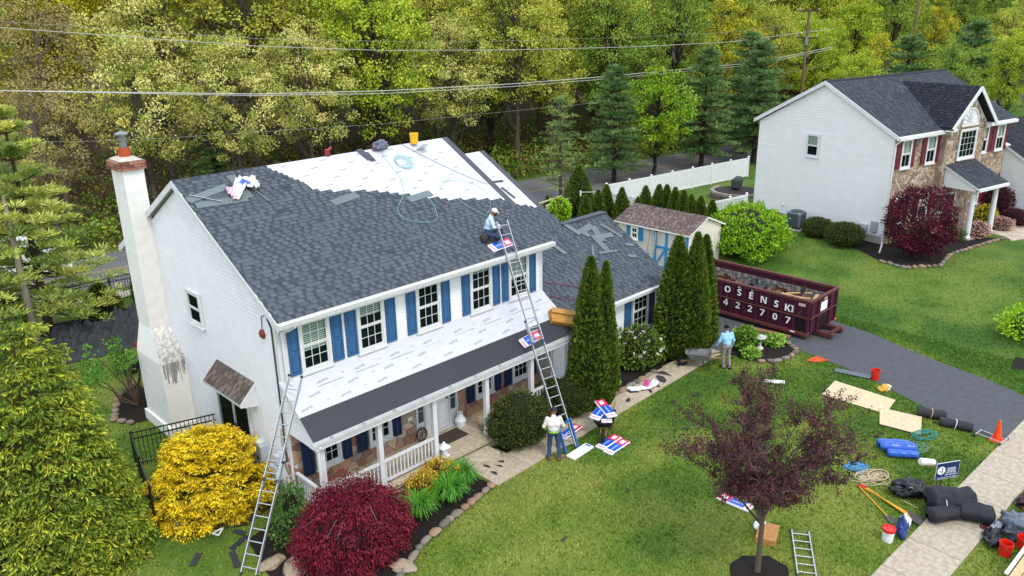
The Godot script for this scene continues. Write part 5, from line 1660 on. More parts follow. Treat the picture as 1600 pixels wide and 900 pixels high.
func fences() -> void:
	var wh := srgb(226, 228, 230)
	var white_fence := func(pts: Array, h: float, label: String, post_gap: float, picket: float, step: float) -> void:
		var o := thing("white_fence", label, "fence")
		for k in pts.size() - 1:
			var a: Vector2 = pts[k]; var b: Vector2 = pts[k + 1]
			var L := a.distance_to(b)
			var n := maxi(1, int(round(L / post_gap)))
			var tr := -(b - a).angle()
			for i in n + 1:
				if i == n and k < pts.size() - 2: continue
				var p := a.lerp(b, float(i) / n)
				var g := Geo.new()
				g.cbox(Transform3D(Basis(), Vector3(0, h * 0.5 + 0.03, 0)), Vector3(0.12, h + 0.06, 0.12), 0.01, wh)
				g.lathe([Vector2(0.1, h + 0.06), Vector2(0.1, h + 0.09), Vector2(0.0, h + 0.16)], 4, Transform3D(Basis(Vector3.UP, PI / 4), Vector3.ZERO), wh)
				var m := part(o, "post", g, M.paint)
				m.position = on(p.x, p.y); m.rotation.y = tr
			for i in n:
				var p := a.lerp(b, float(i) / n); var q := a.lerp(b, float(i + 1) / n)
				for y in [0.12, h - 0.07]:
					var g := Geo.new()
					g.bar(on(p.x, p.y, y), on(q.x, q.y, y), 0.05, 0.13, wh)
					part(o, "rail", g, M.paint)
				var cnt := int(p.distance_to(q) / step)
				for j in cnt:
					var c := p.lerp(q, (j + 0.5) / cnt)
					var g := Geo.new()
					g.box(-picket / 2, 0.18, -0.012, picket / 2, h - 0.13, 0.012, vary(wh, 0.02))
					var m := part(o, "slat", g, M.paint)
					m.position = on(c.x, c.y); m.rotation.y = tr
	white_fence.call([Vector2(33.0, -15.9), Vector2(48.0, -13.9)], 1.5, "long white board fence along the road behind the small evergreens", 2.2, 0.135, 0.145)
	white_fence.call([Vector2(33.0, -15.7), Vector2(32.6, -7.6)], 1.0, "white picket fence half hidden behind the garden shed and evergreens", 2.0, 0.07, 0.13)
	white_fence.call([Vector2(32.6, -7.4), Vector2(35.6, -6.9)], 1.25, "short white picket fence and gate beside the neighbour's gable wall", 1.5, 0.07, 0.12)
	var br := Geo.new()
	br.bar(Vector3(34.15, 0.65, -7.08), Vector3(35.5, 1.5, -6.85), 0.03, 0.09, wh)
	br.bar(Vector3(34.2, 1.1, -7.05), Vector3(34.32, 1.1, -7.03), 0.05, 0.1, srgb(40, 42, 46))
	solo("gate_brace", br, M.paint, "white diagonal brace and dark latch on the picket gate by the neighbour's wall", "gate")
	# black metal fences
	var bk := srgb(34, 35, 38)
	var black_fence := func(pts: Array, h: float, label: String) -> void:
		var o := thing("black_fence", label, "fence")
		for k in pts.size() - 1:
			var a: Vector2 = pts[k]; var b: Vector2 = pts[k + 1]
			var n := maxi(1, int(round(a.distance_to(b) / 1.8)))
			for i in n:
				var p := a.lerp(b, float(i) / n); var q := a.lerp(b, float(i + 1) / n)
				var g := Geo.new()
				g.cbox(Transform3D(Basis(), Vector3(0, h / 2 + 0.03, 0)), Vector3(0.06, h + 0.06, 0.06), 0.008, bk)
				part(o, "post", g, M.plastic).position = on(p.x, p.y)
				for y in [0.15, h - 0.2, h]:
					var r := Geo.new()
					r.bar(on(p.x, p.y, y), on(q.x, q.y, y), 0.03, 0.035, bk)
					part(o, "rail", r, M.plastic)
				var c := int(p.distance_to(q) / 0.12)
				for j in c:
					var m := p.lerp(q, (j + 0.5) / c)
					var s := Geo.new()
					s.box(-0.009, 0.05, -0.009, 0.009, h - 0.02, 0.009, bk)
					part(o, "bar", s, M.plastic).position = on(m.x, m.y)
	black_fence.call([Vector2(-6.5, -22.4), Vector2(8.0, -20.4)], 1.25, "black metal bar fence along the road at the back of the garden")
	black_fence.call([Vector2(-3.1, -2.0), Vector2(-2.35, -5.3), Vector2(-0.05, -4.6)], 1.2, "short black metal fence between the big cypress and the house wall")
	var gp := Geo.new()
	gp.cbox(Transform3D(Basis(), Vector3(0, 0.65, 0)), Vector3(0.08, 1.35, 0.08), 0.01, bk)
	gp.bar(Vector3(0, 1.25, 0), Vector3(-0.1, 1.2, 1.0), 0.03, 0.05, bk)
	solo("gate_post", gp, M.plastic, "dark gate post beside the left edge cypress by the neighbouring drive", "post", Vector3(-6.6, 0, -2.4))
	var pf := thing("low_rail_fence", "pale two-rail fence behind the round lime-green bush", "fence")
	for q in [[Vector3(26.6, 0, -16.4), Vector3(30.2, 0, -16.9)], [Vector3(26.9, 0, -15.7), Vector3(29.6, 0, -16.0)]]:
		for k in 3:
			var p: Vector3 = q[0].lerp(q[1], k / 2.0)
			var g := Geo.new()
			g.cbox(Transform3D(Basis(), p + Vector3(0, 0.6, 0)), Vector3(0.1, 1.25, 0.1), 0.01, srgb(190, 184, 160))
			part(pf, "post", g, M.wood)
		var r := Geo.new()
		r.bar(q[0] + Vector3(0, 1.2, 0), q[1] + Vector3(0, 1.2, 0), 0.12, 0.06, srgb(198, 192, 166))
		part(pf, "rail", r, M.wood)

# ---------------------------------------------------------------- things on the site

func ladder(label: String, foot: Vector3, top: Vector3, across: Vector3, width: float, overlap := 0.0, feet := srgb(60, 62, 66), cat := "ladder") -> Node3D:
	# two rails and rungs, the fly section of an extension ladder a little in front
	var o := thing("ladder", label, cat, foot)
	var d := (top - foot)
	var L := d.length(); d /= L
	var s := across.normalized(); s = (s - d * s.dot(d)).normalized()
	var nn := s.cross(d).normalized()
	var al := srgb(196, 198, 202)
	var secs := [[0.0, L, 0.0, width]]
	if overlap > 0: secs = [[0.0, L * 0.56, 0.0, width], [L * 0.46, L, 0.035, width - 0.05]]
	for q in secs:
		for k in [-1, 1]:
			var g := Geo.new()
			var a: Vector3 = d * q[0] + s * k * q[3] / 2.0 + nn * q[2]; var b: Vector3 = d * q[1] + s * k * q[3] / 2.0 + nn * q[2]
			g.bar(a, b, 0.028, 0.075, al, nn)
			part(o, "rail", g, M.metal)
			var f := Geo.new()
			f.bar(a - d * 0.02, a + d * 0.07, 0.04, 0.085, feet, nn)
			f.bar(b - d * 0.03, b + d * 0.03, 0.036, 0.082, srgb(50, 50, 54), nn)
			part(o, "rail_end", f, M.rubber)
		var x: float = q[0] + 0.2
		while x < q[1] - 0.05:
			var g := Geo.new()
			g.tube([d * x - s * q[3] / 2.0 + nn * q[2], d * x + s * q[3] / 2.0 + nn * q[2]], [0.018], 6, al, false)
			part(o, "rung", g, M.metal)
			x += 0.305
	return o

func bundle(label: String, at: Vector3, turn: float, tilt := Vector3.ZERO, mostly_white := false, group := "") -> Node3D:
	# a wrapped pack of shingles: red and blue print on white film
	var o := thing("shingle_pack", label, "shingle pack", at, turn, group)
	o.rotation = Vector3(tilt.x, turn, tilt.z)
	var g := Geo.new()
	g.cbox(Transform3D(Basis(), Vector3(0, 0.045, 0)), Vector3(0.98, 0.085, 0.34), 0.022, srgb(236, 238, 242))
	part(o, "wrapper", g, M.film)
	if mostly_white:
		var p := Geo.new()
		p.box(0.36, 0.0885, -0.1, 0.44, 0.0895, 0.1, srgb(80, 110, 200)); p.box(-0.4, 0.0885, -0.14, 0.3, 0.0893, 0.14, srgb(222, 226, 234))
		part(o, "print", p, M.film)
		return o
	var red := srgb(222, 42, 84); var blue := srgb(40, 88, 190)
	var r := Geo.new()
	r.box(0.12, 0.0884, -0.15, 0.47, 0.0894, 0.15, red)
	r.box(0.14, 0.02, 0.1701, 0.46, 0.06, 0.171, red)
	r.box(-0.46, 0.0884, -0.15, -0.4, 0.0894, 0.15, red)
	part(o, "print_red", r, M.film)
	var b := Geo.new()
	b.box(-0.32, 0.0885, -0.15, 0.12, 0.0895, 0.15, blue)
	b.box(-0.34, 0.02, 0.1701, 0.1, 0.06, 0.171, blue)
	part(o, "print_blue", b, M.film)
	var w := Geo.new()
	w.box(0.2, 0.0896, -0.07, 0.4, 0.0904, 0.07, srgb(244, 230, 236)); w.box(-0.28, 0.0897, -0.02, 0.06, 0.0905, 0.02, srgb(150, 190, 236))
	for k in 6: w.box(-0.46 + k * 0.025, 0.0897, -0.14 + (k % 2) * 0.12, -0.445 + k * 0.025, 0.0905, -0.04 + (k % 2) * 0.16, srgb(236, 240, 248))
	part(o, "print_white", w, M.film)
	return o

func bucket(label: String, at: Vector3, col: Color, lidcol = null, tilt := 0.0) -> void:
	var o := thing("bucket", label, "bucket", at)
	o.rotation.z = tilt
	var g := Geo.new()
	g.lathe([Vector2(0.0, 0.0), Vector2(0.13, 0.0), Vector2(0.15, 0.3), Vector2(0.158, 0.3), Vector2(0.158, 0.33), Vector2(0.152, 0.33), Vector2(0.156, 0.37), Vector2(0.145, 0.37), Vector2(0.126, 0.03), Vector2(0.0, 0.03)], 20, Transform3D(Basis(), Vector3.ZERO), col)
	part(o, "pail", g, M.plastic)
	var h := Geo.new()
	var pts := []
	for k in 9: pts.append(Vector3(cos(PI * k / 8.0) * 0.16, 0.31 - sin(PI * k / 8.0) * 0.12, sin(PI * k / 8.0) * 0.12))
	h.tube(pts, [0.005], 5, srgb(170, 172, 176))
	part(o, "handle", h, M.metal)
	if lidcol != null:
		var l := Geo.new()
		l.lathe([Vector2(0.162, 0.3), Vector2(0.166, 0.38), Vector2(0.15, 0.38), Vector2(0.14, 0.36), Vector2(0.0, 0.35)], 20, Transform3D(), lidcol)
		part(o, "lid", l, M.plastic)

func coil(g: Geo, o: Vector3, r: float, turns: int, th: float, col: Color, mess := 0.25, squash := 0.7) -> void:
	for k in turns:
		var pts := []
		var c := o + Vector3(rf(-1, 1) * r * mess, 0, rf(-1, 1) * r * mess)
		var rr := r * rf(0.7, 1.1); var a0 := rf(0, TAU); var sp := rf(0, TAU)
		for j in 15:
			var a := a0 + TAU * j / 13.0
			pts.append(c + Vector3(cos(a) * rr, th + 0.012 * k / 3.0 + 0.008 * sin(a * 3 + sp), sin(a + sp * 0.2) * rr * squash))
		g.tube(pts, [th], 5, vary(col, 0.15))

func wheelbarrow(label: String, at: Vector3, turn: float, tray: Color) -> Node3D:
	# the wheel leads towards -z, the handles trail towards +z
	var o := thing("wheelbarrow", label, "wheelbarrow", at, turn)
	var g := Geo.new()
	var lo := [Vector3(-0.2, 0.36, 0.3), Vector3(0.2, 0.36, 0.3), Vector3(0.18, 0.36, -0.3), Vector3(-0.18, 0.36, -0.3)]
	var hi := [Vector3(-0.33, 0.62, 0.42), Vector3(0.33, 0.62, 0.42), Vector3(0.3, 0.64, -0.52), Vector3(-0.3, 0.64, -0.52)]
	g.quad(lo[0], lo[1], lo[2], lo[3], tray)
	for k in 4:
		var m := (k + 1) % 4
		g.quad(lo[k], lo[m], hi[m], hi[k], tray)
		g.bar(hi[k], hi[m], 0.03, 0.025, tray)
	part(o, "tray", g, M.steel)
	for s in [-1, 1]:
		var h := Geo.new()
		h.bar(Vector3(s * 0.06, 0.24, -0.62), Vector3(s * 0.3, 0.62, 1.0), 0.04, 0.045, srgb(150, 116, 76))
		part(o, "handle", h, M.wood)
		var l := Geo.new()
		l.tube([Vector3(s * 0.22, 0.34, 0.3), Vector3(s * 0.24, 0.02, 0.42), Vector3(s * 0.16, 0.02, 0.2), Vector3(s * 0.16, 0.34, 0.1)], [0.015], 6, srgb(40, 40, 44))
		part(o, "leg", l, M.plastic)
	var w := Geo.new()
	var tr := Transform3D(Basis(Vector3.BACK, PI / 2), Vector3(0.05, 0.2, -0.62))
	w.lathe([Vector2(0.09, 0.0), Vector2(0.17, 0.0), Vector2(0.2, 0.03), Vector2(0.2, 0.07), Vector2(0.17, 0.1), Vector2(0.09, 0.1)], 20, tr, srgb(30, 30, 32))
	var wh := part(o, "wheel", w, M.rubber)
	var hb := Geo.new()
	hb.lathe([Vector2(0.0, 0.02), Vector2(0.09, 0.03), Vector2(0.09, 0.07), Vector2(0.0, 0.08)], 16, tr, srgb(120, 122, 126))
	part(wh, "rim", hb, M.metal)
	return o

func bag(called: String, label: String, at: Vector3, r: Vector3, turn: float, col: Color, tied := true, cat := "rubbish bag") -> Node3D:
	var o := thing(called, label, cat, at, turn)
	var g := Geo.new()
	var nz := FastNoiseLite.new(); nz.seed = int(at.x * 100); nz.frequency = 0.075; nz.fractal_octaves = 3
	g.blob(Transform3D(Basis(), Vector3(0, r.y * 0.75, 0)), r, nz, 0.5, 0.75, col, 44, 28)
	part(o, "sack", g, M.bag)
	if tied:
		var k := Geo.new()
		k.blob(Transform3D(Basis(), Vector3(r.x * 1.02, r.y * 0.45, 0)), Vector3(r.x * 0.3, r.y * 0.35, r.z * 0.3), nz, 0.8, 1.0, col, 20, 12)
		part(o, "neck", k, M.bag)
	return o

func dumpster() -> void:
	# roll-off container: long side faces -x (towards the lawn), hook end faces +z
	var o := thing("skip_container", "long maroon roll-off rubbish container with white lettering on the driveway", "dumpster", Vector3(20.45, 0.02, 4.72))
	var col := srgb(86, 30, 56); var rib := srgb(94, 36, 62); var rust := srgb(140, 84, 64)
	var L := 6.5; var W := 2.4; var H := 1.62; var b := 0.22
	var s := Geo.new()
	for q in [[0.0, 0.06], [W - 0.06, W]]:
		s.box(q[0], b, -L, q[1], H, 0.0, col)
	s.box(0.06, b, -0.06, W - 0.06, H, 0.0, col)
	s.box(0.06, b, -L, W - 0.06, b + 0.08, -0.06, col)
	part(o, "body", s, M.steel)
	var inn := Geo.new()
	inn.box(W - 0.075, b + 0.1, -L + 0.1, W - 0.062, H - 0.3, -0.1, srgb(168, 164, 160))
	for k in 26:
		var z := rf(-L + 0.2, -0.4); var y := rf(b + 0.15, H - 0.6); var w := rf(0.1, 0.5)
		inn.box(W - 0.0765 - k * 0.0001, y, z, W - 0.0755, minf(y + rf(0.1, 0.4), H - 0.32), minf(z + w, -0.15), vary(srgb(128, 74, 48), 0.25))
	inn.box(0.07, b + 0.5, -0.075, W - 0.08, H - 0.2, -0.062, srgb(204, 208, 212))
	part(o, "worn_lining", inn, M.rust)
	var rm := Geo.new()
	rm.cbox(Transform3D(Basis(), Vector3(0.02, H, -L / 2)), Vector3(0.14, 0.12, L + 0.08), 0.015, rust.lerp(col, 0.55))
	rm.cbox(Transform3D(Basis(), Vector3(W - 0.02, H, -L / 2)), Vector3(0.14, 0.12, L + 0.08), 0.015, rust.lerp(col, 0.5))
	rm.cbox(Transform3D(Basis(), Vector3(W / 2, H, 0.0)), Vector3(W - 0.1, 0.12, 0.12), 0.015, rust.lerp(col, 0.6))
	part(o, "top_rim", rm, M.steel)
	for k in 12:
		var g := Geo.new()
		g.box(-0.07, b + 0.02, -0.1 - k * 0.568, 0.0, H - 0.06, 0.0 - k * 0.568, vary(rib, 0.06))
		part(o, "rib", g, M.steel)
	for x in [0.05, 0.62, 1.68, 2.25]:
		var g := Geo.new()
		g.box(x, b, 0.0, x + 0.1, H - 0.06, 0.07, vary(rib, 0.05))
		part(o, "rib", g, M.steel)
	var rl := Geo.new()
	rl.cbox(Transform3D(Basis(), Vector3(-0.05, b, -L / 2)), Vector3(0.16, 0.14, L + 0.06), 0.012, rust.lerp(col, 0.5))
	rl.cbox(Transform3D(Basis(), Vector3(-0.045, 0.93, -L / 2)), Vector3(0.07, 0.035, L), 0.008, rust.lerp(col, 0.35))
	rl.cbox(Transform3D(Basis(), Vector3(W / 2, 0.93, 0.05)), Vector3(W + 0.1, 0.04, 0.07), 0.008, rust.lerp(col, 0.35))
	part(o, "rail", rl, M.steel)
	for x in [0.75, 1.65]:
		var g := Geo.new()
		g.cbox(Transform3D(Basis(), Vector3(x, 0.14, -L / 2 + 0.3)), Vector3(0.16, 0.2, L + 0.8), 0.015, rust.lerp(col, 0.6))
		part(o, "skid", g, M.steel)
		var wl := Geo.new()
		wl.lathe([Vector2(0.0, 0), Vector2(0.12, 0), Vector2(0.12, 0.16), Vector2(0.0, 0.16)], 14, Transform3D(Basis(Vector3.BACK, PI / 2), Vector3(x + 0.24, 0.13, 0.55)), rust)
		part(o, "roller", wl, M.steel)
	var hk := Geo.new()
	hk.bar(Vector3(0.75, 0.24, 0.6), Vector3(1.65, 0.24, 0.6), 0.1, 0.1, rust.lerp(col, 0.5))
	hk.prism(PackedVector2Array([Vector2(0.78, 0.2), Vector2(1.62, 0.2), Vector2(1.5, 0.72), Vector2(0.9, 0.72)]), Transform3D(Basis(), Vector3(0, 0, 0.001)), 0.012, srgb(40, 20, 26))
	part(o, "hook_recess", hk, M.steel)
	var dr := Geo.new()
	dr.cbox(Transform3D(Basis(), Vector3(-0.5, 0.9, -L + 0.55)), Vector3(0.08, 1.3, 1.1), 0.01, srgb(96, 38, 54))
	part(o, "open_gate", dr, M.steel)
	# lettering
	var wc := srgb(232, 230, 232)
	var fr := func(z: float, y: float) -> Transform3D: return frame(Vector3(-0.002, y - 0.02, z - 4.72), Vector3.BACK, Vector3.UP)
	for q in [["O", 0.99, 1.33, 0.34], ["S", 1.56, 1.32, 0.34], ["E", 2.12, 1.30, 0.34], ["N", 2.7, 1.26, 0.34], ["S", 3.27, 1.23, 0.34], ["KI", 3.86, 1.19, 0.34], ["A.", 1.55, 1.57, 0.15], ["J.", 2.15, 1.54, 0.15], ["4", 0.94, 0.74, 0.33], ["2", 1.53, 0.73, 0.33], ["2", 2.11, 0.72, 0.33], ["7", 2.68, 0.7, 0.33], ["0", 3.26, 0.67, 0.33], ["7", 3.83, 0.66, 0.33]]:
		var t := text_geo(q[0], q[3] * 1.0, 0.006, wc, true)
		var lo := t.v[0]; var hi := t.v[0]
		for p in t.v:
			lo = lo.min(p); hi = hi.max(p)
		var c := (lo + hi) / 2.0
		var sc: float = q[3] * 0.86 / maxf(hi.y - lo.y, 0.01)
		var g := Geo.new()
		g.add(t, Transform3D(Basis().scaled(Vector3(sc * 1.12, sc, 1)), Vector3(-c.x * sc * 1.12, -c.y * sc, 0)))
		var m := part(o, "letter", g, M.print)
		m.transform = fr.call(q[1], clampf(q[2], 0.5, 1.6)) * Transform3D(Basis(), Vector3(0, 0, 0.012))
		m.transform.origin.y = q[2] - 0.02
	var pl := Geo.new()
	pl.box(0.95, 0.98, 0.002, 1.5, 1.36, 0.012, srgb(232, 234, 238)); pl.box(1.2, 1.42, 0.002, 1.45, 1.52, 0.012, srgb(200, 170, 130))
	pl.box(-0.012, 1.38, -0.5, -0.002, 1.5, -0.2, srgb(196, 170, 160)); pl.box(-0.14, 0.24, -0.7, -0.132, 0.29, -0.5, srgb(230, 226, 226))
	pl.box(0.02, 0.25, 0.002, 0.16, 0.31, 0.012, srgb(230, 220, 220)); pl.box(2.24, 0.26, 0.072, 2.38, 0.34, 0.082, srgb(230, 90, 100))
	part(o, "plate", pl, M.print)
	var pa := Geo.new()
	pa.box(-0.006, 0.32, -0.55, -0.001, 0.86, -0.12, srgb(34, 22, 32))
	part(o, "dark_patch", pa, M.steel)
	var rs := Geo.new()
	for k in 60:
		var z := rf(-6.3, -0.2); var y := rf(0.3, 1.45)
		var w := rf(0.01, 0.05) if k % 3 else rf(0.05, 0.3); var h := rf(0.05, 0.4) if k % 3 else rf(0.01, 0.03)
		rs.box(-0.004 - k * 0.00005, y, z, -0.0012, minf(y + h, 1.5), z + w, vary([srgb(120, 66, 52), srgb(62, 22, 36), srgb(150, 104, 96)][k % 3], 0.2))
	part(o, "rust_mark", rs, M.rust, "stuff")
	# what lies inside
	var rb := Geo.new()
	rb.grid(30, 14, func(u: float, v: float) -> Vector3:
		return Vector3(lerpf(2.33, 0.07, v), 0.75 + 0.35 * noise.get_noise_2d(u * 80, v * 60) + 0.25 * u, lerpf(-L + 0.2, -0.1, u)), func(_u: float, _v: float, _p: Vector3) -> Color: return vary(srgb(132, 98, 72), 0.4, 0.1))
	solo("rubbish_heap", rb, M.wood, "brown torn shingles and scraps heaped inside the maroon container", "rubbish", o.position)
	for k in 6:
		var g := Geo.new()
		var len := rf(0.7, 1.4)
		g.cbox(Transform3D(), Vector3(len, 0.035, rf(0.08, 0.2)), 0.004, vary(srgb(206, 172, 128), 0.15))
		var m := solo("scrap_board", g, M.wood, ["long pale broken board lowest", "short pale broken board second lowest", "pale broken board in the middle", "narrow pale broken board above the middle", "pale broken board near the top", "pale broken board on the very top"][k] + " of the pile inside the maroon container", "board", o.position + Vector3(rf(0.6, 1.9), 1.16 + k * 0.03, -rf(0.5, 1.7)), rf(0, TAU), "broken boards in the container")
		m.rotation.x = rf(-0.35, 0.35); m.rotation.z = rf(-0.3, 0.3)
	bag("bin_bag", "small black bag sticking out of the middle of the maroon container", o.position + Vector3(1.3, 0.95, -3.0), Vector3(0.45, 0.36, 0.4), 0.6, srgb(34, 36, 42))
	var sh := Geo.new()
	sh.cbox(Transform3D(Basis(Vector3.RIGHT, 0.5), Vector3.ZERO), Vector3(0.6, 0.5, 0.03), 0.005, srgb(40, 40, 44))
	solo("black_sheet", sh, M.felt, "square black sheet standing up from the boards in the maroon container", "sheet", o.position + Vector3(1.7, 1.35, -1.2), 0.5)
	var bl := Geo.new()
	bl.cbox(Transform3D(), Vector3(1.6, 0.06, 0.25), 0.008, srgb(150, 112, 76))
	solo("support_plank", bl, M.wood, "rough plank lying under the lawn side of the maroon container", "plank", Vector3(20.15, 0.05, 3.3), PI / 2 + 0.15)

func site_things() -> void:
	# ladders
	var l1 := ladder("tall aluminium extension ladder with blue feet leaning on the upper eave", Vector3(7.43, 0.02, 3.5), Vector3(8.02, 6.62, -0.02), Vector3(1, 0, 0.1), 0.46, 1.0, srgb(40, 92, 150))
	for k in [-1, 1]:
		var g := Geo.new()
		g.bar(Vector3(0.02, 0.05, 0) + Vector3(k * 0.27, 0, 0.02), Vector3(0.1, 0.85, -0.4) + Vector3(k * 0.27, 0, 0.02), 0.05, 0.1, srgb(44, 100, 160), Vector3.BACK)
		part(l1, "leveller", g, M.plastic)
	var lb := Geo.new()
	lb.bar(Vector3(-0.25, 0.78, -0.33), Vector3(0.45, 0.78, -0.36), 0.04, 0.07, srgb(44, 100, 160))
	part(l1, "leveller_bar", lb, M.plastic)
	ladder("aluminium extension ladder leaning on the left end of the porch roof", Vector3(-2.37, 0.0, 1.72), Vector3(0.22, 4.02, 0.36), Vector3(0.47, 0, 0.88), 0.42, 1.0)
	ladder("straight ladder section lying on the grass beside the purple plum tree", Vector3(6.9, 0.06, 11.45), Vector3(8.5, 0.06, 10.46), Vector3(0.5, 0, 0.8), 0.42)
	ladder("short ladder section lying across the grass beside the orange cone", Vector3(16.72, 0.06, 12.42), Vector3(17.28, 0.06, 12.5), Vector3(-0.1, 0, 1), 0.75)
	ladder("ladder leaning against the blue-trimmed front of the garden shed", Vector3(23.4, 0.0, -5.35), Vector3(24.0, 2.0, -5.55), Vector3(0, 0, 1), 0.42)
	# packs of shingles
	bundle("red, white and blue shingle pack on the main roof behind the ladder top", Vector3(7.95, 5.78, 0.02), 0.1, Vector3(0.5, 0, 0))
	bundle("shingle pack lying on the porch roof edge under the tall ladder", Vector3(8.05, 2.86, 1.2), 0.15, Vector3(0.68, 0, 0))
	bundle("red and blue shingle pack on the lawn, outer one of the pair by the wheelbarrow", Vector3(8.55, 0.0, 4.42), 0.03, Vector3.ZERO)
	bundle("red and blue shingle pack on the lawn, inner one of the pair by the wheelbarrow", Vector3(8.6, 0.0, 4.06), 0.05, Vector3.ZERO)
	bundle("mostly white shingle pack at the foot of the tall ladder", Vector3(7.56, 0.0, 3.78), 0.06, Vector3.ZERO, true)
	bundle("pink and red shingle pack lying behind the ladder foot on the path", Vector3(8.2, 0.04, 2.8), 0.15, Vector3.ZERO)
	bundle("long red and blue shingle pack on the lawn left of the plum tree", Vector3(8.46, 0.0, 8.58), PI / 2 + 0.05, Vector3.ZERO)
	wheelbarrow("black wheelbarrow loaded with shingle packs beside the tall ladder", Vector3(9.0, 0.02, 3.55), 2.2, srgb(44, 44, 50))
	bundle("lowest pack across the loaded wheelbarrow, its white end towards the lawn", Vector3(9.0, 0.62, 3.6), 0.75)
	bundle("shingle pack on the loaded wheelbarrow, upper one towards the house", Vector3(8.92, 0.72, 3.42), 0.3, Vector3(0.12, 0, 0.05))
	bundle("topmost red shingle pack slanting across the loaded wheelbarrow", Vector3(9.08, 0.8, 3.52), 1.15, Vector3(0.0, 0, 0.1))
	# roof clutter
	var up := Basis(Vector3.RIGHT, 0.504)
	var ry := func(z: float) -> float: return 5.63 + 0.552 * (0.4 - z)
	var scrap := func(x: float, z: float, w: float, l: float, turn: float, label: String, wing := false) -> void:
		var g := Geo.new()
		g.cbox(Transform3D(), Vector3(w, 0.012, l), 0.003, vary(srgb(122, 134, 136), 0.06))
		var m := solo("loose_shingle", g, M.shingle, label, "shingle", Vector3(x, (2.765 + 0.552 * (0.75 - z)) if wing else ry.call(z), z))
		m.basis = up * Basis(Vector3.UP, turn)
	scrap.call(0.75, -3.75, 1.5, 0.25, -0.05, "long grey starter strip lying below the torn bag near the left roof edge")
	scrap.call(0.55, -4.15, 1.35, 0.25, 0.25, "long grey starter strip lying left of the torn bag near the ridge")
	scrap.call(1.55, -4.2, 0.28, 1.1, 0.05, "upright grey strip lying across the torn white bag near the left roof edge")
	scrap.call(4.3, -3.0, 1.0, 0.28, 0.16, "grey strip along the edge of the shingles, left one below the rope coil")
	scrap.call(6.8, -2.5, 1.0, 0.28, 0.1, "grey strip along the edge of the shingles above the seated worker")
	for q in [[14.35, -2.55, 0.22, 0.75, 0.3, "pale strip nearest the ridge end of the wing roof, leaning left"], [15.0, -2.4, 0.95, 0.3, 0.2, "pale strip along the ridge of the wing roof"], [14.75, -2.25, 0.25, 0.5, 0.1, "short pale strip hanging from the ridge group on the wing roof"], [15.3, -2.05, 0.32, 0.95, -0.3, "wide pale strip in the middle of the wing roof"], [14.95, -1.6, 0.3, 1.0, -0.1, "long pale strip standing below the middle group on the wing roof"], [15.5, -1.85, 0.95, 0.25, -0.1, "pale strip lying across towards the right edge of the wing roof"], [16.1, -2.0, 0.12, 1.05, 0.35, "thin pale strip nearest the right rake of the wing roof"], [14.2, -1.35, 0.1, 0.75, -0.75, "thin dark sliver pointing down left on the wing roof"], [14.9, -1.15, 1.0, 0.1, -0.15, "thin pale sliver lying level below the groups on the wing roof"], [16.25, -1.15, 0.4, 0.16, -0.4, "small pale chip near the right rake of the wing roof"], [15.8, -0.65, 0.4, 0.16, -0.4, "small pale chip lowest near the right eave of the wing roof"], [12.85, -1.9, 0.2, 0.6, 0.25, "pale chip on the wing roof close to the end of the upper gutter"], [12.2, 0.0, 0.6, 0.12, 0.25, "pale sliver on the wing roof behind the left evergreen tips"]]:
		scrap.call(q[0], q[1], q[2], q[3], q[4], q[5], true)
	var tb := Geo.new()
	tb.grid(20, 14, func(u: float, v: float) -> Vector3:
		var x := (u - 0.5) * 1.0; var z := (v - 0.5) * 0.5 + x * -0.35 + 0.12 * sin(u * 9)
		return Vector3(x, 0.07 + 0.16 * absf(noise.get_noise_2d(u * 60, v * 40)) * 2.0 + 0.1 * x, z), func(u: float, v: float, _p: Vector3) -> Color: return srgb(70, 110, 206) if (u > 0.45 and u < 0.72 and v > 0.3 and v < 0.75) else (srgb(226, 190, 206) if u < 0.2 else srgb(236, 236, 242)))
	var tbm := solo("torn_wrapper", tb, M.film, "crumpled white and blue wrapper on the shingles near the left end of the ridge", "wrapper", Vector3(1.55, ry.call(-4.1), -4.1))
	tbm.basis = up
	for q in [[Vector3(1.25, 0, -4.0), Vector3(0.9, 0, -3.55), "short grey metal rod beside the torn wrapper, pointing left"], [Vector3(1.8, 0, -4.05), Vector3(2.0, 0, -3.4), "long grey metal rod beside the torn wrapper, pointing right"], [Vector3(0.0, 0, -4.15), Vector3(0.72, 0, -3.7), "thin pale rod over the starter strips near the left rake"]]:
		var g := Geo.new()
		var a: Vector3 = q[0]; var b: Vector3 = q[1]
		a.y = ry.call(a.z) + 0.05; b.y = ry.call(b.z) + 0.05
		g.tube([Vector3.ZERO, b - a], [0.018], 6, srgb(150, 156, 160))
		solo("metal_rod", g, M.metal, q[2], "rod", a)
	var hs := Geo.new()
	var hp := []
	for q in [Vector2(7.0, -4.8), Vector2(6.8, -4.3), Vector2(6.75, -3.6), Vector2(6.4, -2.8), Vector2(5.6, -2.1), Vector2(5.7, -1.6), Vector2(6.5, -1.4), Vector2(6.9, -1.9), Vector2(7.0, -2.4)]: hp.append(Vector3(q.x, ry.call(q.y) + 0.045, q.y))
	var cv := Curve3D.new()
	for k in hp.size():
		var tg: Vector3 = (hp[mini(k + 1, hp.size() - 1)] - hp[maxi(k - 1, 0)]) / 5.0
		cv.add_point(hp[k], -tg, tg)
	hs.tube(Array(cv.tessellate(3, 8)), [0.009], 5, srgb(128, 186, 184))
	for k in 5:
		var pts := []
		for j in 14:
			var a := TAU * j / 13.0 + k
			var x := 7.3 + cos(a) * (0.2 + 0.03 * k) + 0.02 * k; var z := -4.0 + sin(a) * (0.22 + 0.03 * k)
			pts.append(Vector3(x, ry.call(z) + 0.02 + 0.008 * k, z))
		hs.tube(pts, [0.008], 5, srgb(150, 206, 202))
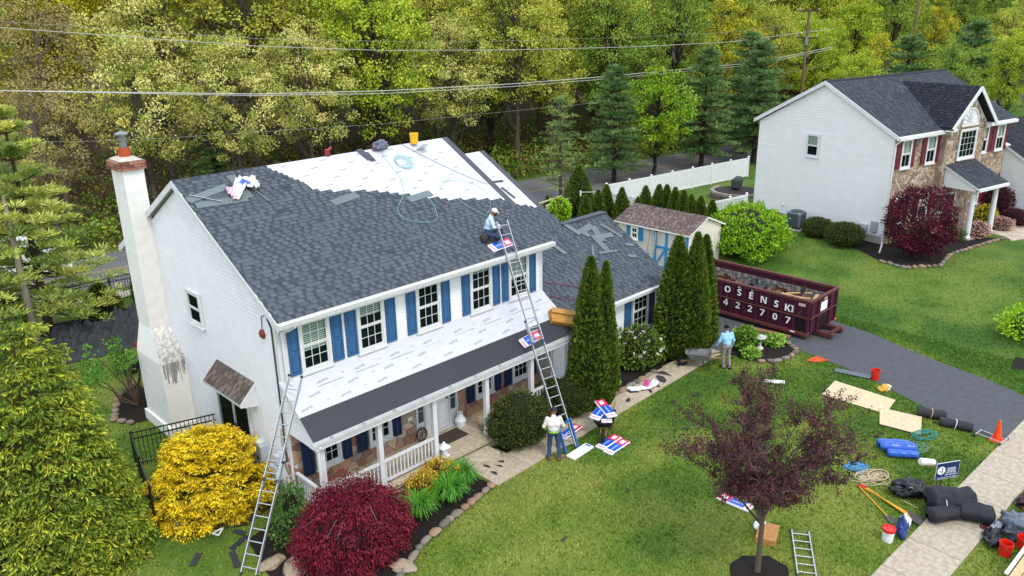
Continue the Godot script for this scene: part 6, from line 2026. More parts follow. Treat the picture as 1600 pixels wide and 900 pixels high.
	solo("air_hose", hs, M.rubber, "turquoise air hose coiled and trailing over the white roof wrap", "hose")
	var h2 := Geo.new()
	var c2 := Curve3D.new()
	for q in [Vector2(7.75, -2.6), Vector2(8.2, -2.9), Vector2(9.1, -2.6), Vector2(9.3, -1.9), Vector2(8.9, -1.4), Vector2(8.4, -1.1), Vector2(8.1, -1.6), Vector2(7.9, -2.3)]: c2.add_point(Vector3(q.x, ry.call(q.y) + 0.045, q.y), Vector3.ZERO, Vector3.ZERO)
	h2.tube(Array(c2.tessellate(3, 8)), [0.008], 5, srgb(120, 170, 166))
	solo("thin_hose", h2, M.rubber, "thin grey-green hose looping behind the seated worker's head", "hose")
	var cd := Geo.new()
	var cpt := []
	for k in 13:
		var x := 8.3 + k * 0.15; var z := -4.85 + 0.28 * k - 0.006 * k * k
		cpt.append(Vector3(x - 0.4, ry.call(z) + 0.02, z))
	cd.tube(cpt, [0.009], 5, srgb(90, 92, 98))
	solo("grey_rope", cd, M.rubber, "thin grey cord slanting across the white wrap from the yellow bucket", "cord")
	bucket("yellow bucket standing on the main ridge", Vector3(8.4, 8.5, -4.72), srgb(232, 178, 32))
	bundle("pink shingle pack lying under the yellow bucket on the ridge", Vector3(8.5, 8.32, -4.5), 1.5, Vector3(0.0, 0, -0.5))
	var ng := thing("nail_gun", "red and black nail gun on the left part of the white ridge", "nail gun", Vector3(4.95, 8.52, -4.85), 0.4)
	var n1 := Geo.new()
	n1.cbox(Transform3D(Basis(), Vector3(0, 0.12, 0)), Vector3(0.12, 0.2, 0.12), 0.02, srgb(150, 40, 46)); n1.cbox(Transform3D(Basis(Vector3.BACK, 0.3), Vector3(0.14, 0.2, 0)), Vector3(0.24, 0.06, 0.06), 0.015, srgb(170, 44, 50))
	part(ng, "body", n1, M.plastic)
	var n2 := Geo.new()
	n2.lathe([Vector2(0.0, 0), Vector2(0.07, 0), Vector2(0.07, 0.07), Vector2(0.0, 0.07)], 14, frame(Vector3(0.08, 0.05, -0.03), Vector3.RIGHT, Vector3.BACK), srgb(40, 38, 40))
	part(ng, "magazine", n2, M.plastic)
	var jk := bag("tool_bag", "dark grey tool bag sagging over the white ridge left of the hose", Vector3(7.0, 8.5, -4.85), Vector3(0.32, 0.16, 0.2), 0.3, srgb(84, 88, 104), false, "bag")
	jk.rotation.x = 0.2
	var fp := Geo.new()
	fp.cbox(Transform3D(), Vector3(0.26, 0.014, 0.62), 0.003, srgb(82, 84, 92))
	var fpm := solo("felt_strip", fp, M.felt, "short dark felt strip draped over the white ridge", "felt strip", Vector3(6.25, ry.call(-4.65), -4.65))
	fpm.basis = up * Basis(Vector3.UP, 0.15)
	var rc := Geo.new()
	for q in [[Vector2(9.95, -1.3), Vector2(11.7, -0.4), Vector2(13.2, 0.5)], [Vector2(9.95, -0.6), Vector2(11.2, 0.1), Vector2(12.4, 0.6)]]:
		var p := []
		for w in q: p.append(Vector3(w.x, 2.775 + 0.552 * (0.75 - w.y), w.y))
		rc.tube(p, [0.012], 5, srgb(142, 66, 78))
	solo("red_air_line", rc, M.rubber, "dull red air line in two runs across the wing roof", "cord")
	var cbx := thing("cardboard_box", "open brown cardboard box lying at the right end of the porch roof", "box", Vector3(9.75, 3.02, 1.05), 0.0)
	cbx.basis = Basis(Vector3.RIGHT, 0.69) * Basis(Vector3.UP, -0.5)
	var b1 := Geo.new()
	b1.cbox(Transform3D(Basis(), Vector3(0, 0.09, 0)), Vector3(1.0, 0.16, 0.5), 0.006, srgb(186, 134, 66))
	part(cbx, "carton", b1, M.wood)
	var b2 := Geo.new()
	b2.box(-0.5, 0.17, -0.25, 0.5, 0.176, -0.08, srgb(196, 150, 84), Transform3D(Basis(Vector3.RIGHT, 0.3), Vector3(0, 0.04, -0.06)))
	part(cbx, "flap", b2, M.wood)
	# porch clutter
	var mt := Geo.new()
	mt.cbox(Transform3D(), Vector3(1.0, 0.02, 0.6), 0.006, srgb(70, 62, 56))
	solo("doormat", mt, M.felt, "dark brown doormat in front of the white front door", "doormat", Vector3(5.05, 0.362, 0.62))
	var wr := Geo.new()
	var ring := []
	for k in 19: ring.append(Vector3(cos(TAU * k / 18.0) * 0.19, 0.2 + sin(TAU * k / 18.0) * 0.19, 0))
	wr.tube(ring, [0.028], 7, srgb(92, 62, 44))
	for k in 8: wr.bar(Vector3(0, 0.2, 0), Vector3(cos(TAU * k / 8.0) * 0.18, 0.2 + sin(TAU * k / 8.0) * 0.18, 0), 0.02, 0.02, srgb(110, 76, 54), Vector3.BACK)
	var wrm := solo("wooden_wheel", wr, M.wood, "small wooden wagon wheel standing beside the left side light of the front door", "wheel", Vector3(4.3, 0.37, 0.2))
	wrm.rotation.x = -0.2
	var jg := Geo.new()
	jg.lathe([Vector2(0.0, 0), Vector2(0.16, 0), Vector2(0.19, 0.2), Vector2(0.1, 0.34), Vector2(0.08, 0.42), Vector2(0.1, 0.46), Vector2(0.0, 0.44)], 18, Transform3D(), srgb(222, 224, 226))
	solo("white_urn", jg, M.plastic, "white milk-can urn at the right of the front door", "urn", Vector3(5.75, 0.36, 0.3))
	var ln := thing("garden_lantern", "small white pagoda lantern on the porch beside the third post", "lantern", Vector3(4.15, 0.36, 1.4))
	var lg := Geo.new()
	lg.cbox(Transform3D(Basis(), Vector3(0, 0.04, 0)), Vector3(0.26, 0.08, 0.26), 0.01, srgb(226, 226, 224)); lg.cbox(Transform3D(Basis(), Vector3(0, 0.2, 0)), Vector3(0.18, 0.24, 0.18), 0.012, srgb(220, 222, 222))
	part(ln, "body", lg, M.concrete)
	var lr2 := Geo.new()
	lr2.lathe([Vector2(0.22, 0.32), Vector2(0.2, 0.36), Vector2(0.05, 0.46), Vector2(0.03, 0.5), Vector2(0.0, 0.5)], 4, Transform3D(Basis(Vector3.UP, PI / 4), Vector3.ZERO), srgb(230, 230, 228))
	part(ln, "roof", lr2, M.concrete)
	# lawn and kerb clutter
	var ply := func(pts: Array, label: String, y: float) -> void:
		var p := PackedVector2Array()
		for q in pts: p.append(q)
		solo("plywood_sheet", sheet(p, y, 0.02, vary(srgb(214, 190, 156), 0.03)), M.wood, label, "plywood")
	ply.call([Vector2(17.6, 7.2), Vector2(17.55, 9.35), Vector2(16.35, 9.5), Vector2(16.25, 7.35)], "long pale plywood sheet on the grass near the driveway, nearer the house", 0.05)
	ply.call([Vector2(16.6, 9.2), Vector2(16.88, 10.45), Vector2(15.68, 10.85), Vector2(15.48, 9.65)], "pale plywood sheet overlapping the longer one, nearer the street", 0.075)
	var pnl := Geo.new()
	pnl.cbox(Transform3D(), Vector3(0.75, 0.05, 0.22), 0.01, srgb(226, 226, 224))
	solo("white_board", pnl, M.wood, "narrow white board on the grass in front of the plum tree crown", "board", Vector3(16.05, 0.04, 5.65), -1.0)
	var vent := Geo.new()
	vent.cbox(Transform3D(), Vector3(1.25, 0.04, 0.32), 0.008, srgb(112, 120, 130))
	solo("ridge_vent", vent, M.metal, "grey metal strip lying at the driveway edge near the red bucket", "strip", Vector3(18.6, 0.05, 7.4), -1.35)
	bucket("red bucket at the edge of the driveway", Vector3(18.75, 0.02, 8.15), srgb(204, 44, 30))
	bucket("white bucket with a red lid near the pavement", Vector3(9.72, 0.0, 12.2), srgb(226, 228, 232), srgb(206, 34, 26))
	bucket("red bucket near the pavement at the lower right, left of its pair", Vector3(11.12, 0.0, 14.48), srgb(214, 40, 28))
	bucket("red bucket near the pavement at the lower right, partly cut by the picture edge", Vector3(11.68, 0.0, 14.72), srgb(214, 40, 28))
	var og := Geo.new()
	coil(og, Vector3.ZERO, 0.28, 5, 0.025, srgb(226, 96, 44), 0.4)
	solo("orange_cable", og, M.rubber, "orange cable coil lying on the grass between the flower bed and driveway", "cable", Vector3(18.95, 0.0, 5.9))
	var yr := Geo.new()
	yr.blob(Transform3D(Basis(), Vector3(0, 0.08, 0)), Vector3(0.22, 0.12, 0.16), noise, 0.8, 0.8, srgb(200, 160, 64), 16, 10)
	yr.blob(Transform3D(Basis(), Vector3(0.16, 0.08, 0.08)), Vector3(0.14, 0.1, 0.12), noise, 0.8, 0.8, srgb(226, 214, 186), 14, 8)
	solo("crumpled_glove", yr, M.cloth, "small crumpled yellow and white bundle on the grass near the red bucket", "bundle", Vector3(18.1, 0.0, 8.7))
	for q in [[17.15, 10.65, 0.16, 0.85, -1.25, "dark felt roll on the grass by the driveway, tied with tan cord"], [16.95, 11.45, 0.15, 0.95, -1.3, "dark felt roll on the grass by the driveway, tied with white cord"]]:
		var o := thing("felt_roll", q[5], "felt roll", Vector3(q[0], 0.0, q[1]), q[4])
		var g := Geo.new()
		var pts := []
		for k in 7: pts.append(Vector3(-q[3] / 2 + q[3] * k / 6.0, q[2] * rf(0.95, 1.1), rf(-0.02, 0.02)))
		g.tube(pts, [q[2] * 0.9, q[2] * 1.05, q[2] * 1.0, q[2] * 0.85, q[2] * 1.05, q[2] * 1.08, q[2] * 0.92], 14, srgb(52, 53, 58))
		part(o, "roll", g, M.rubber)
		var c := Geo.new()
		var rg := []
		for k in 13: rg.append(Vector3(0.02 * sin(k), q[2] + cos(TAU * k / 12.0) * q[2] * 1.1, sin(TAU * k / 12.0) * q[2] * 1.1))
		c.tube(rg, [0.012], 5, srgb(190, 160, 130) if q[2] > 0.155 else srgb(214, 216, 220))
		part(o, "tie", c, M.rope)
	var cone := thing("traffic_cone", "orange traffic cone at the corner of driveway and pavement", "traffic cone", Vector3(17.02, 0.0, 12.62))
	var c1 := Geo.new()
	c1.cbox(Transform3D(Basis(), Vector3(0, 0.02, 0)), Vector3(0.36, 0.04, 0.36), 0.01, srgb(238, 72, 30))
	part(cone, "base", c1, M.plastic)
	var c2g := Geo.new()
	c2g.lathe([Vector2(0.14, 0.04), Vector2(0.13, 0.06), Vector2(0.035, 0.68), Vector2(0.02, 0.7), Vector2(0.0, 0.7)], 20, Transform3D(), srgb(240, 74, 32))
	part(cone, "cone", c2g, M.plastic)
	# blue tarpaulin rolls
	var tarp := thing("blue_tarpaulin", "folded blue tarpaulin in three fat rolls on the lawn", "tarpaulin", Vector3(14.2, 0.0, 10.65), -0.95)
	for q in [[Vector3(0.0, 0.14, -0.26), 0.14, 0.95], [Vector3(0.05, 0.2, 0.02), 0.15, 1.05], [Vector3(0.12, 0.13, 0.3), 0.13, 0.9]]:
		var g := Geo.new()
		var c: Vector3 = q[0]
		g.grid(28, 20, func(u: float, w: float) -> Vector3:
			var a := -TAU * u; var x: float = (w - 0.5) * q[2]
			var rr: float = q[1] * (0.94 + 0.14 * noise.get_noise_2d(x * 30 + c.z * 90, u * 8) + 0.1 * noise.get_noise_2d(u * 60, c.z * 50)) * (0.55 + 0.45 * sm(0, 0.06, minf(w, 1 - w)))
			return c + Vector3(x, sin(a) * rr, cos(a) * rr * 1.15), vary(srgb(52, 98, 192), 0.05), true)
		part(tarp, "roll", g, M.film)
	# ropes
	var r1 := Geo.new()
	coil(r1, Vector3.ZERO, 0.26, 9, 0.014, srgb(70, 140, 190), 0.6)
	solo("blue_rope", r1, M.rope, "tangled light blue rope beside the tan rope near the plum tree", "rope", Vector3(12.55, 0.0, 10.2))
	var r2 := Geo.new()
	coil(r2, Vector3.ZERO, 0.34, 13, 0.014, srgb(176, 160, 136), 0.7)
	r2.tube([Vector3(0.1, 0.02, 0.2), Vector3(-0.2, 0.02, 0.7), Vector3(-0.5, 0.02, 1.0), Vector3(-0.6, 0.02, 1.5)], [0.014], 5, srgb(180, 166, 140))
	solo("tan_rope", r2, M.rope, "tangled tan rope trailing towards the rakes", "rope", Vector3(12.25, 0.0, 10.75))
	for q in [[15.75, 10.9, srgb(60, 142, 130), "green hose coil lying over the corner of the plywood"], [14.75, 11.15, srgb(104, 146, 112), "faint green string heap on the lawn between the tarpaulin and the sign"]]:
		var g := Geo.new()
		coil(g, Vector3.ZERO, 0.36, 9, 0.009, q[2], 0.5)
		solo("green_hose", g, M.rubber, q[3], "hose", Vector3(q[0], 0.02 if q[2].g < 0.27 else 0.06, q[1]))
	# rakes and shovels with yellow handles
	for k in 5:
		var o := thing("tear_off_shovel", ["yellow-handled roofing shovel, leftmost of the fan", "yellow-handled roofing shovel, second from the left of the fan", "yellow-handled roofing shovel, middle of the fan", "yellow-handled roofing shovel, fourth of the fan", "yellow-handled roofing shovel, nearest the pavement in the fan"][k], "shovel", Vector3(11.3, 0.04 + 0.012 * k, 10.95 + 0.05 * k), 0.0, "yellow-handled shovels laid in a fan")
		var tip := Vector3(-0.02 - 0.07 * k, 0, 1.15 - 0.01 * k)
		if k == 0: tip = Vector3(-0.6, 0, 0.85)
		var g := Geo.new()
		g.tube([Vector3(0.25, 0.02, -0.28), tip], [0.017], 7, srgb(222, 158, 42))
		part(o, "handle", g, M.plastic)
		var gr := Geo.new()
		gr.tube([Vector3(0.3, 0.02, -0.34), Vector3(0.22, 0.02, -0.24)], [0.025], 7, srgb(196, 58, 40))
		part(o, "grip", gr, M.rubber)
		var b := Geo.new()
		var dd := tip.normalized()
		b.bar(tip - dd * 0.02, tip + dd * 0.3, 0.2, 0.012, srgb(92, 88, 86))
		for j in 6: b.bar(tip + dd * 0.3 + dd.cross(Vector3.UP) * (j - 2.5) * 0.035, tip + dd * 0.34 + dd.cross(Vector3.UP) * (j - 2.5) * 0.035, 0.018, 0.012, srgb(110, 104, 100))
		part(o, "blade", b, M.steel)
	var pb := Geo.new()
	pb.blob(Transform3D(Basis(), Vector3(0, 0.28, 0)), Vector3(0.22, 0.3, 0.14), noise, 0.5, 0.9, srgb(46, 66, 128), 22, 14)
	var pbo := thing("paper_sack", "blue and white crumpled sack beside the white bucket", "sack", Vector3(10.1, 0.0, 12.38), 0.5)
	part(pbo, "sack", pb, M.film)
	var pb2 := Geo.new()
	pb2.blob(Transform3D(Basis(), Vector3(0.06, 0.4, 0.06)), Vector3(0.16, 0.2, 0.12), noise, 0.7, 1.0, srgb(226, 232, 240), 18, 12)
	part(pbo, "white_top", pb2, M.film)
	# sign
	var sn := thing("yard_sign", "dark blue yard sign with a white round emblem beside the pavement", "sign", Vector3(13.0, 0.0, 12.42), 0.0)
	sn.rotation.y = -0.55
	for x in [-0.14, 0.14]:
		var g := Geo.new()
		g.tube([Vector3(x, 0, 0), Vector3(x, 0.9, 0)], [0.012], 6, srgb(30, 30, 32))
		part(sn, "stake", g, M.metal)
	var sg := Geo.new()
	sg.cbox(Transform3D(Basis(), Vector3(0, 0.68, 0.02)), Vector3(0.72, 0.5, 0.02), 0.004, srgb(24, 40, 82))
	rim(sg, Transform3D(Basis(), Vector3(0, 0.68, 0.02)), 0.72, 0.5, 0.008, -0.011, 0.011, srgb(190, 194, 204))
	part(sn, "board", sg, M.print)
	var em := Geo.new()
	em.lathe([Vector2(0.125, 0), Vector2(0.125, 0.003), Vector2(0, 0.003)], 24, frame(Vector3(-0.2, 0.7, 0.031), Vector3.RIGHT, Vector3.BACK), srgb(226, 232, 242))
	part(sn, "emblem", em, M.print)
	var em2 := Geo.new()
	em2.prism(PackedVector2Array([Vector2(-0.02, -0.09), Vector2(0.02, -0.09), Vector2(0.012, 0.05), Vector2(0.04, 0.05), Vector2(0.0, 0.1), Vector2(-0.04, 0.05), Vector2(-0.012, 0.05)]), Transform3D(Basis(), Vector3(-0.17, 0.7, 0.0345)), 0.001, srgb(40, 60, 110))
	em2.bar(Vector3(-0.28, 0.68, 0.035), Vector3(-0.2, 0.68, 0.035), 0.001, 0.02, srgb(40, 60, 110))
	part(sn, "emblem_mark", em2, M.print)
	var tx := Geo.new()
	var lines := [["DENVER", 0.74, -0.04, 0.05], ["ROOFING", 0.68, -0.04, 0.045], ["EXTERIORS", 0.62, -0.04, 0.045], ["610 422 7070", 0.55, -0.04, 0.045], ["Free estimates for all roofing", 0.475, 0.0, 0.032]]
	for q in lines: tx.add(text_geo(q[0], q[3], 0.001, srgb(214, 222, 236), true), Transform3D(Basis(), Vector3(q[2] + 0.16 if q[3] > 0.035 else 0.0, q[1], 0.0335)))
	part(sn, "lettering", tx, M.print)
	var pc := Geo.new()
	pc.lathe([Vector2(0.0, 0), Vector2(0.1, 0.0), Vector2(0.11, 0.42), Vector2(0.08, 0.46), Vector2(0.0, 0.46)], 14, Transform3D(Basis(Vector3.BACK, PI / 2 - 0.2), Vector3.ZERO), srgb(236, 232, 222))
	solo("white_roll", pc, M.wood, "white cardboard roll lying behind the blue yard sign", "roll", Vector3(13.25, 0.62, 12.0), -0.6)
	# bags
	bag("black_bag", "glossy black rubbish bag with a twisted neck left of the yard sign", Vector3(12.15, 0.0, 11.75), Vector3(0.46, 0.26, 0.34), -0.75, srgb(26, 27, 32))
	var cbd := Geo.new()
	cbd.cbox(Transform3D(), Vector3(0.6, 0.03, 0.36), 0.005, srgb(196, 154, 104))
	solo("cardboard_sheet", cbd, M.wood, "tan board lying between the black bag and the yard sign", "board", Vector3(12.55, 0.05, 12.0), -0.9)
	var ck := Geo.new()
	coil(ck, Vector3.ZERO, 0.22, 8, 0.02, srgb(52, 34, 34), 0.3, 0.9)
	ck.cbox(Transform3D(Basis(), Vector3(0, 0.1, 0)), Vector3(0.18, 0.06, 0.08), 0.02, srgb(90, 96, 120))
	solo("dark_cable", ck, M.rubber, "dark brown cable coil at the foot of the yard sign", "cable", Vector3(12.7, 0.0, 12.28))
	var big := thing("felt_bundle", "big bundle of black felt rolls lying across the pavement", "felt bundle", Vector3(12.0, 0.05, 13.0), -0.85)
	for q in [[Vector3(-0.05, 0.34, -0.14), 0.33, 1.3, 0.0], [Vector3(-0.4, 0.2, 0.3), 0.21, 0.95, 0.25], [Vector3(0.42, 0.24, 0.28), 0.25, 0.9, -0.35]]:
		var g := Geo.new()
		var c: Vector3 = q[0]
		var tr := Transform3D(Basis(Vector3.UP, q[3]), c)
		g.grid(34, 22, func(u: float, w: float) -> Vector3:
			var a := -TAU * u; var x: float = (w - 0.5) * q[2]
			var rr: float = q[1] * (0.95 + 0.16 * noise.get_noise_2d(x * 22 + c.z * 90, u * 14) + 0.2 * noise.get_noise_2d(u * 50, c.x * 70 + x * 14)) * (0.25 + 0.75 * sm(0, 0.08, minf(w, 1 - w)))
			return tr * Vector3(x, maxf(sin(a) * rr, -c.y), cos(a) * rr * 1.1), srgb(44, 45, 50), true)
		part(big, "roll", g, M.rubber)
	for k in 2:
		var g := Geo.new()
		var rg := []
		for j in 15: rg.append(Vector3(-0.3 + 0.3 * k, 0.26 + cos(TAU * j / 14.0) * 0.31, -0.1 + sin(TAU * j / 14.0) * 0.37))
		g.tube(rg, [0.012], 5, [srgb(190, 190, 180), srgb(90, 140, 160)][k])
		part(big, "tie", g, M.rope)
	var rp := Geo.new()
	coil(rp, Vector3.ZERO, 0.3, 9, 0.022, srgb(86, 38, 42), 0.12, 0.9)
	solo("red_cable", rp, M.rubber, "dark red cable ring on the grass strip by the felt bundle", "cable", Vector3(12.15, 0.0, 14.0))
	var rpw := Geo.new()
	rpw.blob(Transform3D(Basis(), Vector3(0, 0.08, 0)), Vector3(0.16, 0.09, 0.12), noise, 1.0, 0.8, srgb(214, 220, 230), 16, 10)
	solo("white_rag", rpw, M.cloth, "crumpled white rag inside the dark red cable ring", "rag", Vector3(12.15, 0.02, 14.0))
	bag("black_bag", "small black bag with a pale end on the grass strip beside the red cable", Vector3(11.5, 0.0, 14.1), Vector3(0.32, 0.16, 0.22), 0.3, srgb(30, 32, 38))
	bag("grey_bag", "larger grey plastic bag behind the pair of red buckets", Vector3(12.2, 0.0, 14.45), Vector3(0.46, 0.34, 0.36), 0.6, srgb(84, 90, 104), false)
	bag("black_bag", "black bag at the right picture edge behind the grey bag", Vector3(12.85, 0.0, 14.65), Vector3(0.4, 0.26, 0.34), 0.2, srgb(30, 31, 36), false)
	var tb2 := bag("tool_bag", "maroon and black tool bag at the right edge beside the pavement", Vector3(13.9, 0.0, 14.35), Vector3(0.42, 0.2, 0.26), -0.5, srgb(58, 32, 40), false, "bag")
	var hd := Geo.new()
	hd.tube([Vector3(-0.5, 0.1, 0.2), Vector3(-0.3, 0.24, 0.1), Vector3(-0.1, 0.26, 0.05)], [0.02], 6, srgb(150, 40, 44))
	part(tb2, "strap", hd, M.cloth)
	var wt := Geo.new()
	wt.bar(Vector3(0, 0.3, 0), Vector3(0.7, 0.42, 0.1), 0.08, 0.09, srgb(238, 238, 236)); wt.bar(Vector3(0, 0.3, 0), Vector3(0.35, 0.3, 0.55), 0.08, 0.09, srgb(236, 236, 234))
	solo("white_trim_piece", wt, M.paint, "white angled trim piece lying over the maroon tool bag", "trim", Vector3(13.85, 0.05, 14.2), -0.3)
	var tl := thing("trailer_bed", "corner of a pale wooden trailer bed with grey cargo at the lower right edge", "trailer", Vector3(10.2, 0.0, 14.98), -0.03)
	var t1 := Geo.new()
	t1.cbox(Transform3D(Basis(), Vector3(0.6, 0.3, 0.0)), Vector3(2.6, 0.06, 0.2), 0.008, srgb(208, 180, 138))
	t1.cbox(Transform3D(Basis(), Vector3(0.75, 0.33, 0.22)), Vector3(2.6, 0.07, 0.2), 0.008, srgb(200, 172, 132))
	part(tl, "plank", t1, M.wood)
	var t2 := Geo.new()
	t2.cbox(Transform3D(Basis(), Vector3(0.4, 0.36, -0.16)), Vector3(1.5, 0.05, 0.08), 0.008, srgb(232, 232, 230))
	part(tl, "white_rail", t2, M.paint)
	var t3 := Geo.new()
	t3.box(-0.6, 0.0, 0.32, 2.4, 0.36, 1.5, srgb(120, 122, 128))
	for k in 8: t3.cbox(Transform3D(Basis(), Vector3(-0.3 + 0.3 * k, 0.42, 0.6 + 0.2 * (k % 3))), Vector3(0.24, 0.14, 0.18), 0.03, vary(srgb(170, 174, 182), 0.15))
	part(tl, "cargo", t3, M.metal)
	# things near the plum tree
	var bx := Geo.new()
	bx.cbox(Transform3D(Basis(), Vector3(0, 0.09, 0)), Vector3(0.75, 0.18, 0.5), 0.01, srgb(176, 128, 74))
	solo("carton", bx, M.wood, "flat brown carton on the grass behind the plum tree trunk", "carton", Vector3(7.75, 0.0, 9.95), 0.35)
	var jg2 := Geo.new()
	jg2.blob(Transform3D(Basis(), Vector3(0, 0.12, 0)), Vector3(0.2, 0.13, 0.14), noise, 0.4, 0.8, srgb(224, 232, 240), 18, 12)
	jg2.lathe([Vector2(0.05, 0.2), Vector2(0.05, 0.28), Vector2(0, 0.28)], 10, Transform3D(Basis(), Vector3(0.12, 0, -0.1)), srgb(120, 200, 170))
	solo("water_jug", jg2, M.plastic, "white plastic jug with a green cap beside the brown carton", "jug", Vector3(7.95, 0.0, 9.62))
	# debris on the path and lawn
	for q in [[7.3, 2.75, 0.5, "on the path behind the tall ladder's feet"], [9.6, 2.95, 0.5, "on the path left of the tall evergreen pair"], [10.1, 2.5, 0.35, "on the path touching the tall evergreen pair's shade"], [8.6, 2.8, 0.3, "small one, on the path by the loaded wheelbarrow"], [11.3, 2.75, 0.5, "on the path right of the tall evergreen pair"], [11.9, 2.45, 0.6, "on the path before the bare mulch by the wing"], [12.9, 2.6, 0.9, "long one, on the path beside the torn wrapper"], [13.5, 2.5, 1.1, "longest one, on the path before the white-flowered shrub"], [13.9, 2.35, 1.0, "on the path close to the white-flowered shrub"], [12.4, 2.85, 0.5, "at the lawn edge of the path by the torn wrapper"], [5.0, 2.3, 0.35, "on the path just below the porch step"], [5.3, 2.6, 0.3, "on the path one pace out from the porch step"], [4.9, 2.75, 0.4, "on the path at the daylily corner"], [5.5, 2.45, 0.3, "on the path towards the large clipped shrub"], [5.15, 2.15, 0.25, "tiny one, touching the porch step"], [14.9, 2.4, 0.4, "on the path left of the three corner evergreens"], [11.0, 5.3, 0.45, "on the lawn beyond the loaded wheelbarrow"], [13.2, 4.2, 0.5, "on the lawn towards the worker in light blue"], [12.3, 3.9, 0.45, "at the lawn edge opposite the torn wrapper"], [6.9, 6.1, 0.3, "on the open lawn in front of the worker at the ladder"], [4.0, 6.3, 0.3, "on the open lawn out from the front bed"], [10.2, 7.3, 0.3, "on the lawn left of the plum tree crown"]]:
		var g := Geo.new()
		var p := PackedVector2Array()
		for k in 7: p.append(Vector2(cos(TAU * k / 7.0) * rf(0.3, 1.0) * q[2] * 0.5, sin(TAU * k / 7.0) * rf(0.15, 0.5) * q[2] * 0.4))
		p = Geometry2D.convex_hull(p)
		p.remove_at(p.size() - 1)
		g.prism(p, Transform3D(Basis(Vector3.RIGHT, Vector3.FORWARD, Vector3.UP), Vector3.ZERO), 0.015, vary(srgb(66, 64, 66), 0.25))
		var m := solo("torn_shingle", g, M.shingle, "torn dark shingle scrap " + q[3], "scrap", Vector3(q[0], 0.04, q[1]), rf(0, TAU), "torn shingle scraps on path and lawn")
		m.rotation.x = rf(-0.12, 0.12)
	for q in [[-1.9, 0.35, 0.6, 0.4, "right next to the leaning ladder"], [-2.3, 0.9, 0.7, 1.3, "lowest, near the bottom picture edge"], [-3.0, 0.2, 0.5, 0.8, "beside the huge left cypress"], [-1.7, -0.05, 0.35, 2.0, "shortest, nearest the yellow cypress"]]:
		var g := Geo.new()
		g.cbox(Transform3D(), Vector3(q[2], 0.02, 0.16), 0.004, vary(srgb(62, 62, 68), 0.2))
		solo("torn_shingle", g, M.shingle, "dark shingle strip on the grass left of the house, " + q[4], "scrap", Vector3(q[0], 0.03, q[1]), q[3], "dark shingle strips left of the house")
	var wf := Geo.new()
	for k in 3:
		var a := Vector3(cos(TAU * k / 3.0) * 0.2, 0.03, sin(TAU * k / 3.0) * 0.13); var b := Vector3(cos(TAU * (k + 1) / 3.0) * 0.2, 0.03, sin(TAU * (k + 1) / 3.0) * 0.13)
		wf.bar(a, b, 0.04, 0.02, srgb(232, 234, 236))
	solo("white_triangle_frame", wf, M.paint, "small white triangular frame on the grass left of the leaning ladder", "frame", Vector3(-2.1, 0.01, -0.45), 0.4)
	var wb := Geo.new()
	wb.blob(Transform3D(Basis(), Vector3(0, 0.1, 0)), Vector3(0.2, 0.14, 0.12), noise, 1.0, 0.8, srgb(232, 224, 232), 16, 10)
	solo("torn_wrapper", wb, M.film, "crumpled white and pink wrapper on the grass under the yellow cypress", "wrapper", Vector3(-2.75, 0.0, -1.6))
	var pw := Geo.new()
	pw.grid(14, 8, func(u: float, v: float) -> Vector3: return Vector3((u - 0.5) * 1.3, 0.03 + 0.1 * absf(noise.get_noise_2d(u * 50, v * 40)), (v - 0.5) * 0.35 + 0.25 * sin(u * 3)), srgb(234, 234, 238))
	pw.blob(Transform3D(Basis(), Vector3(0.1, 0.14, 0.15)), Vector3(0.12, 0.14, 0.1), noise, 0.8, 1.0, srgb(226, 84, 146), 12, 8)
	solo("torn_wrapper", pw, M.film, "white and pink torn wrapper on the path beyond the tall evergreen pair", "wrapper", Vector3(12.55, 0.04, 2.4), -0.25)
	# boulders by the front bed
	for q in [[-1.35, 2.3, 0.5, "flat pale boulder at the left end of the front bed, larger one"], [-1.75, 1.75, 0.35, "flat tan boulder at the left end of the front bed, farther one"], [0.45, 4.2, 0.35, "grey rounded boulder at the tip of the front bed below the red maple"]]:
		var g := Geo.new()
		g.blob(Transform3D(), Vector3(q[2], q[2] * 0.32, q[2] * 0.6), noise, 0.5, 0.7, vary(srgb(176, 158, 136), 0.12), 18, 10)
		solo("boulder", g, M.stone, q[3], "boulder", Vector3(q[0], 0.06, q[1]), rf(0, 3))
	# bird bath
	var bb := Geo.new()
	bb.lathe([Vector2(0.0, 0), Vector2(0.16, 0), Vector2(0.14, 0.05), Vector2(0.07, 0.1), Vector2(0.06, 0.36), Vector2(0.12, 0.42), Vector2(0.24, 0.46), Vector2(0.25, 0.5), Vector2(0.2, 0.48), Vector2(0.0, 0.44)], 20, Transform3D(), srgb(206, 202, 194))
	solo("bird_bath", bb, M.concrete, "small pale stone bird bath in the bed beside the driveway", "bird bath", Vector3(18.4, 0.03, 3.75))
	# black sheeting heap behind the chimney, toolbox, mower
	var ts := Geo.new()
	ts.grid(50, 34, func(u: float, v: float) -> Vector3:
		var x := lerpf(-1.5, 4.6, u); var z := lerpf(-15.2, -18.6, v) + 0.4 * sin(u * 5)
		var e := sm(0, 0.12, u) * sm(1, 0.9, u) * sm(0, 0.15, v) * sm(1, 0.85, v)
		return Vector3(x, 0.03 + e * (0.2 + 1.1 * absf(noise.get_noise_2d(x * 9 + v * 12, z * 16)) + 0.4 * absf(noise.get_noise_2d(x * 26, z * 9 + u * 20))), z), srgb(58, 60, 66))
	solo("black_sheeting", ts, M.rubber, "rumpled black sheeting spread on the grass behind the chimney", "sheeting")
	var tbx := Geo.new()
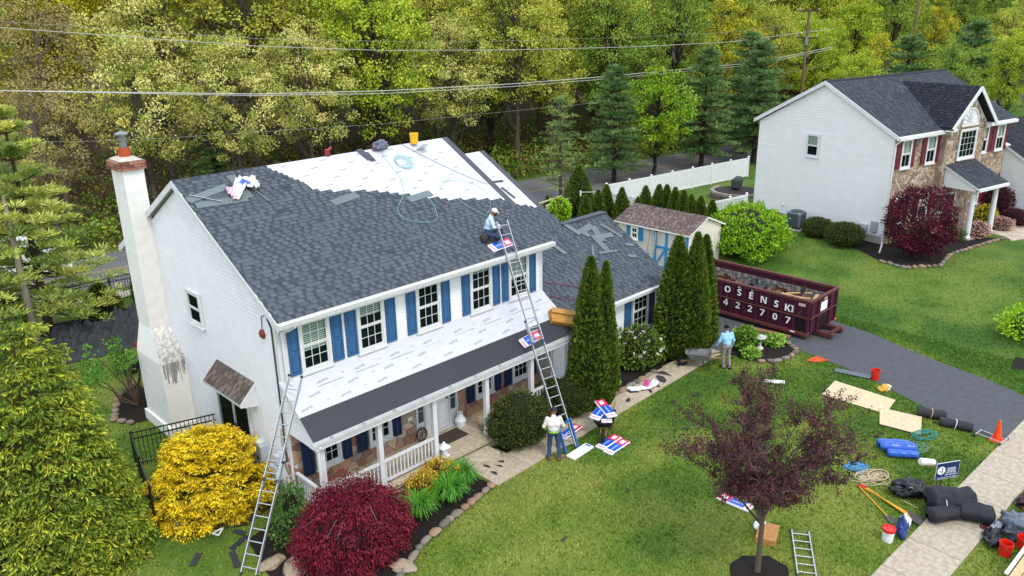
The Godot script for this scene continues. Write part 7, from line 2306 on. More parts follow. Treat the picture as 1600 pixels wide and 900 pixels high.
	tbx.cbox(Transform3D(Basis(), Vector3(0, 0.16, 0)), Vector3(0.5, 0.3, 0.25), 0.03, srgb(176, 40, 40)); tbx.bar(Vector3(-0.15, 0.36, 0), Vector3(0.15, 0.36, 0), 0.03, 0.04, srgb(120, 26, 28))
	solo("red_toolbox", tbx, M.plastic, "red toolbox on the grass beside the black sheeting behind the chimney", "toolbox", Vector3(1.4, 0.0, -14.6), 0.4)
	var gen := thing("small_generator", "small dark generator on the grass behind the chimney", "generator", Vector3(0.2, 0.0, -12.4), 0.3)
	var g1 := Geo.new()
	g1.cbox(Transform3D(Basis(), Vector3(0, 0.3, 0)), Vector3(0.7, 0.35, 0.45), 0.04, srgb(44, 46, 50))
	part(gen, "engine", g1, M.plastic)
	var g3 := Geo.new()
	for z in [-0.26, 0.26]: g3.tube([Vector3(-0.4, 0.05, z), Vector3(-0.4, 0.55, z), Vector3(0.4, 0.55, z), Vector3(0.4, 0.05, z)], [0.018], 6, srgb(150, 152, 156))
	part(gen, "frame", g3, M.metal)
	# at the neighbour's
	var ac := thing("air_conditioner", "grey outdoor air conditioner unit beside the neighbour's gable wall", "air conditioner", on(34.35, -2.95), 0.0)
	var a1 := Geo.new()
	a1.cbox(Transform3D(Basis(), Vector3(0, 0.05, 0)), Vector3(1.15, 0.12, 1.15), 0.02, srgb(176, 176, 170))
	part(ac, "pad", a1, M.concrete)
	var a2 := Geo.new()
	a2.cbox(Transform3D(Basis(), Vector3(0, 0.6, 0)), Vector3(0.86, 0.95, 0.86), 0.1, srgb(92, 106, 112))
	part(ac, "cabinet", a2, M.plastic)
	var a3 := Geo.new()
	for k in 14:
		for s in [-1, 1]:
			a3.box(-0.33 + k * 0.048, 0.18, s * 0.432 - 0.004, -0.31 + k * 0.048, 1.02, s * 0.432 + 0.004, srgb(60, 72, 80))
			a3.box(s * 0.432 - 0.004, 0.18, -0.33 + k * 0.048, s * 0.432 + 0.004, 1.02, -0.31 + k * 0.048, srgb(60, 72, 80))
	part(ac, "louvres", a3, M.plastic, "stuff")
	var a4 := Geo.new()
	a4.lathe([Vector2(0.36, 1.075), Vector2(0.36, 1.1), Vector2(0.3, 1.1), Vector2(0.3, 1.08), Vector2(0.0, 1.08)], 24, Transform3D(), srgb(56, 66, 74))
	for k in 10: a4.bar(Vector3(0, 1.1, 0), Vector3(cos(TAU * k / 10.0) * 0.34, 1.1, sin(TAU * k / 10.0) * 0.34), 0.012, 0.012, srgb(110, 122, 128))
	part(ac, "fan_grille", a4, M.plastic)
	var gr := thing("covered_grill", "covered black grill standing on a curved block wall by the white fence", "grill", Vector3(41.3, 0.6, -10.9), 0.0)
	var gg := Geo.new()
	gg.cbox(Transform3D(Basis(Vector3.UP, 0.3), Vector3(0, 0.4, 0)), Vector3(1.15, 0.8, 0.6), 0.14, srgb(70, 72, 78))
	part(gr, "cover", gg, M.rubber)
	var pw2 := thing("patio_wall", "curved grey block patio wall beyond the neighbour's corner", "wall", Vector3(40.9, 0.0, -10.6))
	for row in 3:
		for k in 16:
			var a := PI * 0.55 + PI * 1.0 * k / 16.0 + row * 0.09
			var g := Geo.new()
			g.cbox(Transform3D(), Vector3(0.34, 0.2, 0.28), 0.025, vary(srgb(124, 112, 106) if row < 2 else srgb(176, 164, 152), 0.15))
			var m := part(pw2, "block", g, M.stone)
			m.position = Vector3(cos(a) * 1.7, 0.1 + 0.21 * row, sin(a) * 1.7)
			m.rotation.y = -a + PI / 2
	var fl := Geo.new()
	fl.lathe([Vector2(0, 0.5), Vector2(1.55, 0.5), Vector2(1.55, 0.56), Vector2(0, 0.56)], 24, Transform3D(), srgb(60, 54, 52))
	part(pw2, "patio_floor", fl, M.concrete)
	struct("neighbour_path", draped(PackedVector2Array([Vector2(40.3, 6.4), Vector2(39.7, 6.8), Vector2(41.0, 7.3), Vector2(50, 9.0), Vector2(50, 7.6), Vector2(42.5, 5.9), Vector2(40.9, 5.0)]), 0.03, srgb(196, 182, 164)), M.concrete)
	var sgn := thing("garden_flag", "small yellow and white garden flag by the neighbour's shrubs", "flag", on(43.6, 5.3), 0.3)
	var sf := Geo.new()
	sf.box(-0.2, 0.25, -0.01, 0.2, 0.75, 0.01, srgb(230, 222, 170)); sf.tube([Vector3(-0.22, 0, 0), Vector3(-0.22, 0.8, 0)], [0.012], 5, srgb(40, 40, 40))
	part(sgn, "cloth", sf, M.cloth)
	# washing line posts behind the lime bush
	var wl := thing("white_line", "white line strung between two short white posts before the dark evergreens", "line", Vector3(0, 0, 0))
	var wlg := Geo.new()
	wlg.tube([Vector3(29.3, 1.75, -15.0), Vector3(30.8, 1.68, -14.0)], [0.016], 5, srgb(224, 226, 222))
	part(wl, "cord", wlg, M.rope)
	for p in [Vector3(29.3, 0, -15.0), Vector3(30.8, 0, -14.0)]:
		var g := Geo.new()
		g.tube([p + Vector3(0, 1.5, 0), p + Vector3(0, 1.85, 0)], [0.05], 8, srgb(232, 234, 230))
		g.tube([p, p + Vector3(0, 1.5, 0)], [0.03], 6, srgb(50, 60, 44))
		part(wl, "post", g, M.plastic)

func van() -> void:
	# a white van on the road, mostly hidden by the pine
	var o := thing("white_van", "white van on the road, half hidden behind the left pine", "van", Vector3(0.6, 0.03, -28.6), -0.13)
	var wh := srgb(230, 232, 234)
	var g := Geo.new()
	var side := PackedVector2Array([Vector2(-2.4, 0.35), Vector2(2.3, 0.35), Vector2(2.45, 0.6), Vector2(2.4, 1.05), Vector2(1.5, 1.2), Vector2(0.95, 1.9), Vector2(0.6, 2.0), Vector2(-2.2, 2.0), Vector2(-2.45, 1.6)])
	g.prism(side, Transform3D(Basis(), Vector3(0, 0, -0.9)), 1.8, wh)
	part(o, "body", g, M.plastic)
	for s in [0.905, -0.905]:
		for q in [[PackedVector2Array([Vector2(0.3, 1.25), Vector2(1.3, 1.25), Vector2(0.85, 1.82), Vector2(0.3, 1.82)])], [PackedVector2Array([Vector2(-2.2, 1.25), Vector2(0.15, 1.25), Vector2(0.15, 1.82), Vector2(-2.15, 1.82)])]]:
			var w := Geo.new()
			w.prism(q[0], Transform3D(Basis(), Vector3(0, 0, s - 0.005)), 0.01, srgb(30, 34, 38))
			part(o, "window", w, M.glass_dark)
		for x in [-1.5, 1.5]:
			var t := Geo.new()
			t.lathe([Vector2(0.2, -0.1), Vector2(0.34, -0.1), Vector2(0.34, 0.1), Vector2(0.2, 0.1), Vector2(0, 0.08)], 20, frame(Vector3(x, 0.34, s * 0.93), Vector3.RIGHT, Vector3(0, 0, signf(s))), srgb(28, 28, 30))
			part(o, "wheel", t, M.rubber)
	var ws := Geo.new()
	ws.quad(Vector3(1.48, 1.24, 0.8), Vector3(1.48, 1.24, -0.8), Vector3(1.0, 1.88, -0.75), Vector3(1.0, 1.88, 0.75), srgb(34, 38, 42))
	part(o, "windscreen", ws, M.glass_dark)

func people() -> void:
	var skin := srgb(150, 104, 82)
	var jean := srgb(58, 74, 104)
	# the worker at the foot of the tall ladder, seen from behind
	var a := thing("person", "worker in a white shirt with lime sleeves and jeans at the ladder foot", "person", Vector3(6.72, 0.035, 3.45), -0.75)
	var J := {"cuff": srgb(164, 224, 70), "pelvis": Vector3(0, 0.9, 0), "chest": Vector3(0, 1.2, 0.02), "neck": Vector3(0, 1.42, -0.03), "head": Vector3(0.01, 1.54, -0.1), "face": Vector3(0.2, -0.35, -1),
		"shoL": Vector3(-0.19, 1.36, 0.0), "elbL": Vector3(-0.29, 1.1, 0.0), "wriL": Vector3(-0.22, 0.9, -0.17), "handL": Vector3(0.1, -0.4, -0.9), "palmL": Vector3(1, 0, 0), "curlL": 0.5,
		"shoR": Vector3(0.19, 1.36, 0.0), "elbR": Vector3(0.29, 1.1, -0.02), "wriR": Vector3(0.3, 0.92, -0.22), "handR": Vector3(0.0, -0.3, -0.9), "palmR": Vector3(-1, 0, 0), "curlR": 0.6,
		"hipL": Vector3(-0.1, 0.86, 0), "kneL": Vector3(-0.12, 0.47, -0.05), "ankL": Vector3(-0.14, 0.09, 0.03), "toeL": Vector3(-0.18, 0.04, -0.16),
		"hipR": Vector3(0.1, 0.86, 0), "kneR": Vector3(0.14, 0.47, 0.0), "ankR": Vector3(0.17, 0.09, 0.1), "toeR": Vector3(0.3, 0.04, -0.08)}
	figure(a, J, srgb(226, 220, 216), srgb(222, 222, 206), jean, srgb(166, 94, 48), skin)
	hair_cap(a, "cap", J.head, J.face, srgb(40, 44, 62), 0.08)
	var hem := Geo.new()
	hem.lathe([Vector2(0.19, 0.0), Vector2(0.185, 0.06), Vector2(0.175, 0.06)], 20, Transform3D(Basis().scaled(Vector3(1, 1, 0.74)), Vector3(0, 0.93, 0)), srgb(150, 206, 66))
	part(a, "shirt_hem", hem, M.cloth)
	# the worker who pushes a wheelbarrow by the driveway, seen from behind
	var b := thing("person", "worker in a light blue shirt and grey trousers pushing a wheelbarrow", "person", Vector3(15.95, 0.0, 3.72), -0.55)
	var K := {"pelvis": Vector3(0, 0.9, 0), "chest": Vector3(0, 1.2, -0.03), "neck": Vector3(0, 1.43, -0.07), "head": Vector3(0, 1.57, -0.11), "face": Vector3(-0.1, -0.2, -1),
		"shoL": Vector3(-0.19, 1.37, -0.04), "elbL": Vector3(-0.27, 1.08, -0.08), "wriL": Vector3(-0.3, 0.84, -0.22), "handL": Vector3(0.0, -0.75, -0.5), "palmL": Vector3(1, 0, 0), "curlL": 1.0,
		"shoR": Vector3(0.19, 1.37, -0.04), "elbR": Vector3(0.28, 1.08, -0.04), "wriR": Vector3(0.3, 0.82, -0.14), "handR": Vector3(0.0, -0.8, -0.4), "palmR": Vector3(-1, 0, 0), "curlR": 1.0,
		"hipL": Vector3(-0.095, 0.86, 0), "kneL": Vector3(-0.1, 0.47, -0.04), "ankL": Vector3(-0.1, 0.09, 0.05), "toeL": Vector3(-0.12, 0.04, -0.15),
		"hipR": Vector3(0.095, 0.86, 0), "kneR": Vector3(0.1, 0.47, 0.0), "ankR": Vector3(0.1, 0.09, 0.14), "toeR": Vector3(0.13, 0.04, -0.06)}
	figure(b, K, srgb(150, 198, 234), srgb(154, 202, 236), srgb(140, 132, 132), srgb(30, 28, 30), skin)
	hair_cap(b, "hair", K.head, K.face, srgb(22, 20, 20), 0.0)
	wheelbarrow("grey wheelbarrow pushed along the path by the worker in light blue", Vector3(15.28, 0.03, 3.0), 0.55, srgb(150, 152, 156))
	# the roofer sitting on the shingles above the eave
	var c := thing("person", "roofer in a light shirt, jeans and cap sitting on the shingles by the ladder top", "person", Vector3(7.72, 6.08, -0.34), 0.0)
	c.rotation.y = -2.3
	var Q := {"pelvis": Vector3(0, 0.14, 0.0), "chest": Vector3(0.0, 0.46, -0.09), "neck": Vector3(0.0, 0.67, -0.16), "head": Vector3(0.0, 0.79, -0.24), "face": Vector3(-0.1, -0.6, -1),
		"shoL": Vector3(-0.19, 0.61, -0.13), "elbL": Vector3(-0.25, 0.37, -0.24), "wriL": Vector3(-0.1, 0.32, -0.42), "handL": Vector3(0.7, 0.0, -0.6), "palmL": Vector3(0.3, -0.6, 0.3), "curlL": 0.7,
		"shoR": Vector3(0.19, 0.61, -0.13), "elbR": Vector3(0.26, 0.37, -0.22), "wriR": Vector3(0.1, 0.3, -0.42), "handR": Vector3(-0.7, 0.0, -0.6), "palmR": Vector3(-0.3, -0.4, 0.3), "curlR": 0.7,
		"hipL": Vector3(-0.1, 0.12, -0.03), "kneL": Vector3(-0.2, 0.22, -0.43), "ankL": Vector3(-0.24, -0.26, -0.52), "toeL": Vector3(-0.26, -0.33, -0.7),
		"hipR": Vector3(0.1, 0.12, -0.03), "kneR": Vector3(0.24, 0.05, -0.38), "ankR": Vector3(0.0, -0.1, -0.3), "toeR": Vector3(-0.06, -0.16, -0.46)}
	figure(c, Q, srgb(186, 206, 226), srgb(190, 210, 230), srgb(50, 70, 98), srgb(128, 92, 54), skin)
	hair_cap(c, "cap", Q.head, Q.face, srgb(206, 210, 222), 0.09)
	var beard := Geo.new()
	nets(beard, [[Q.head + Vector3(-0.045, -0.09, -0.035), Q.head + Vector3(0.03, -0.09, -0.04), 0.045, 0.045, srgb(30, 24, 22)]], 0.01, 0.01)
	part(c, "beard", beard, M.cloth)
	var pch := bag("tool_pouch", "dark tool pouch lying on the shingles beside the seated roofer", Vector3(7.5, 6.02, -0.26), Vector3(0.16, 0.12, 0.14), 0.4, srgb(42, 38, 38), false, "pouch")
	pch.rotation.x = 0.4

# ---------------------------------------------------------------- garden plants

func garden() -> void:
	var arb := [srgb(88, 110, 38), srgb(72, 94, 34), srgb(102, 120, 42), srgb(60, 82, 32)]
	var cyp := [srgb(126, 136, 40), srgb(104, 120, 36), srgb(146, 150, 46), srgb(76, 96, 32), srgb(90, 108, 34)]
	var gold := [srgb(206, 176, 26), srgb(190, 160, 22), srgb(214, 188, 44), srgb(172, 148, 26)]
	var box := [srgb(66, 80, 34), srgb(54, 68, 30), srgb(78, 88, 36), srgb(88, 94, 40)]
	# tall dark evergreens by the path
	var a1 := cone_evergreen("arborvitae", 5.4, 0.74, 11000, 0.15, arb, 0.2, 0.12, 3)
	place(a1, "tall dark arborvitae by the end of the porch, left and taller of its pair", "arborvitae", Vector3(9.92, 0, 2.12), 0.0, "tall evergreens along the path")
	dup(a1, Vector3(10.4, 0, 2.36), 2.0, "tall dark arborvitae by the end of the porch, right of its pair", Vector3(0.72, 0.96, 0.8))
	dup(a1, Vector3(15.42, 0, 1.75), 4.1, "dark arborvitae at the wing's far corner, left one of the three", Vector3(1.2, 0.9, 1.2))
	dup(a1, Vector3(15.8, 0, 2.3), 1.1, "dark arborvitae at the wing's far corner, middle one of the three", Vector3(0.95, 0.93, 0.95))
	dup(a1, Vector3(16.55, 0, 2.2), 5.2, "dark arborvitae at the wing's far corner, right one towards the driveway", Vector3(0.9, 0.88, 0.9))
	# row of small arborvitae in front of the white fence
	var a2 := cone_evergreen("small_arborvitae", 2.0, 0.55, 2600, 0.14, arb, 0.22, 0.1, 5)
	var row := [[28.01, -13.49, 1.00, "leftmost small arborvitae of the row, beside the road pines"], [29.21, -13.47, 1.05, "second small arborvitae of the row from the left"], [30.41, -13.79, 1.10, "third small arborvitae of the row, before the white fence end"], [30.31, -12.48, 1.10, "fourth small arborvitae of the row, tallest at the fence end"], [30.38, -11.30, 0.85, "fifth small arborvitae, shorter, left of the shed ridge"], [31.56, -11.60, 1.08, "sixth small arborvitae, behind the left end of the shed ridge"], [32.10, -10.97, 1.08, "seventh small arborvitae, behind the left half of the shed ridge"], [32.41, -10.61, 1.05, "eighth small arborvitae, touching the seventh behind the shed ridge"], [31.85, -9.61, 1.02, "ninth small arborvitae, behind the middle of the shed ridge"], [31.45, -8.74, 1.00, "tenth small arborvitae, just right of the shed ridge middle"], [30.77, -7.75, 1.00, "eleventh small arborvitae, before the lawn gap behind the shed"], [31.13, -7.33, 0.95, "twelfth small arborvitae, touching the lawn gap behind the shed"], [30.61, -6.23, 0.98, "thirteenth small arborvitae, behind the shed's right ridge end"], [30.52, -5.18, 0.75, "fourteenth small arborvitae, smaller, at the picket fence end"], [29.79, -4.22, 0.55, "last tiny arborvitae of the row by the picket gate"], [26.9, -17.2, 0.5, "tiny arborvitae far left by the pale rail fence"], [29.0, -17.6, 0.6, "tiny arborvitae by the foot of the thin road pine"]]
	place(a2, row[0][3], "arborvitae", Vector3(row[0][0], 0, row[0][1]), 0.0, "small evergreens by the white fence")
	a2.scale = Vector3.ONE * row[0][2]
	for k in range(1, row.size()):
		dup(a2, on(row[k][0], row[k][1]), k * 1.7, row[k][3], Vector3(0.95, 1.0, 0.95) * row[k][2])
	place(cone_evergreen("dark_yew", 3.2, 1.1, 5000, 0.15, arb, 0.25, 0.15, 9), "broad dark evergreen behind the white line and lime bush", "evergreen", Vector3(30.2, 0, -15.9))
	place(cone_evergreen("cone_cypress", 2.9, 0.75, 4500, 0.13, arb, 0.25, 0.15, 12), "dark cone evergreen by the back fence left of the chimney", "evergreen", Vector3(3.6, 0, -19.4))
	dup(get_node("cone_cypress"), Vector3(4.9, 0, -18.9), 2.0, "shorter dark evergreen by the back fence close to the house wall", Vector3(1.2, 0.62, 1.2))
	dup(get_node("cone_cypress"), Vector3(-2.0, 0, -20.2), 1.0, "dark rounded evergreen under the left pine by the back fence", Vector3(1.4, 0.7, 1.4))
	dup(get_node("cone_cypress"), Vector3(1.6, 0, -19.6), 3.0, "low dark evergreen behind the left pine trunk by the back fence", Vector3(1.3, 0.55, 1.3))
	# big golden-green cypresses at the left
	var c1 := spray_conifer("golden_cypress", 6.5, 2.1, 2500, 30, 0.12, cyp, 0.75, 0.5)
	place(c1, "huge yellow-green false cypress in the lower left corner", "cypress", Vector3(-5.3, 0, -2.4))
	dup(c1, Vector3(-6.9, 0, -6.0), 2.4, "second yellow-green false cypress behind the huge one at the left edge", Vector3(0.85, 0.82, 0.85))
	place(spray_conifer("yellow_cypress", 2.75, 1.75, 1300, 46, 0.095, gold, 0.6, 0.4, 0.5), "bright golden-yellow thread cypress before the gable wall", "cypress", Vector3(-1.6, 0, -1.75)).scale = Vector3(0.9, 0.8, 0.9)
	# red weeping maple
	var red := [srgb(112, 28, 48), srgb(96, 24, 42), srgb(130, 36, 56), srgb(84, 22, 38), srgb(120, 40, 52)]
	var wm := Node3D.new(); wm.name = "red_maple"
	var g := Geo.new(); var tg := Geo.new()
	for k in 1500:
		var d := rdir(); d.y = absf(d.y)
		var lump := 1.0 + 0.25 * noise.get_noise_3d(d.x * 30, d.y * 30, d.z * 30)
		var p := Vector3(d.x * 1.5, d.y * 1.72, d.z * 1.28) * lump * rf(0.82, 1.0) + Vector3(0, 0.18, 0)
		var col: Color = vary(red[rng.randi() % red.size()], 0.15, 0.08)
		for q in 16:
			var o := p + rdir() * 0.13
			var ax := (Vector3(d.x, 0.05, d.z) * 0.7 + Vector3.DOWN * 0.55 + rdir() * 0.5).normalized()
			g.leaf(o, ax, perp(ax), rf(0.06, 0.11), 0.03, vary(col, 0.25, 0.1))
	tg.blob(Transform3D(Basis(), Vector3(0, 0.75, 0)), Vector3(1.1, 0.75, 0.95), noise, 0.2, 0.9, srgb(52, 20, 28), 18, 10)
	for k in 9:
		var a := TAU * k / 9.0 + rf(-0.3, 0.3)
		tg.tube([Vector3(0, 0, 0), Vector3(cos(a) * 0.4, 1.3, sin(a) * 0.35), Vector3(cos(a) * 0.85, 1.5 + rf(-0.15, 0.22), sin(a) * 0.8), Vector3(cos(a) * 1.3, 1.2, sin(a) * 1.1)], [0.05, 0.03, 0.018, 0.008], 5, srgb(126, 110, 100))
	part(wm, "branches", tg, M.bark); part(wm, "foliage", g, M.leaf)
	place(wm, "round dark red weeping maple in front of the porch's left end", "maple", Vector3(0.05, 0, 2.75))
	# plum tree in the front lawn
	var plum := [srgb(80, 46, 54), srgb(68, 40, 48), srgb(92, 54, 60), srgb(58, 36, 44), srgb(104, 64, 66)]
	var pt := Node3D.new(); pt.name = "plum_tree"
	var pg := Geo.new(); var pb := Geo.new()
	var bark := srgb(112, 100, 88)
	var fork := Vector3(0.12, 1.75, -0.05)
	pb.tube([Vector3(0, -0.1, 0), Vector3(0.02, 0.1, 0), Vector3(0.06, 0.9, -0.02), fork], [0.12, 0.085, 0.075, 0.07], 8, bark)
	for k in 44:
		var d := rdir()
		var qq := pow(rf(0.25, 1), 0.4)
		var top := Vector3(d.x * 2.55 * qq, 3.35 + d.y * 1.55 * qq, d.z * 2.35 * qq)
		var sq := sm(1.6, 3.2, top.y)
		top.x *= 0.55 + 0.45 * sq; top.z *= 0.55 + 0.45 * sq
		var a := atan2(top.z, top.x)
		var st := fork + Vector3(0, rf(-0.2, 0.9), 0) if k % 4 else Vector3(0.09, rf(1.2, 1.6), -0.03)
		var m1 := st.lerp(top, 0.4) + Vector3(0, 0.3, 0); var m2 := st.lerp(top, 0.75) + Vector3(rf(-0.1, 0.1), 0.15, rf(-0.1, 0.1))
		pb.tube([st, m1, m2, top], [0.035, 0.024, 0.014, 0.006], 5, bark)
		var pts := [m1, m1.lerp(m2, 0.5), m2, m2.lerp(top, 0.5), top]
		for q in 22:
			var base: Vector3 = pts[1 + rng.randi() % 4]
			var tip := base + Vector3(rf(-0.5, 0.5), rf(0.0, 0.55), rf(-0.5, 0.5)) + Vector3(cos(a), 0, sin(a)) * 0.15
			pb.tube([base, base.lerp(tip, 0.5) + rdir() * 0.03, tip], [0.008, 0.006, 0.003], 4, vary(bark, 0.1), false)
			var col: Color = vary(plum[rng.randi() % plum.size()], 0.15, 0.1)
			for w in 30:
				var p := base.lerp(tip, rf(0.15, 1.05)) + rdir() * 0.07
				var ax := (rdir() + Vector3(0, 0.3, 0)).normalized()
				pg.leaf(p, ax, perp(ax), rf(0.05, 0.09), 0.035, vary(col, 0.3, 0.12))
	part(pt, "trunk", pb, M.bark); part(pt, "crown", pg, M.leaf)
	place(pt, "young purple-leaved plum tree standing in the front lawn", "plum tree", Vector3(6.35, 0, 10.45)).scale = Vector3(0.86, 1.0, 0.86)
	# clipped shrubs along the porch
	var bx := round_shrub("box_shrub", Vector3(1.08, 1.55, 0.9), 9000, 0.07, box, 0.08)
	place(bx, "large round dark green clipped shrub beside the porch steps", "shrub", Vector3(6.75, 0, 1.95))
	dup(bx, Vector3(9.0, 0, 1.72), 2.0, "wide dark green clipped shrub behind the ladder foot", Vector3(0.95, 0.82, 0.62))
	dup(bx, on(33.75, -1.35), 1.0, "clipped green shrub by the neighbour's gable wall, nearer the air conditioner", Vector3(0.78, 0.68, 0.95))
	dup(bx, on(33.0, 0.5), 3.0, "clipped green shrub by the neighbour's gable wall, nearer the red tree", Vector3(0.95, 0.8, 1.1))
	dup(bx, on(46.5, 3.9), 4.0, "tall clipped green shrub left of the neighbour's maroon shrubs", Vector3(0.6, 0.6, 0.6))
	# flowering rhododendron
	var rh := round_shrub("rhododendron", Vector3(0.95, 1.45, 0.9), 4200, 0.11, [srgb(92, 116, 44), srgb(76, 100, 38), srgb(120, 138, 52), srgb(104, 124, 44)], 0.2)
	var fl := Geo.new()
	for k in 44:
		var d := rdir(); d.y = absf(d.y)
		var p := d * Vector3(0.98, 0.75, 0.93) + Vector3(0, 0.7, 0)
		for q in 14:
			var ax := (d + rdir() * 0.9).normalized()
			fl.leaf(p + rdir() * 0.05, ax, perp(ax), 0.06, 0.05, vary(srgb(240, 236, 238), 0.05))
	part(rh, "blossom", fl, M.leaf)
	place(rh, "white-flowered rhododendron by the wing wall window", "rhododendron", Vector3(13.95, 0, 1.15))
	# front bed plants
	var dl := blade_plant("daylily", 0.55, 0.6, 420, [srgb(78, 138, 42), srgb(94, 152, 52), srgb(64, 122, 38)])
	place(dl, "bright green grassy daylily clump nearest the red maple", "daylily", Vector3(2.05, 0, 2.75), 0.0, "daylilies in the front bed")
	dup(dl, Vector3(3.15, 0, 2.75), 1.0, "bright green grassy daylily clump in the middle of the front bed", Vector3(1.05, 1, 1.05))
	dup(dl, Vector3(3.85, 0, 2.45), 2.0, "bright green grassy daylily clump nearest the path", Vector3(1, 1.05, 1))
	var sp := round_shrub("spirea", Vector3(0.42, 0.72, 0.42), 1500, 0.075, [srgb(190, 158, 52), srgb(168, 146, 50), srgb(206, 172, 60), srgb(150, 128, 48)], 0.25, srgb(70, 60, 30), 0.6)
	place(sp, "yellow-gold spirea between the daylilies nearer the red maple", "spirea", Vector3(2.7, 0, 2.15))
	dup(sp, Vector3(3.55, 0, 1.95), 1.3, "yellow-gold spirea below the porch step", Vector3(1.2, 0.9, 1.2))
	var hs := round_shrub("hosta", Vector3(0.3, 0.36, 0.3), 500, 0.14, [srgb(132, 172, 66), srgb(150, 186, 84), srgb(112, 156, 56)], 0.2, srgb(60, 80, 30), 0.6)
	place(hs, "light green low plant in the driveway bed by the path end", "plant", Vector3(17.45, 0, 3.9))
	dup(hs, Vector3(19.2, 0, 3.95), 1.0, "light green low plant at the far end of the driveway bed", Vector3(1.2, 1.0, 1.2))
	dup(hs, Vector3(12.05, 0, 1.5), 2.0, "single small pale plant in the bare mulch by the wing wall", Vector3(0.7, 0.5, 0.7))
	place(round_shrub("peony", Vector3(0.62, 0.72, 0.5), 1500, 0.14, [srgb(96, 132, 44), srgb(118, 150, 54), srgb(80, 112, 38)], 0.2), "leafy mid-green peony bush in the driveway bed", "peony", Vector3(18.2, 0, 3.2), 0.3)
	place(round_shrub("low_azalea", Vector3(0.62, 0.8, 0.5), 1500, 0.085, [srgb(76, 104, 48), srgb(96, 122, 60), srgb(62, 90, 40)], 0.3, srgb(40, 46, 24), 0.6), "small leafy shrub in the mulch under the leaning ladder", "shrub", Vector3(-0.75, 0, 1.35))
	place(round_shrub("young_holly", Vector3(0.4, 1.1, 0.35), 900, 0.08, [srgb(70, 112, 50), srgb(88, 130, 56)], 0.3, srgb(40, 46, 24), 0.5), "slim green climbing plant by the porch corner stonework", "shrub", Vector3(-0.45, 0, 0.45))
	# lime shrubs
	var lime := [srgb(150, 190, 36), srgb(132, 172, 32), srgb(168, 204, 48), srgb(112, 152, 30)]
	var lb := round_shrub("lime_shrub", Vector3(0.75, 1.5, 0.7), 2600, 0.12, lime, 0.2)
	place(lb, "round lime-green shrub behind the right end of the main roof", "shrub", Vector3(27.7, 0, -15.4))
	dup(lb, Vector3(30.9, 0, -14.2), 1.0, "small lime-green shrub peeping over the wing ridge", Vector3(0.85, 0.65, 0.85))
	var vb := place(round_shrub("viburnum", Vector3(3.5, 2.0, 1.95), 15000, 0.14, [srgb(128, 168, 36), srgb(108, 148, 32), srgb(146, 182, 46), srgb(92, 130, 30)], 0.22), "broad lime-green shrub mass between the shed and the maroon container", "shrub", on(29.9, -3.5, -0.1), 0.5)
	vb.rotation.y = 0.55
	place(round_shrub("edge_bush", Vector3(0.9, 1.3, 0.9), 1400, 0.13, lime, 0.3, srgb(60, 80, 30), 0.6), "pale green bush at the right edge beyond the driveway", "shrub", Vector3(26.4, 0, 10.9))
	# branching shrub behind the chimney
	var ls := Node3D.new(); ls.name = "lilac"
	var lg := Geo.new(); var lt := Geo.new()
	for k in 11:
		var a := rf(0, TAU)
		var tip := Vector3(cos(a) * rf(0.6, 1.6) - 0.4, rf(1.3, 2.3), sin(a) * rf(0.5, 1.3))
		limb(lt, Vector3(0, 0, 0), tip, 0.05, 0.012, srgb(120, 96, 78), 0.12, 5)
		for q in 3: clump(lg, tip + rdir() * 0.25, Vector3(0.3, 0.22, 0.3), 26, 0.13, 0.08, vary(srgb(86, 132, 44), 0.2), 0.2)
	part(ls, "stems", lt, M.bark); part(ls, "foliage", lg, M.leaf)
	place(ls, "bare-stemmed shrub with few green leaves in the small bed behind the chimney", "shrub", Vector3(-0.7, 0, -9.4))
	# the neighbour's plants
	var nm := Node3D.new(); nm.name = "maroon_maple"
	var ng := Geo.new(); var nt := Geo.new()
	nt.tube([Vector3(0, -0.1, 0), Vector3(0, 1.2, 0), Vector3(0.1, 3.0, 0)], [0.16, 0.12, 0.04], 7, srgb(84, 68, 60))
	var mar := [srgb(84, 24, 44), srgb(70, 22, 38), srgb(98, 34, 52), srgb(60, 20, 34)]
	for k in 420:
		var d := rdir()
		var p := d * Vector3(2.15, 2.0, 2.05) * (1.0 + 0.2 * noise.get_noise_3d(d.x * 30, d.y * 30, d.z * 30)) * pow(rf(0.3, 1), 0.3) + Vector3(0, 2.25, 0)
		if p.y < 0.25: continue
		clump(ng, p, Vector3(0.4, 0.2, 0.4), 30, 0.14, 0.08, vary(mar[rng.randi() % 4], 0.14), 0.22, 0.3)
		if k % 8 == 0: limb(nt, Vector3(0, rf(0.5, 2.4), 0), p, 0.04, 0.012, srgb(84, 68, 60))
	part(nm, "trunk", nt, M.bark); part(nm, "crown", ng, M.leaf)
	place(nm, "big round maroon maple at the neighbour's front corner", "maple", on(33.2, 4.2)).scale = Vector3(0.8, 0.88, 0.8)
	var ms := round_shrub("maroon_shrub", Vector3(1.25, 2.0, 1.1), 2200, 0.13, [srgb(74, 30, 40), srgb(60, 26, 34), srgb(90, 42, 48)], 0.08, srgb(40, 18, 22))
	place(ms, "clipped maroon shrub by the neighbour's garage wing, nearer one", "shrub", on(44.6, 4.3), 0.3, "maroon shrubs at the neighbour's")
	dup(ms, on(47.2, 4.7), 2.0, "clipped maroon shrub by the neighbour's garage wing, taller rear one", Vector3(1.15, 1.15, 1.15))
	dup(ms, on(43.6, 5.9), 1.0, "low rusty red shrub at the right end of the neighbour's bed", Vector3(0.72, 0.45, 0.72))
	var pk := round_shrub("pink_azalea", Vector3(0.7, 0.85, 0.6), 1300, 0.09, [srgb(206, 164, 156), srgb(190, 150, 140), srgb(150, 130, 100), srgb(222, 190, 180)], 0.15, srgb(80, 60, 50))
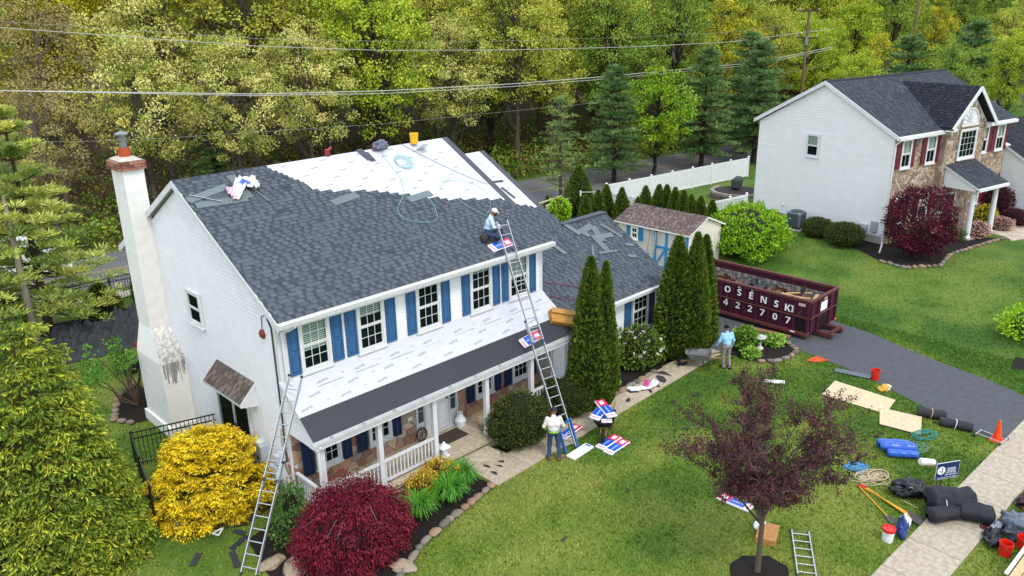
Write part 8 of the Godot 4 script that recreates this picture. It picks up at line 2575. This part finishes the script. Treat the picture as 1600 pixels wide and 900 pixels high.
	place(pk, "pale pink flowering shrub left of the neighbour's porch steps", "azalea", on(39.3, 5.2))
	dup(pk, on(41.9, 5.7), 1.0, "pale pink flowering shrub right of the neighbour's porch steps", Vector3(0.9, 0.85, 0.9))
	place(round_shrub("yellow_shrub", Vector3(0.6, 1.1, 0.55), 1200, 0.1, [srgb(190, 180, 40), srgb(160, 160, 40)], 0.15), "yellow-green shrub right of the neighbour's porch column", "shrub", on(42.6, 4.6))
	dup(get_node("low_azalea"), on(37.9, 4.4), 1.0, "low green plant left of the neighbour's porch column", Vector3(1.0, 0.9, 1.0))

# ---------------------------------------------------------------- trees behind

const MARKS := [[-40.0, "at the left picture edge"], [2.0, "left of the chimney"], [9.0, "behind the chimney top"], [16.0, "behind the left gable peak"], [24.0, "behind the dark shingled ridge"], [33.0, "behind the white ridge's left half"], [42.0, "behind the yellow bucket"], [52.0, "behind the right end of the white ridge"], [63.0, "behind the wing roof"], [76.0, "behind the white fence's left end"], [92.0, "left of the neighbour's gable"], [115.0, "behind the neighbour's roof"], [150.0, "behind the neighbour's right roof end"], [400.0, "at the far right edge"]]

func where(x: float, z: float) -> String:
	# the landmark in whose direction, seen over the lawn, a far tree stands
	var t := (x + 9.0) * 50.0 / (18.0 - z) - 9.0
	var s: String = MARKS[0][1]
	for q in MARKS:
		if t > q[0]: s = q[1]
	return s

var told := {}
func tell(kind: String, row: String, x: float, z: float, h: float) -> String:
	var s := "%s %s %s" % [kind, row, where(x, z)]
	var k: int = told.get(s, 0)
	told[s] = k + 1
	if k > 0:
		s += [", second such", ", third such", ", fourth such", ", fifth such", ", sixth such", ", seventh such", ", eighth such", ", ninth such"][mini(k - 1, 7)]
	return s

func forest() -> void:
	var b1 := srgb(104, 94, 82); var b2 := srgb(72, 62, 54); var b3 := srgb(134, 124, 112)
	var kinds := [
		["golden_oak", "golden-yellow oak", [srgb(176, 170, 40), srgb(160, 162, 40), srgb(186, 178, 52), srgb(140, 150, 42)], b1, 0.62],
		["lime_maple", "lime-green maple", [srgb(160, 178, 48), srgb(172, 186, 58), srgb(140, 162, 46)], b2, 0.7],
		["cream_oak", "pale cream oak", [srgb(186, 184, 100), srgb(170, 172, 84), srgb(200, 196, 116), srgb(148, 156, 72)], b1, 0.5],
		["green_maple", "mid-green maple", [srgb(124, 148, 54), srgb(136, 158, 60), srgb(106, 132, 48)], b2, 0.75],
		["olive_oak", "olive-yellow oak", [srgb(164, 168, 62), srgb(148, 156, 54), srgb(176, 178, 72)], b1, 0.55],
		["bare_tree", "brown bare tree", [srgb(158, 144, 96), srgb(140, 130, 84), srgb(166, 158, 84)], b3, 0.3]]
	var proto := []
	for k in kinds.size():
		for v in 2:
			var q: Array = kinds[k]
			var h := rf(17, 20)
			var o := broad_tree(q[0], h, rf(4.2, 5.2), 0.26 if k in [2, 4, 5] else 0.15, int(230 * q[4]) + 60, 86, 0.85, 0.2, q[2], q[3], rf(0.2, 0.28))
			proto.append([o, q[1], k, false])
	var seq := [5, 5, 0, 0, 0, 2, 2, 4, 2, 3, 2, 4, 1, 4, 2, 3, 4, 2, 4, 3, 4, 1, 4, 3, 0, 4, 1, 3, 0, 1, 3, 4]
	var put := func(pi: int, x: float, z: float, s: float, row: String) -> void:
		var P: Array = proto[pi]
		var l := tell(P[1], row, x, z, s)
		var at := on(x, z, -0.1)
		if not P[3]:
			P[3] = true
			place(P[0], l, "tree", at, rf(0, TAU), "woodland trees behind the road")
			P[0].scale = Vector3.ONE * s
		else:
			dup(P[0], at, rf(0, TAU), l, Vector3(s * rf(0.9, 1.1), s, s * rf(0.9, 1.1)))
	for r in 5:
		var x := -14.0 + r * 2.0
		var k := r * 7
		while x < 150 + r * 14:
			var z := road_z(x) - 6.5 - r * 6.5 + rf(-2, 2)
			# only as far as the picture reaches
			var ang := rad_to_deg(atan2(x + 9.0, 18.0 - z))
			if ang > 8.0 and ang < 80.0:
				var kind: int = seq[int(clampf((ang - 10.0) / 66.0, 0, 0.999) * seq.size() + rf(-1.2, 1.2) + seq.size()) % seq.size()]
				if rf(0, 1) < 0.12: kind = rng.randi() % 5
				var s := rf(0.78, 1.12)
				if r == 0: s *= rf(0.6, 0.95)
				put.call(kind * 2 + rng.randi() % 2, x, z, s, ["at roadside", "in second row", "in third row", "in fourth row", "in last row"][r])
			x += rf(4.6, 7.0) * (1.0 + r * 0.04)
			k += 1
	# trees that stand nearer on the right, behind the neighbour's house
	for q in [[62, -12, 1, 0.5], [66, -6, 3, 0.55], [72, -14, 0, 0.6], [76, -4, 1, 0.55], [82, -10, 3, 0.6], [88, 0, 1, 0.6], [92, -9, 4, 0.62], [97, 4, 3, 0.65], [104, -6, 0, 0.7], [110, 3, 1, 0.7], [118, -8, 3, 0.75], [126, 0, 4, 0.75], [136, 6, 1, 0.8], [140, -12, 3, 0.85]]:
		put.call(q[2] * 2 + rng.randi() % 2, q[0], q[1], q[3], "beyond the neighbour's house")
	# undergrowth along the road edge: a mass of low leaves
	var g := Geo.new()
	for k in 2600:
		var x := rf(-8, 110); var z := road_z(x) - 4.6 - pow(rf(0, 1), 1.5) * 14
		var s := rf(0.5, 1.7)
		clump(g, on(x, z, s * 0.7), Vector3(s, s * 0.9, s), 26, 0.22, 0.15, vary([srgb(100, 134, 40), srgb(126, 146, 48), srgb(82, 114, 36), srgb(130, 108, 64)][rng.randi() % 4], 0.2), 0.2)
	var ug := part(self, "undergrowth", g, M.leaf, "stuff")
	ug.set_meta("label", "low green undergrowth along the far side of the road"); ug.set_meta("category", "undergrowth")
	# conifers
	var pine := [srgb(128, 150, 84), srgb(112, 136, 76), srgb(144, 162, 92), srgb(100, 124, 72)]
	var blue := [srgb(100, 128, 72), srgb(86, 114, 66), srgb(114, 140, 82)]
	var lp := [srgb(176, 186, 90), srgb(150, 166, 80), srgb(128, 148, 74), srgb(188, 194, 100)]
	var p1 := needle_tree("white_pine", 9.8, 3.3, 0.08, 15, 6, lp, srgb(92, 78, 66), 0.2, 2.6, 0.26)
	place(p1, "large feathery yellow-green pine at the left by the back fence", "pine", Vector3(-0.8, 0, -19.0))
	dup(p1, Vector3(-4.6, 0, -17.2), 2.0, "large feathery pine cut by the left picture edge", Vector3(1.05, 1.1, 1.05))
	var p2 := needle_tree("thin_pine", 7.4, 2.3, 0.12, 15, 4, pine, srgb(104, 92, 80), 0.13, 0.7, 0.24)
	place(p2, "thin open pine by the road, left of the dense dark pine", "pine", Vector3(32.5, 0, -19.6))
	var p3 := needle_tree("dense_pine", 8.8, 2.9, 0.12, 19, 6, blue, srgb(72, 60, 52), 0.19, 1.15, 0.3)
	place(p3, "dense dark blue-green pine by the road right of the thin pine", "pine", Vector3(39.5, 0, -20.4))
	dup(p3, Vector3(48.7, 0, -18.6), 2.0, "tall dark pine by the white fence right of the lime maple", Vector3(1.15, 1.1, 1.15))
	dup(p3, Vector3(53.5, 0, -16.5), 4.0, "tall dark pine close to the neighbour's gable", Vector3(1.2, 1.15, 1.2))
	dup(p3, Vector3(57.0, 0, -19.5), 1.0, "dark pine farther back left of the neighbour's gable", Vector3(1.3, 1.2, 1.3))
	dup(p3, Vector3(66.0, 0, -9.5), 3.0, "grey-green pine over the neighbour's gable peak", Vector3(1.4, 1.15, 1.4))
	dup(p3, Vector3(78.0, 0, -8.0), 5.0, "grey-green pine over the middle of the neighbour's ridge", Vector3(1.5, 1.25, 1.5))
	dup(p3, Vector3(90.0, 0, 4.0), 0.4, "grey-green pine over the right end of the neighbour's ridge", Vector3(1.6, 1.3, 1.6))
	dup(p3, Vector3(96.0, 0, 14.0), 2.4, "dark pine at the right edge over the neighbour's garage", Vector3(1.5, 1.2, 1.5))
	dup(p3, Vector3(104.0, 0, 10.0), 1.4, "tall far pine at the upper right corner", Vector3(1.7, 1.5, 1.7))
	dup(p3, Vector3(13.5, 0, -32.5), 1.5, "small blue-green pine rising behind the dark ridge", Vector3(0.9, 0.72, 0.9))
	var lm := broad_tree("young_lime_maple", 8.6, 3.0, 0.17, 150, 60, 0.5, 0.17, [srgb(124, 156, 34), srgb(108, 142, 32), srgb(140, 168, 44)], b2, 0.16)
	place(lm, "bright lime-green young maple by the white fence between two pines", "maple", Vector3(43.0, 0, -19.3))

func poles() -> void:
	var wood := srgb(120, 96, 78)
	var lines := [[[-14.0, 10.9], [0.57, 9.82], [12.3, 8.76], [20.2, 8.33], [30.0, 8.04], [38.0, 7.95], [46.5, 7.93], [57.6, 7.9], [70.0, 8.7]], [[-14.0, 14.2], [1.1, 12.49], [12.6, 11.22], [20.4, 10.64], [30.1, 10.23], [42.6, 9.9], [53.7, 9.8], [70.0, 10.4]], [[-14.0, 14.3], [1.14, 12.75], [12.65, 11.6], [25.0, 10.9], [42.6, 10.6], [55, 10.6], [70.0, 11.3]], [[-14.0, 8.4], [0.13, 7.59], [3.5, 7.23], [6.7, 6.99], [20, 6.4], [40, 6.1], [70.0, 7.0]]]
	var nm := ["thick grey cable pair crossing low in front of the wood", "upper power cable crossing in front of the wood", "thin topmost wire just above the upper power cable", "lowest thin wire passing behind the chimney top"]
	for k in 4:
		var g := Geo.new()
		var c := Curve3D.new()
		var L: Array = lines[k]
		for i in L.size():
			var p := Vector3(L[i][0], L[i][1], -24.5 + 0.089 * L[i][0])
			var a: Array = L[maxi(i - 1, 0)]; var b: Array = L[mini(i + 1, L.size() - 1)]
			var tg := Vector3(b[0] - a[0], b[1] - a[1], 0.089 * (b[0] - a[0])) / 6.0
			c.add_point(p, -tg, tg)
		g.tube(Array(c.tessellate(3, 4)), [[0.024, 0.022, 0.009, 0.008][k]], 6, [srgb(196, 196, 194), srgb(176, 176, 170), srgb(150, 150, 146), srgb(150, 150, 146)][k])
		if k == 0:
			var c2 := Curve3D.new()
			for i in c.point_count: c2.add_point(c.get_point_position(i) + Vector3(0, -0.17 * sm(0, 25, c.get_point_position(i).x), 0.05), c.get_point_in(i), c.get_point_out(i))
			g.tube(Array(c2.tessellate(3, 4)), [0.02], 6, srgb(186, 186, 184))
		solo("power_line", g, M.rubber, nm[k], "cable")
	var pole := func(at: Vector3, h: float, label: String, arms: bool) -> void:
		var o := thing("utility_pole", label, "utility pole", at)
		var g := Geo.new()
		g.tube([Vector3(0, -0.5, 0), Vector3(0, h, 0)], [0.17, 0.11], 8, wood)
		part(o, "pole", g, M.wood)
		if arms:
			for y in [h - 0.25, h - 2.6]:
				var a := Geo.new()
				a.cbox(Transform3D(Basis(Vector3.UP, 1.2), Vector3(0, y, 0)), Vector3(2.6, 0.12, 0.1), 0.01, srgb(104, 62, 52))
				part(o, "crossarm", a, M.wood)
				for s in [-1, 1]:
					var n := Geo.new()
					n.lathe([Vector2(0, 0), Vector2(0.07, 0.02), Vector2(0.09, 0.12), Vector2(0.05, 0.2), Vector2(0, 0.22)], 10, Transform3D(Basis(), Vector3(s * 0.42, y + 0.06, -s * 1.1)), srgb(150, 146, 140))
					part(o, "insulator", n, M.plastic)
			var t := Geo.new()
			t.lathe([Vector2(0, 0), Vector2(0.2, 0.0), Vector2(0.2, 0.7), Vector2(0, 0.75)], 14, Transform3D(Basis(), Vector3(-0.28, h - 3.2, 0.1)), srgb(150, 150, 152))
			part(o, "transformer", t, M.metal)
	pole.call(Vector3(65.5, 0, -18.7), 12.3, "brown utility pole with two crossarms in front of the wood", true)
	pole.call(Vector3(86.4, 0, -16.8), 14.5, "pale far utility pole over the neighbour's roof", false)
	pole.call(Vector3(-14.0, 0, -25.7), 14.4, "utility pole beyond the left picture edge", true)
	var bt := thing("birch_trunk", "pale bare birch-like trunk beside the left pine", "tree trunk", Vector3(-1.6, 0, -17.9))
	var bg := Geo.new()
	bg.tube([Vector3(0, -0.2, 0), Vector3(0.02, 1.5, 0), Vector3(-0.02, 3.4, 0.03), Vector3(0.0, 6.4, 0)], [0.17, 0.15, 0.13, 0.07], 8, srgb(196, 184, 166))
	part(bt, "trunk", bg, M.bark)

func _ready() -> void:
	rng.seed = 20240511
	noise.frequency = 0.1
	noise.seed = 2
	var cam := Camera3D.new()
	cam.name = "camera"
	add_child(cam)
	cam.position = Vector3(-9.017, 13.0, 17.936)
	cam.rotation = Vector3(deg_to_rad(-19.283), deg_to_rad(-44.244), deg_to_rad(-1.069))
	cam.fov = 39.3
	cam.near = 0.1
	cam.far = 900.0
	cam.current = true
	var we := WorldEnvironment.new()
	we.name = "air"
	var env := Environment.new()
	env.background_mode = Environment.BG_SKY
	var sky := Sky.new()
	var sm_ := ProceduralSkyMaterial.new()
	sm_.sky_top_color = Color(0.80, 0.85, 0.92)
	sm_.sky_horizon_color = Color(0.96, 0.97, 0.985)
	sm_.sky_curve = 0.35
	sm_.ground_bottom_color = Color(0.30, 0.34, 0.22)
	sm_.ground_horizon_color = Color(0.55, 0.58, 0.52)
	sm_.sun_angle_max = 30.0
	sm_.sky_energy_multiplier = 1.0
	sky.sky_material = sm_
	env.sky = sky
	env.tonemap_mode = Environment.TONE_MAPPER_LINEAR
	env.tonemap_exposure = 2.4
	env.sdfgi_enabled = true; env.ssao_enabled = true; env.ssil_enabled = true
	we.environment = env
	add_child(we)
	var sun := DirectionalLight3D.new()
	sun.name = "sun"
	sun.light_energy = 0.32
	sun.light_color = Color(1.0, 0.97, 0.92)
	sun.light_angular_distance = 14.0
	sun.shadow_enabled = true
	sun.rotation = Vector3(deg_to_rad(-54), deg_to_rad(-14), 0)
	add_child(sun)
	make_materials()
	setting()
	main_house()
	neighbour_house()
	shed()
	fences()
	forest()
	poles()
	garden()
	dumpster()
	van()
	site_things()
	people()
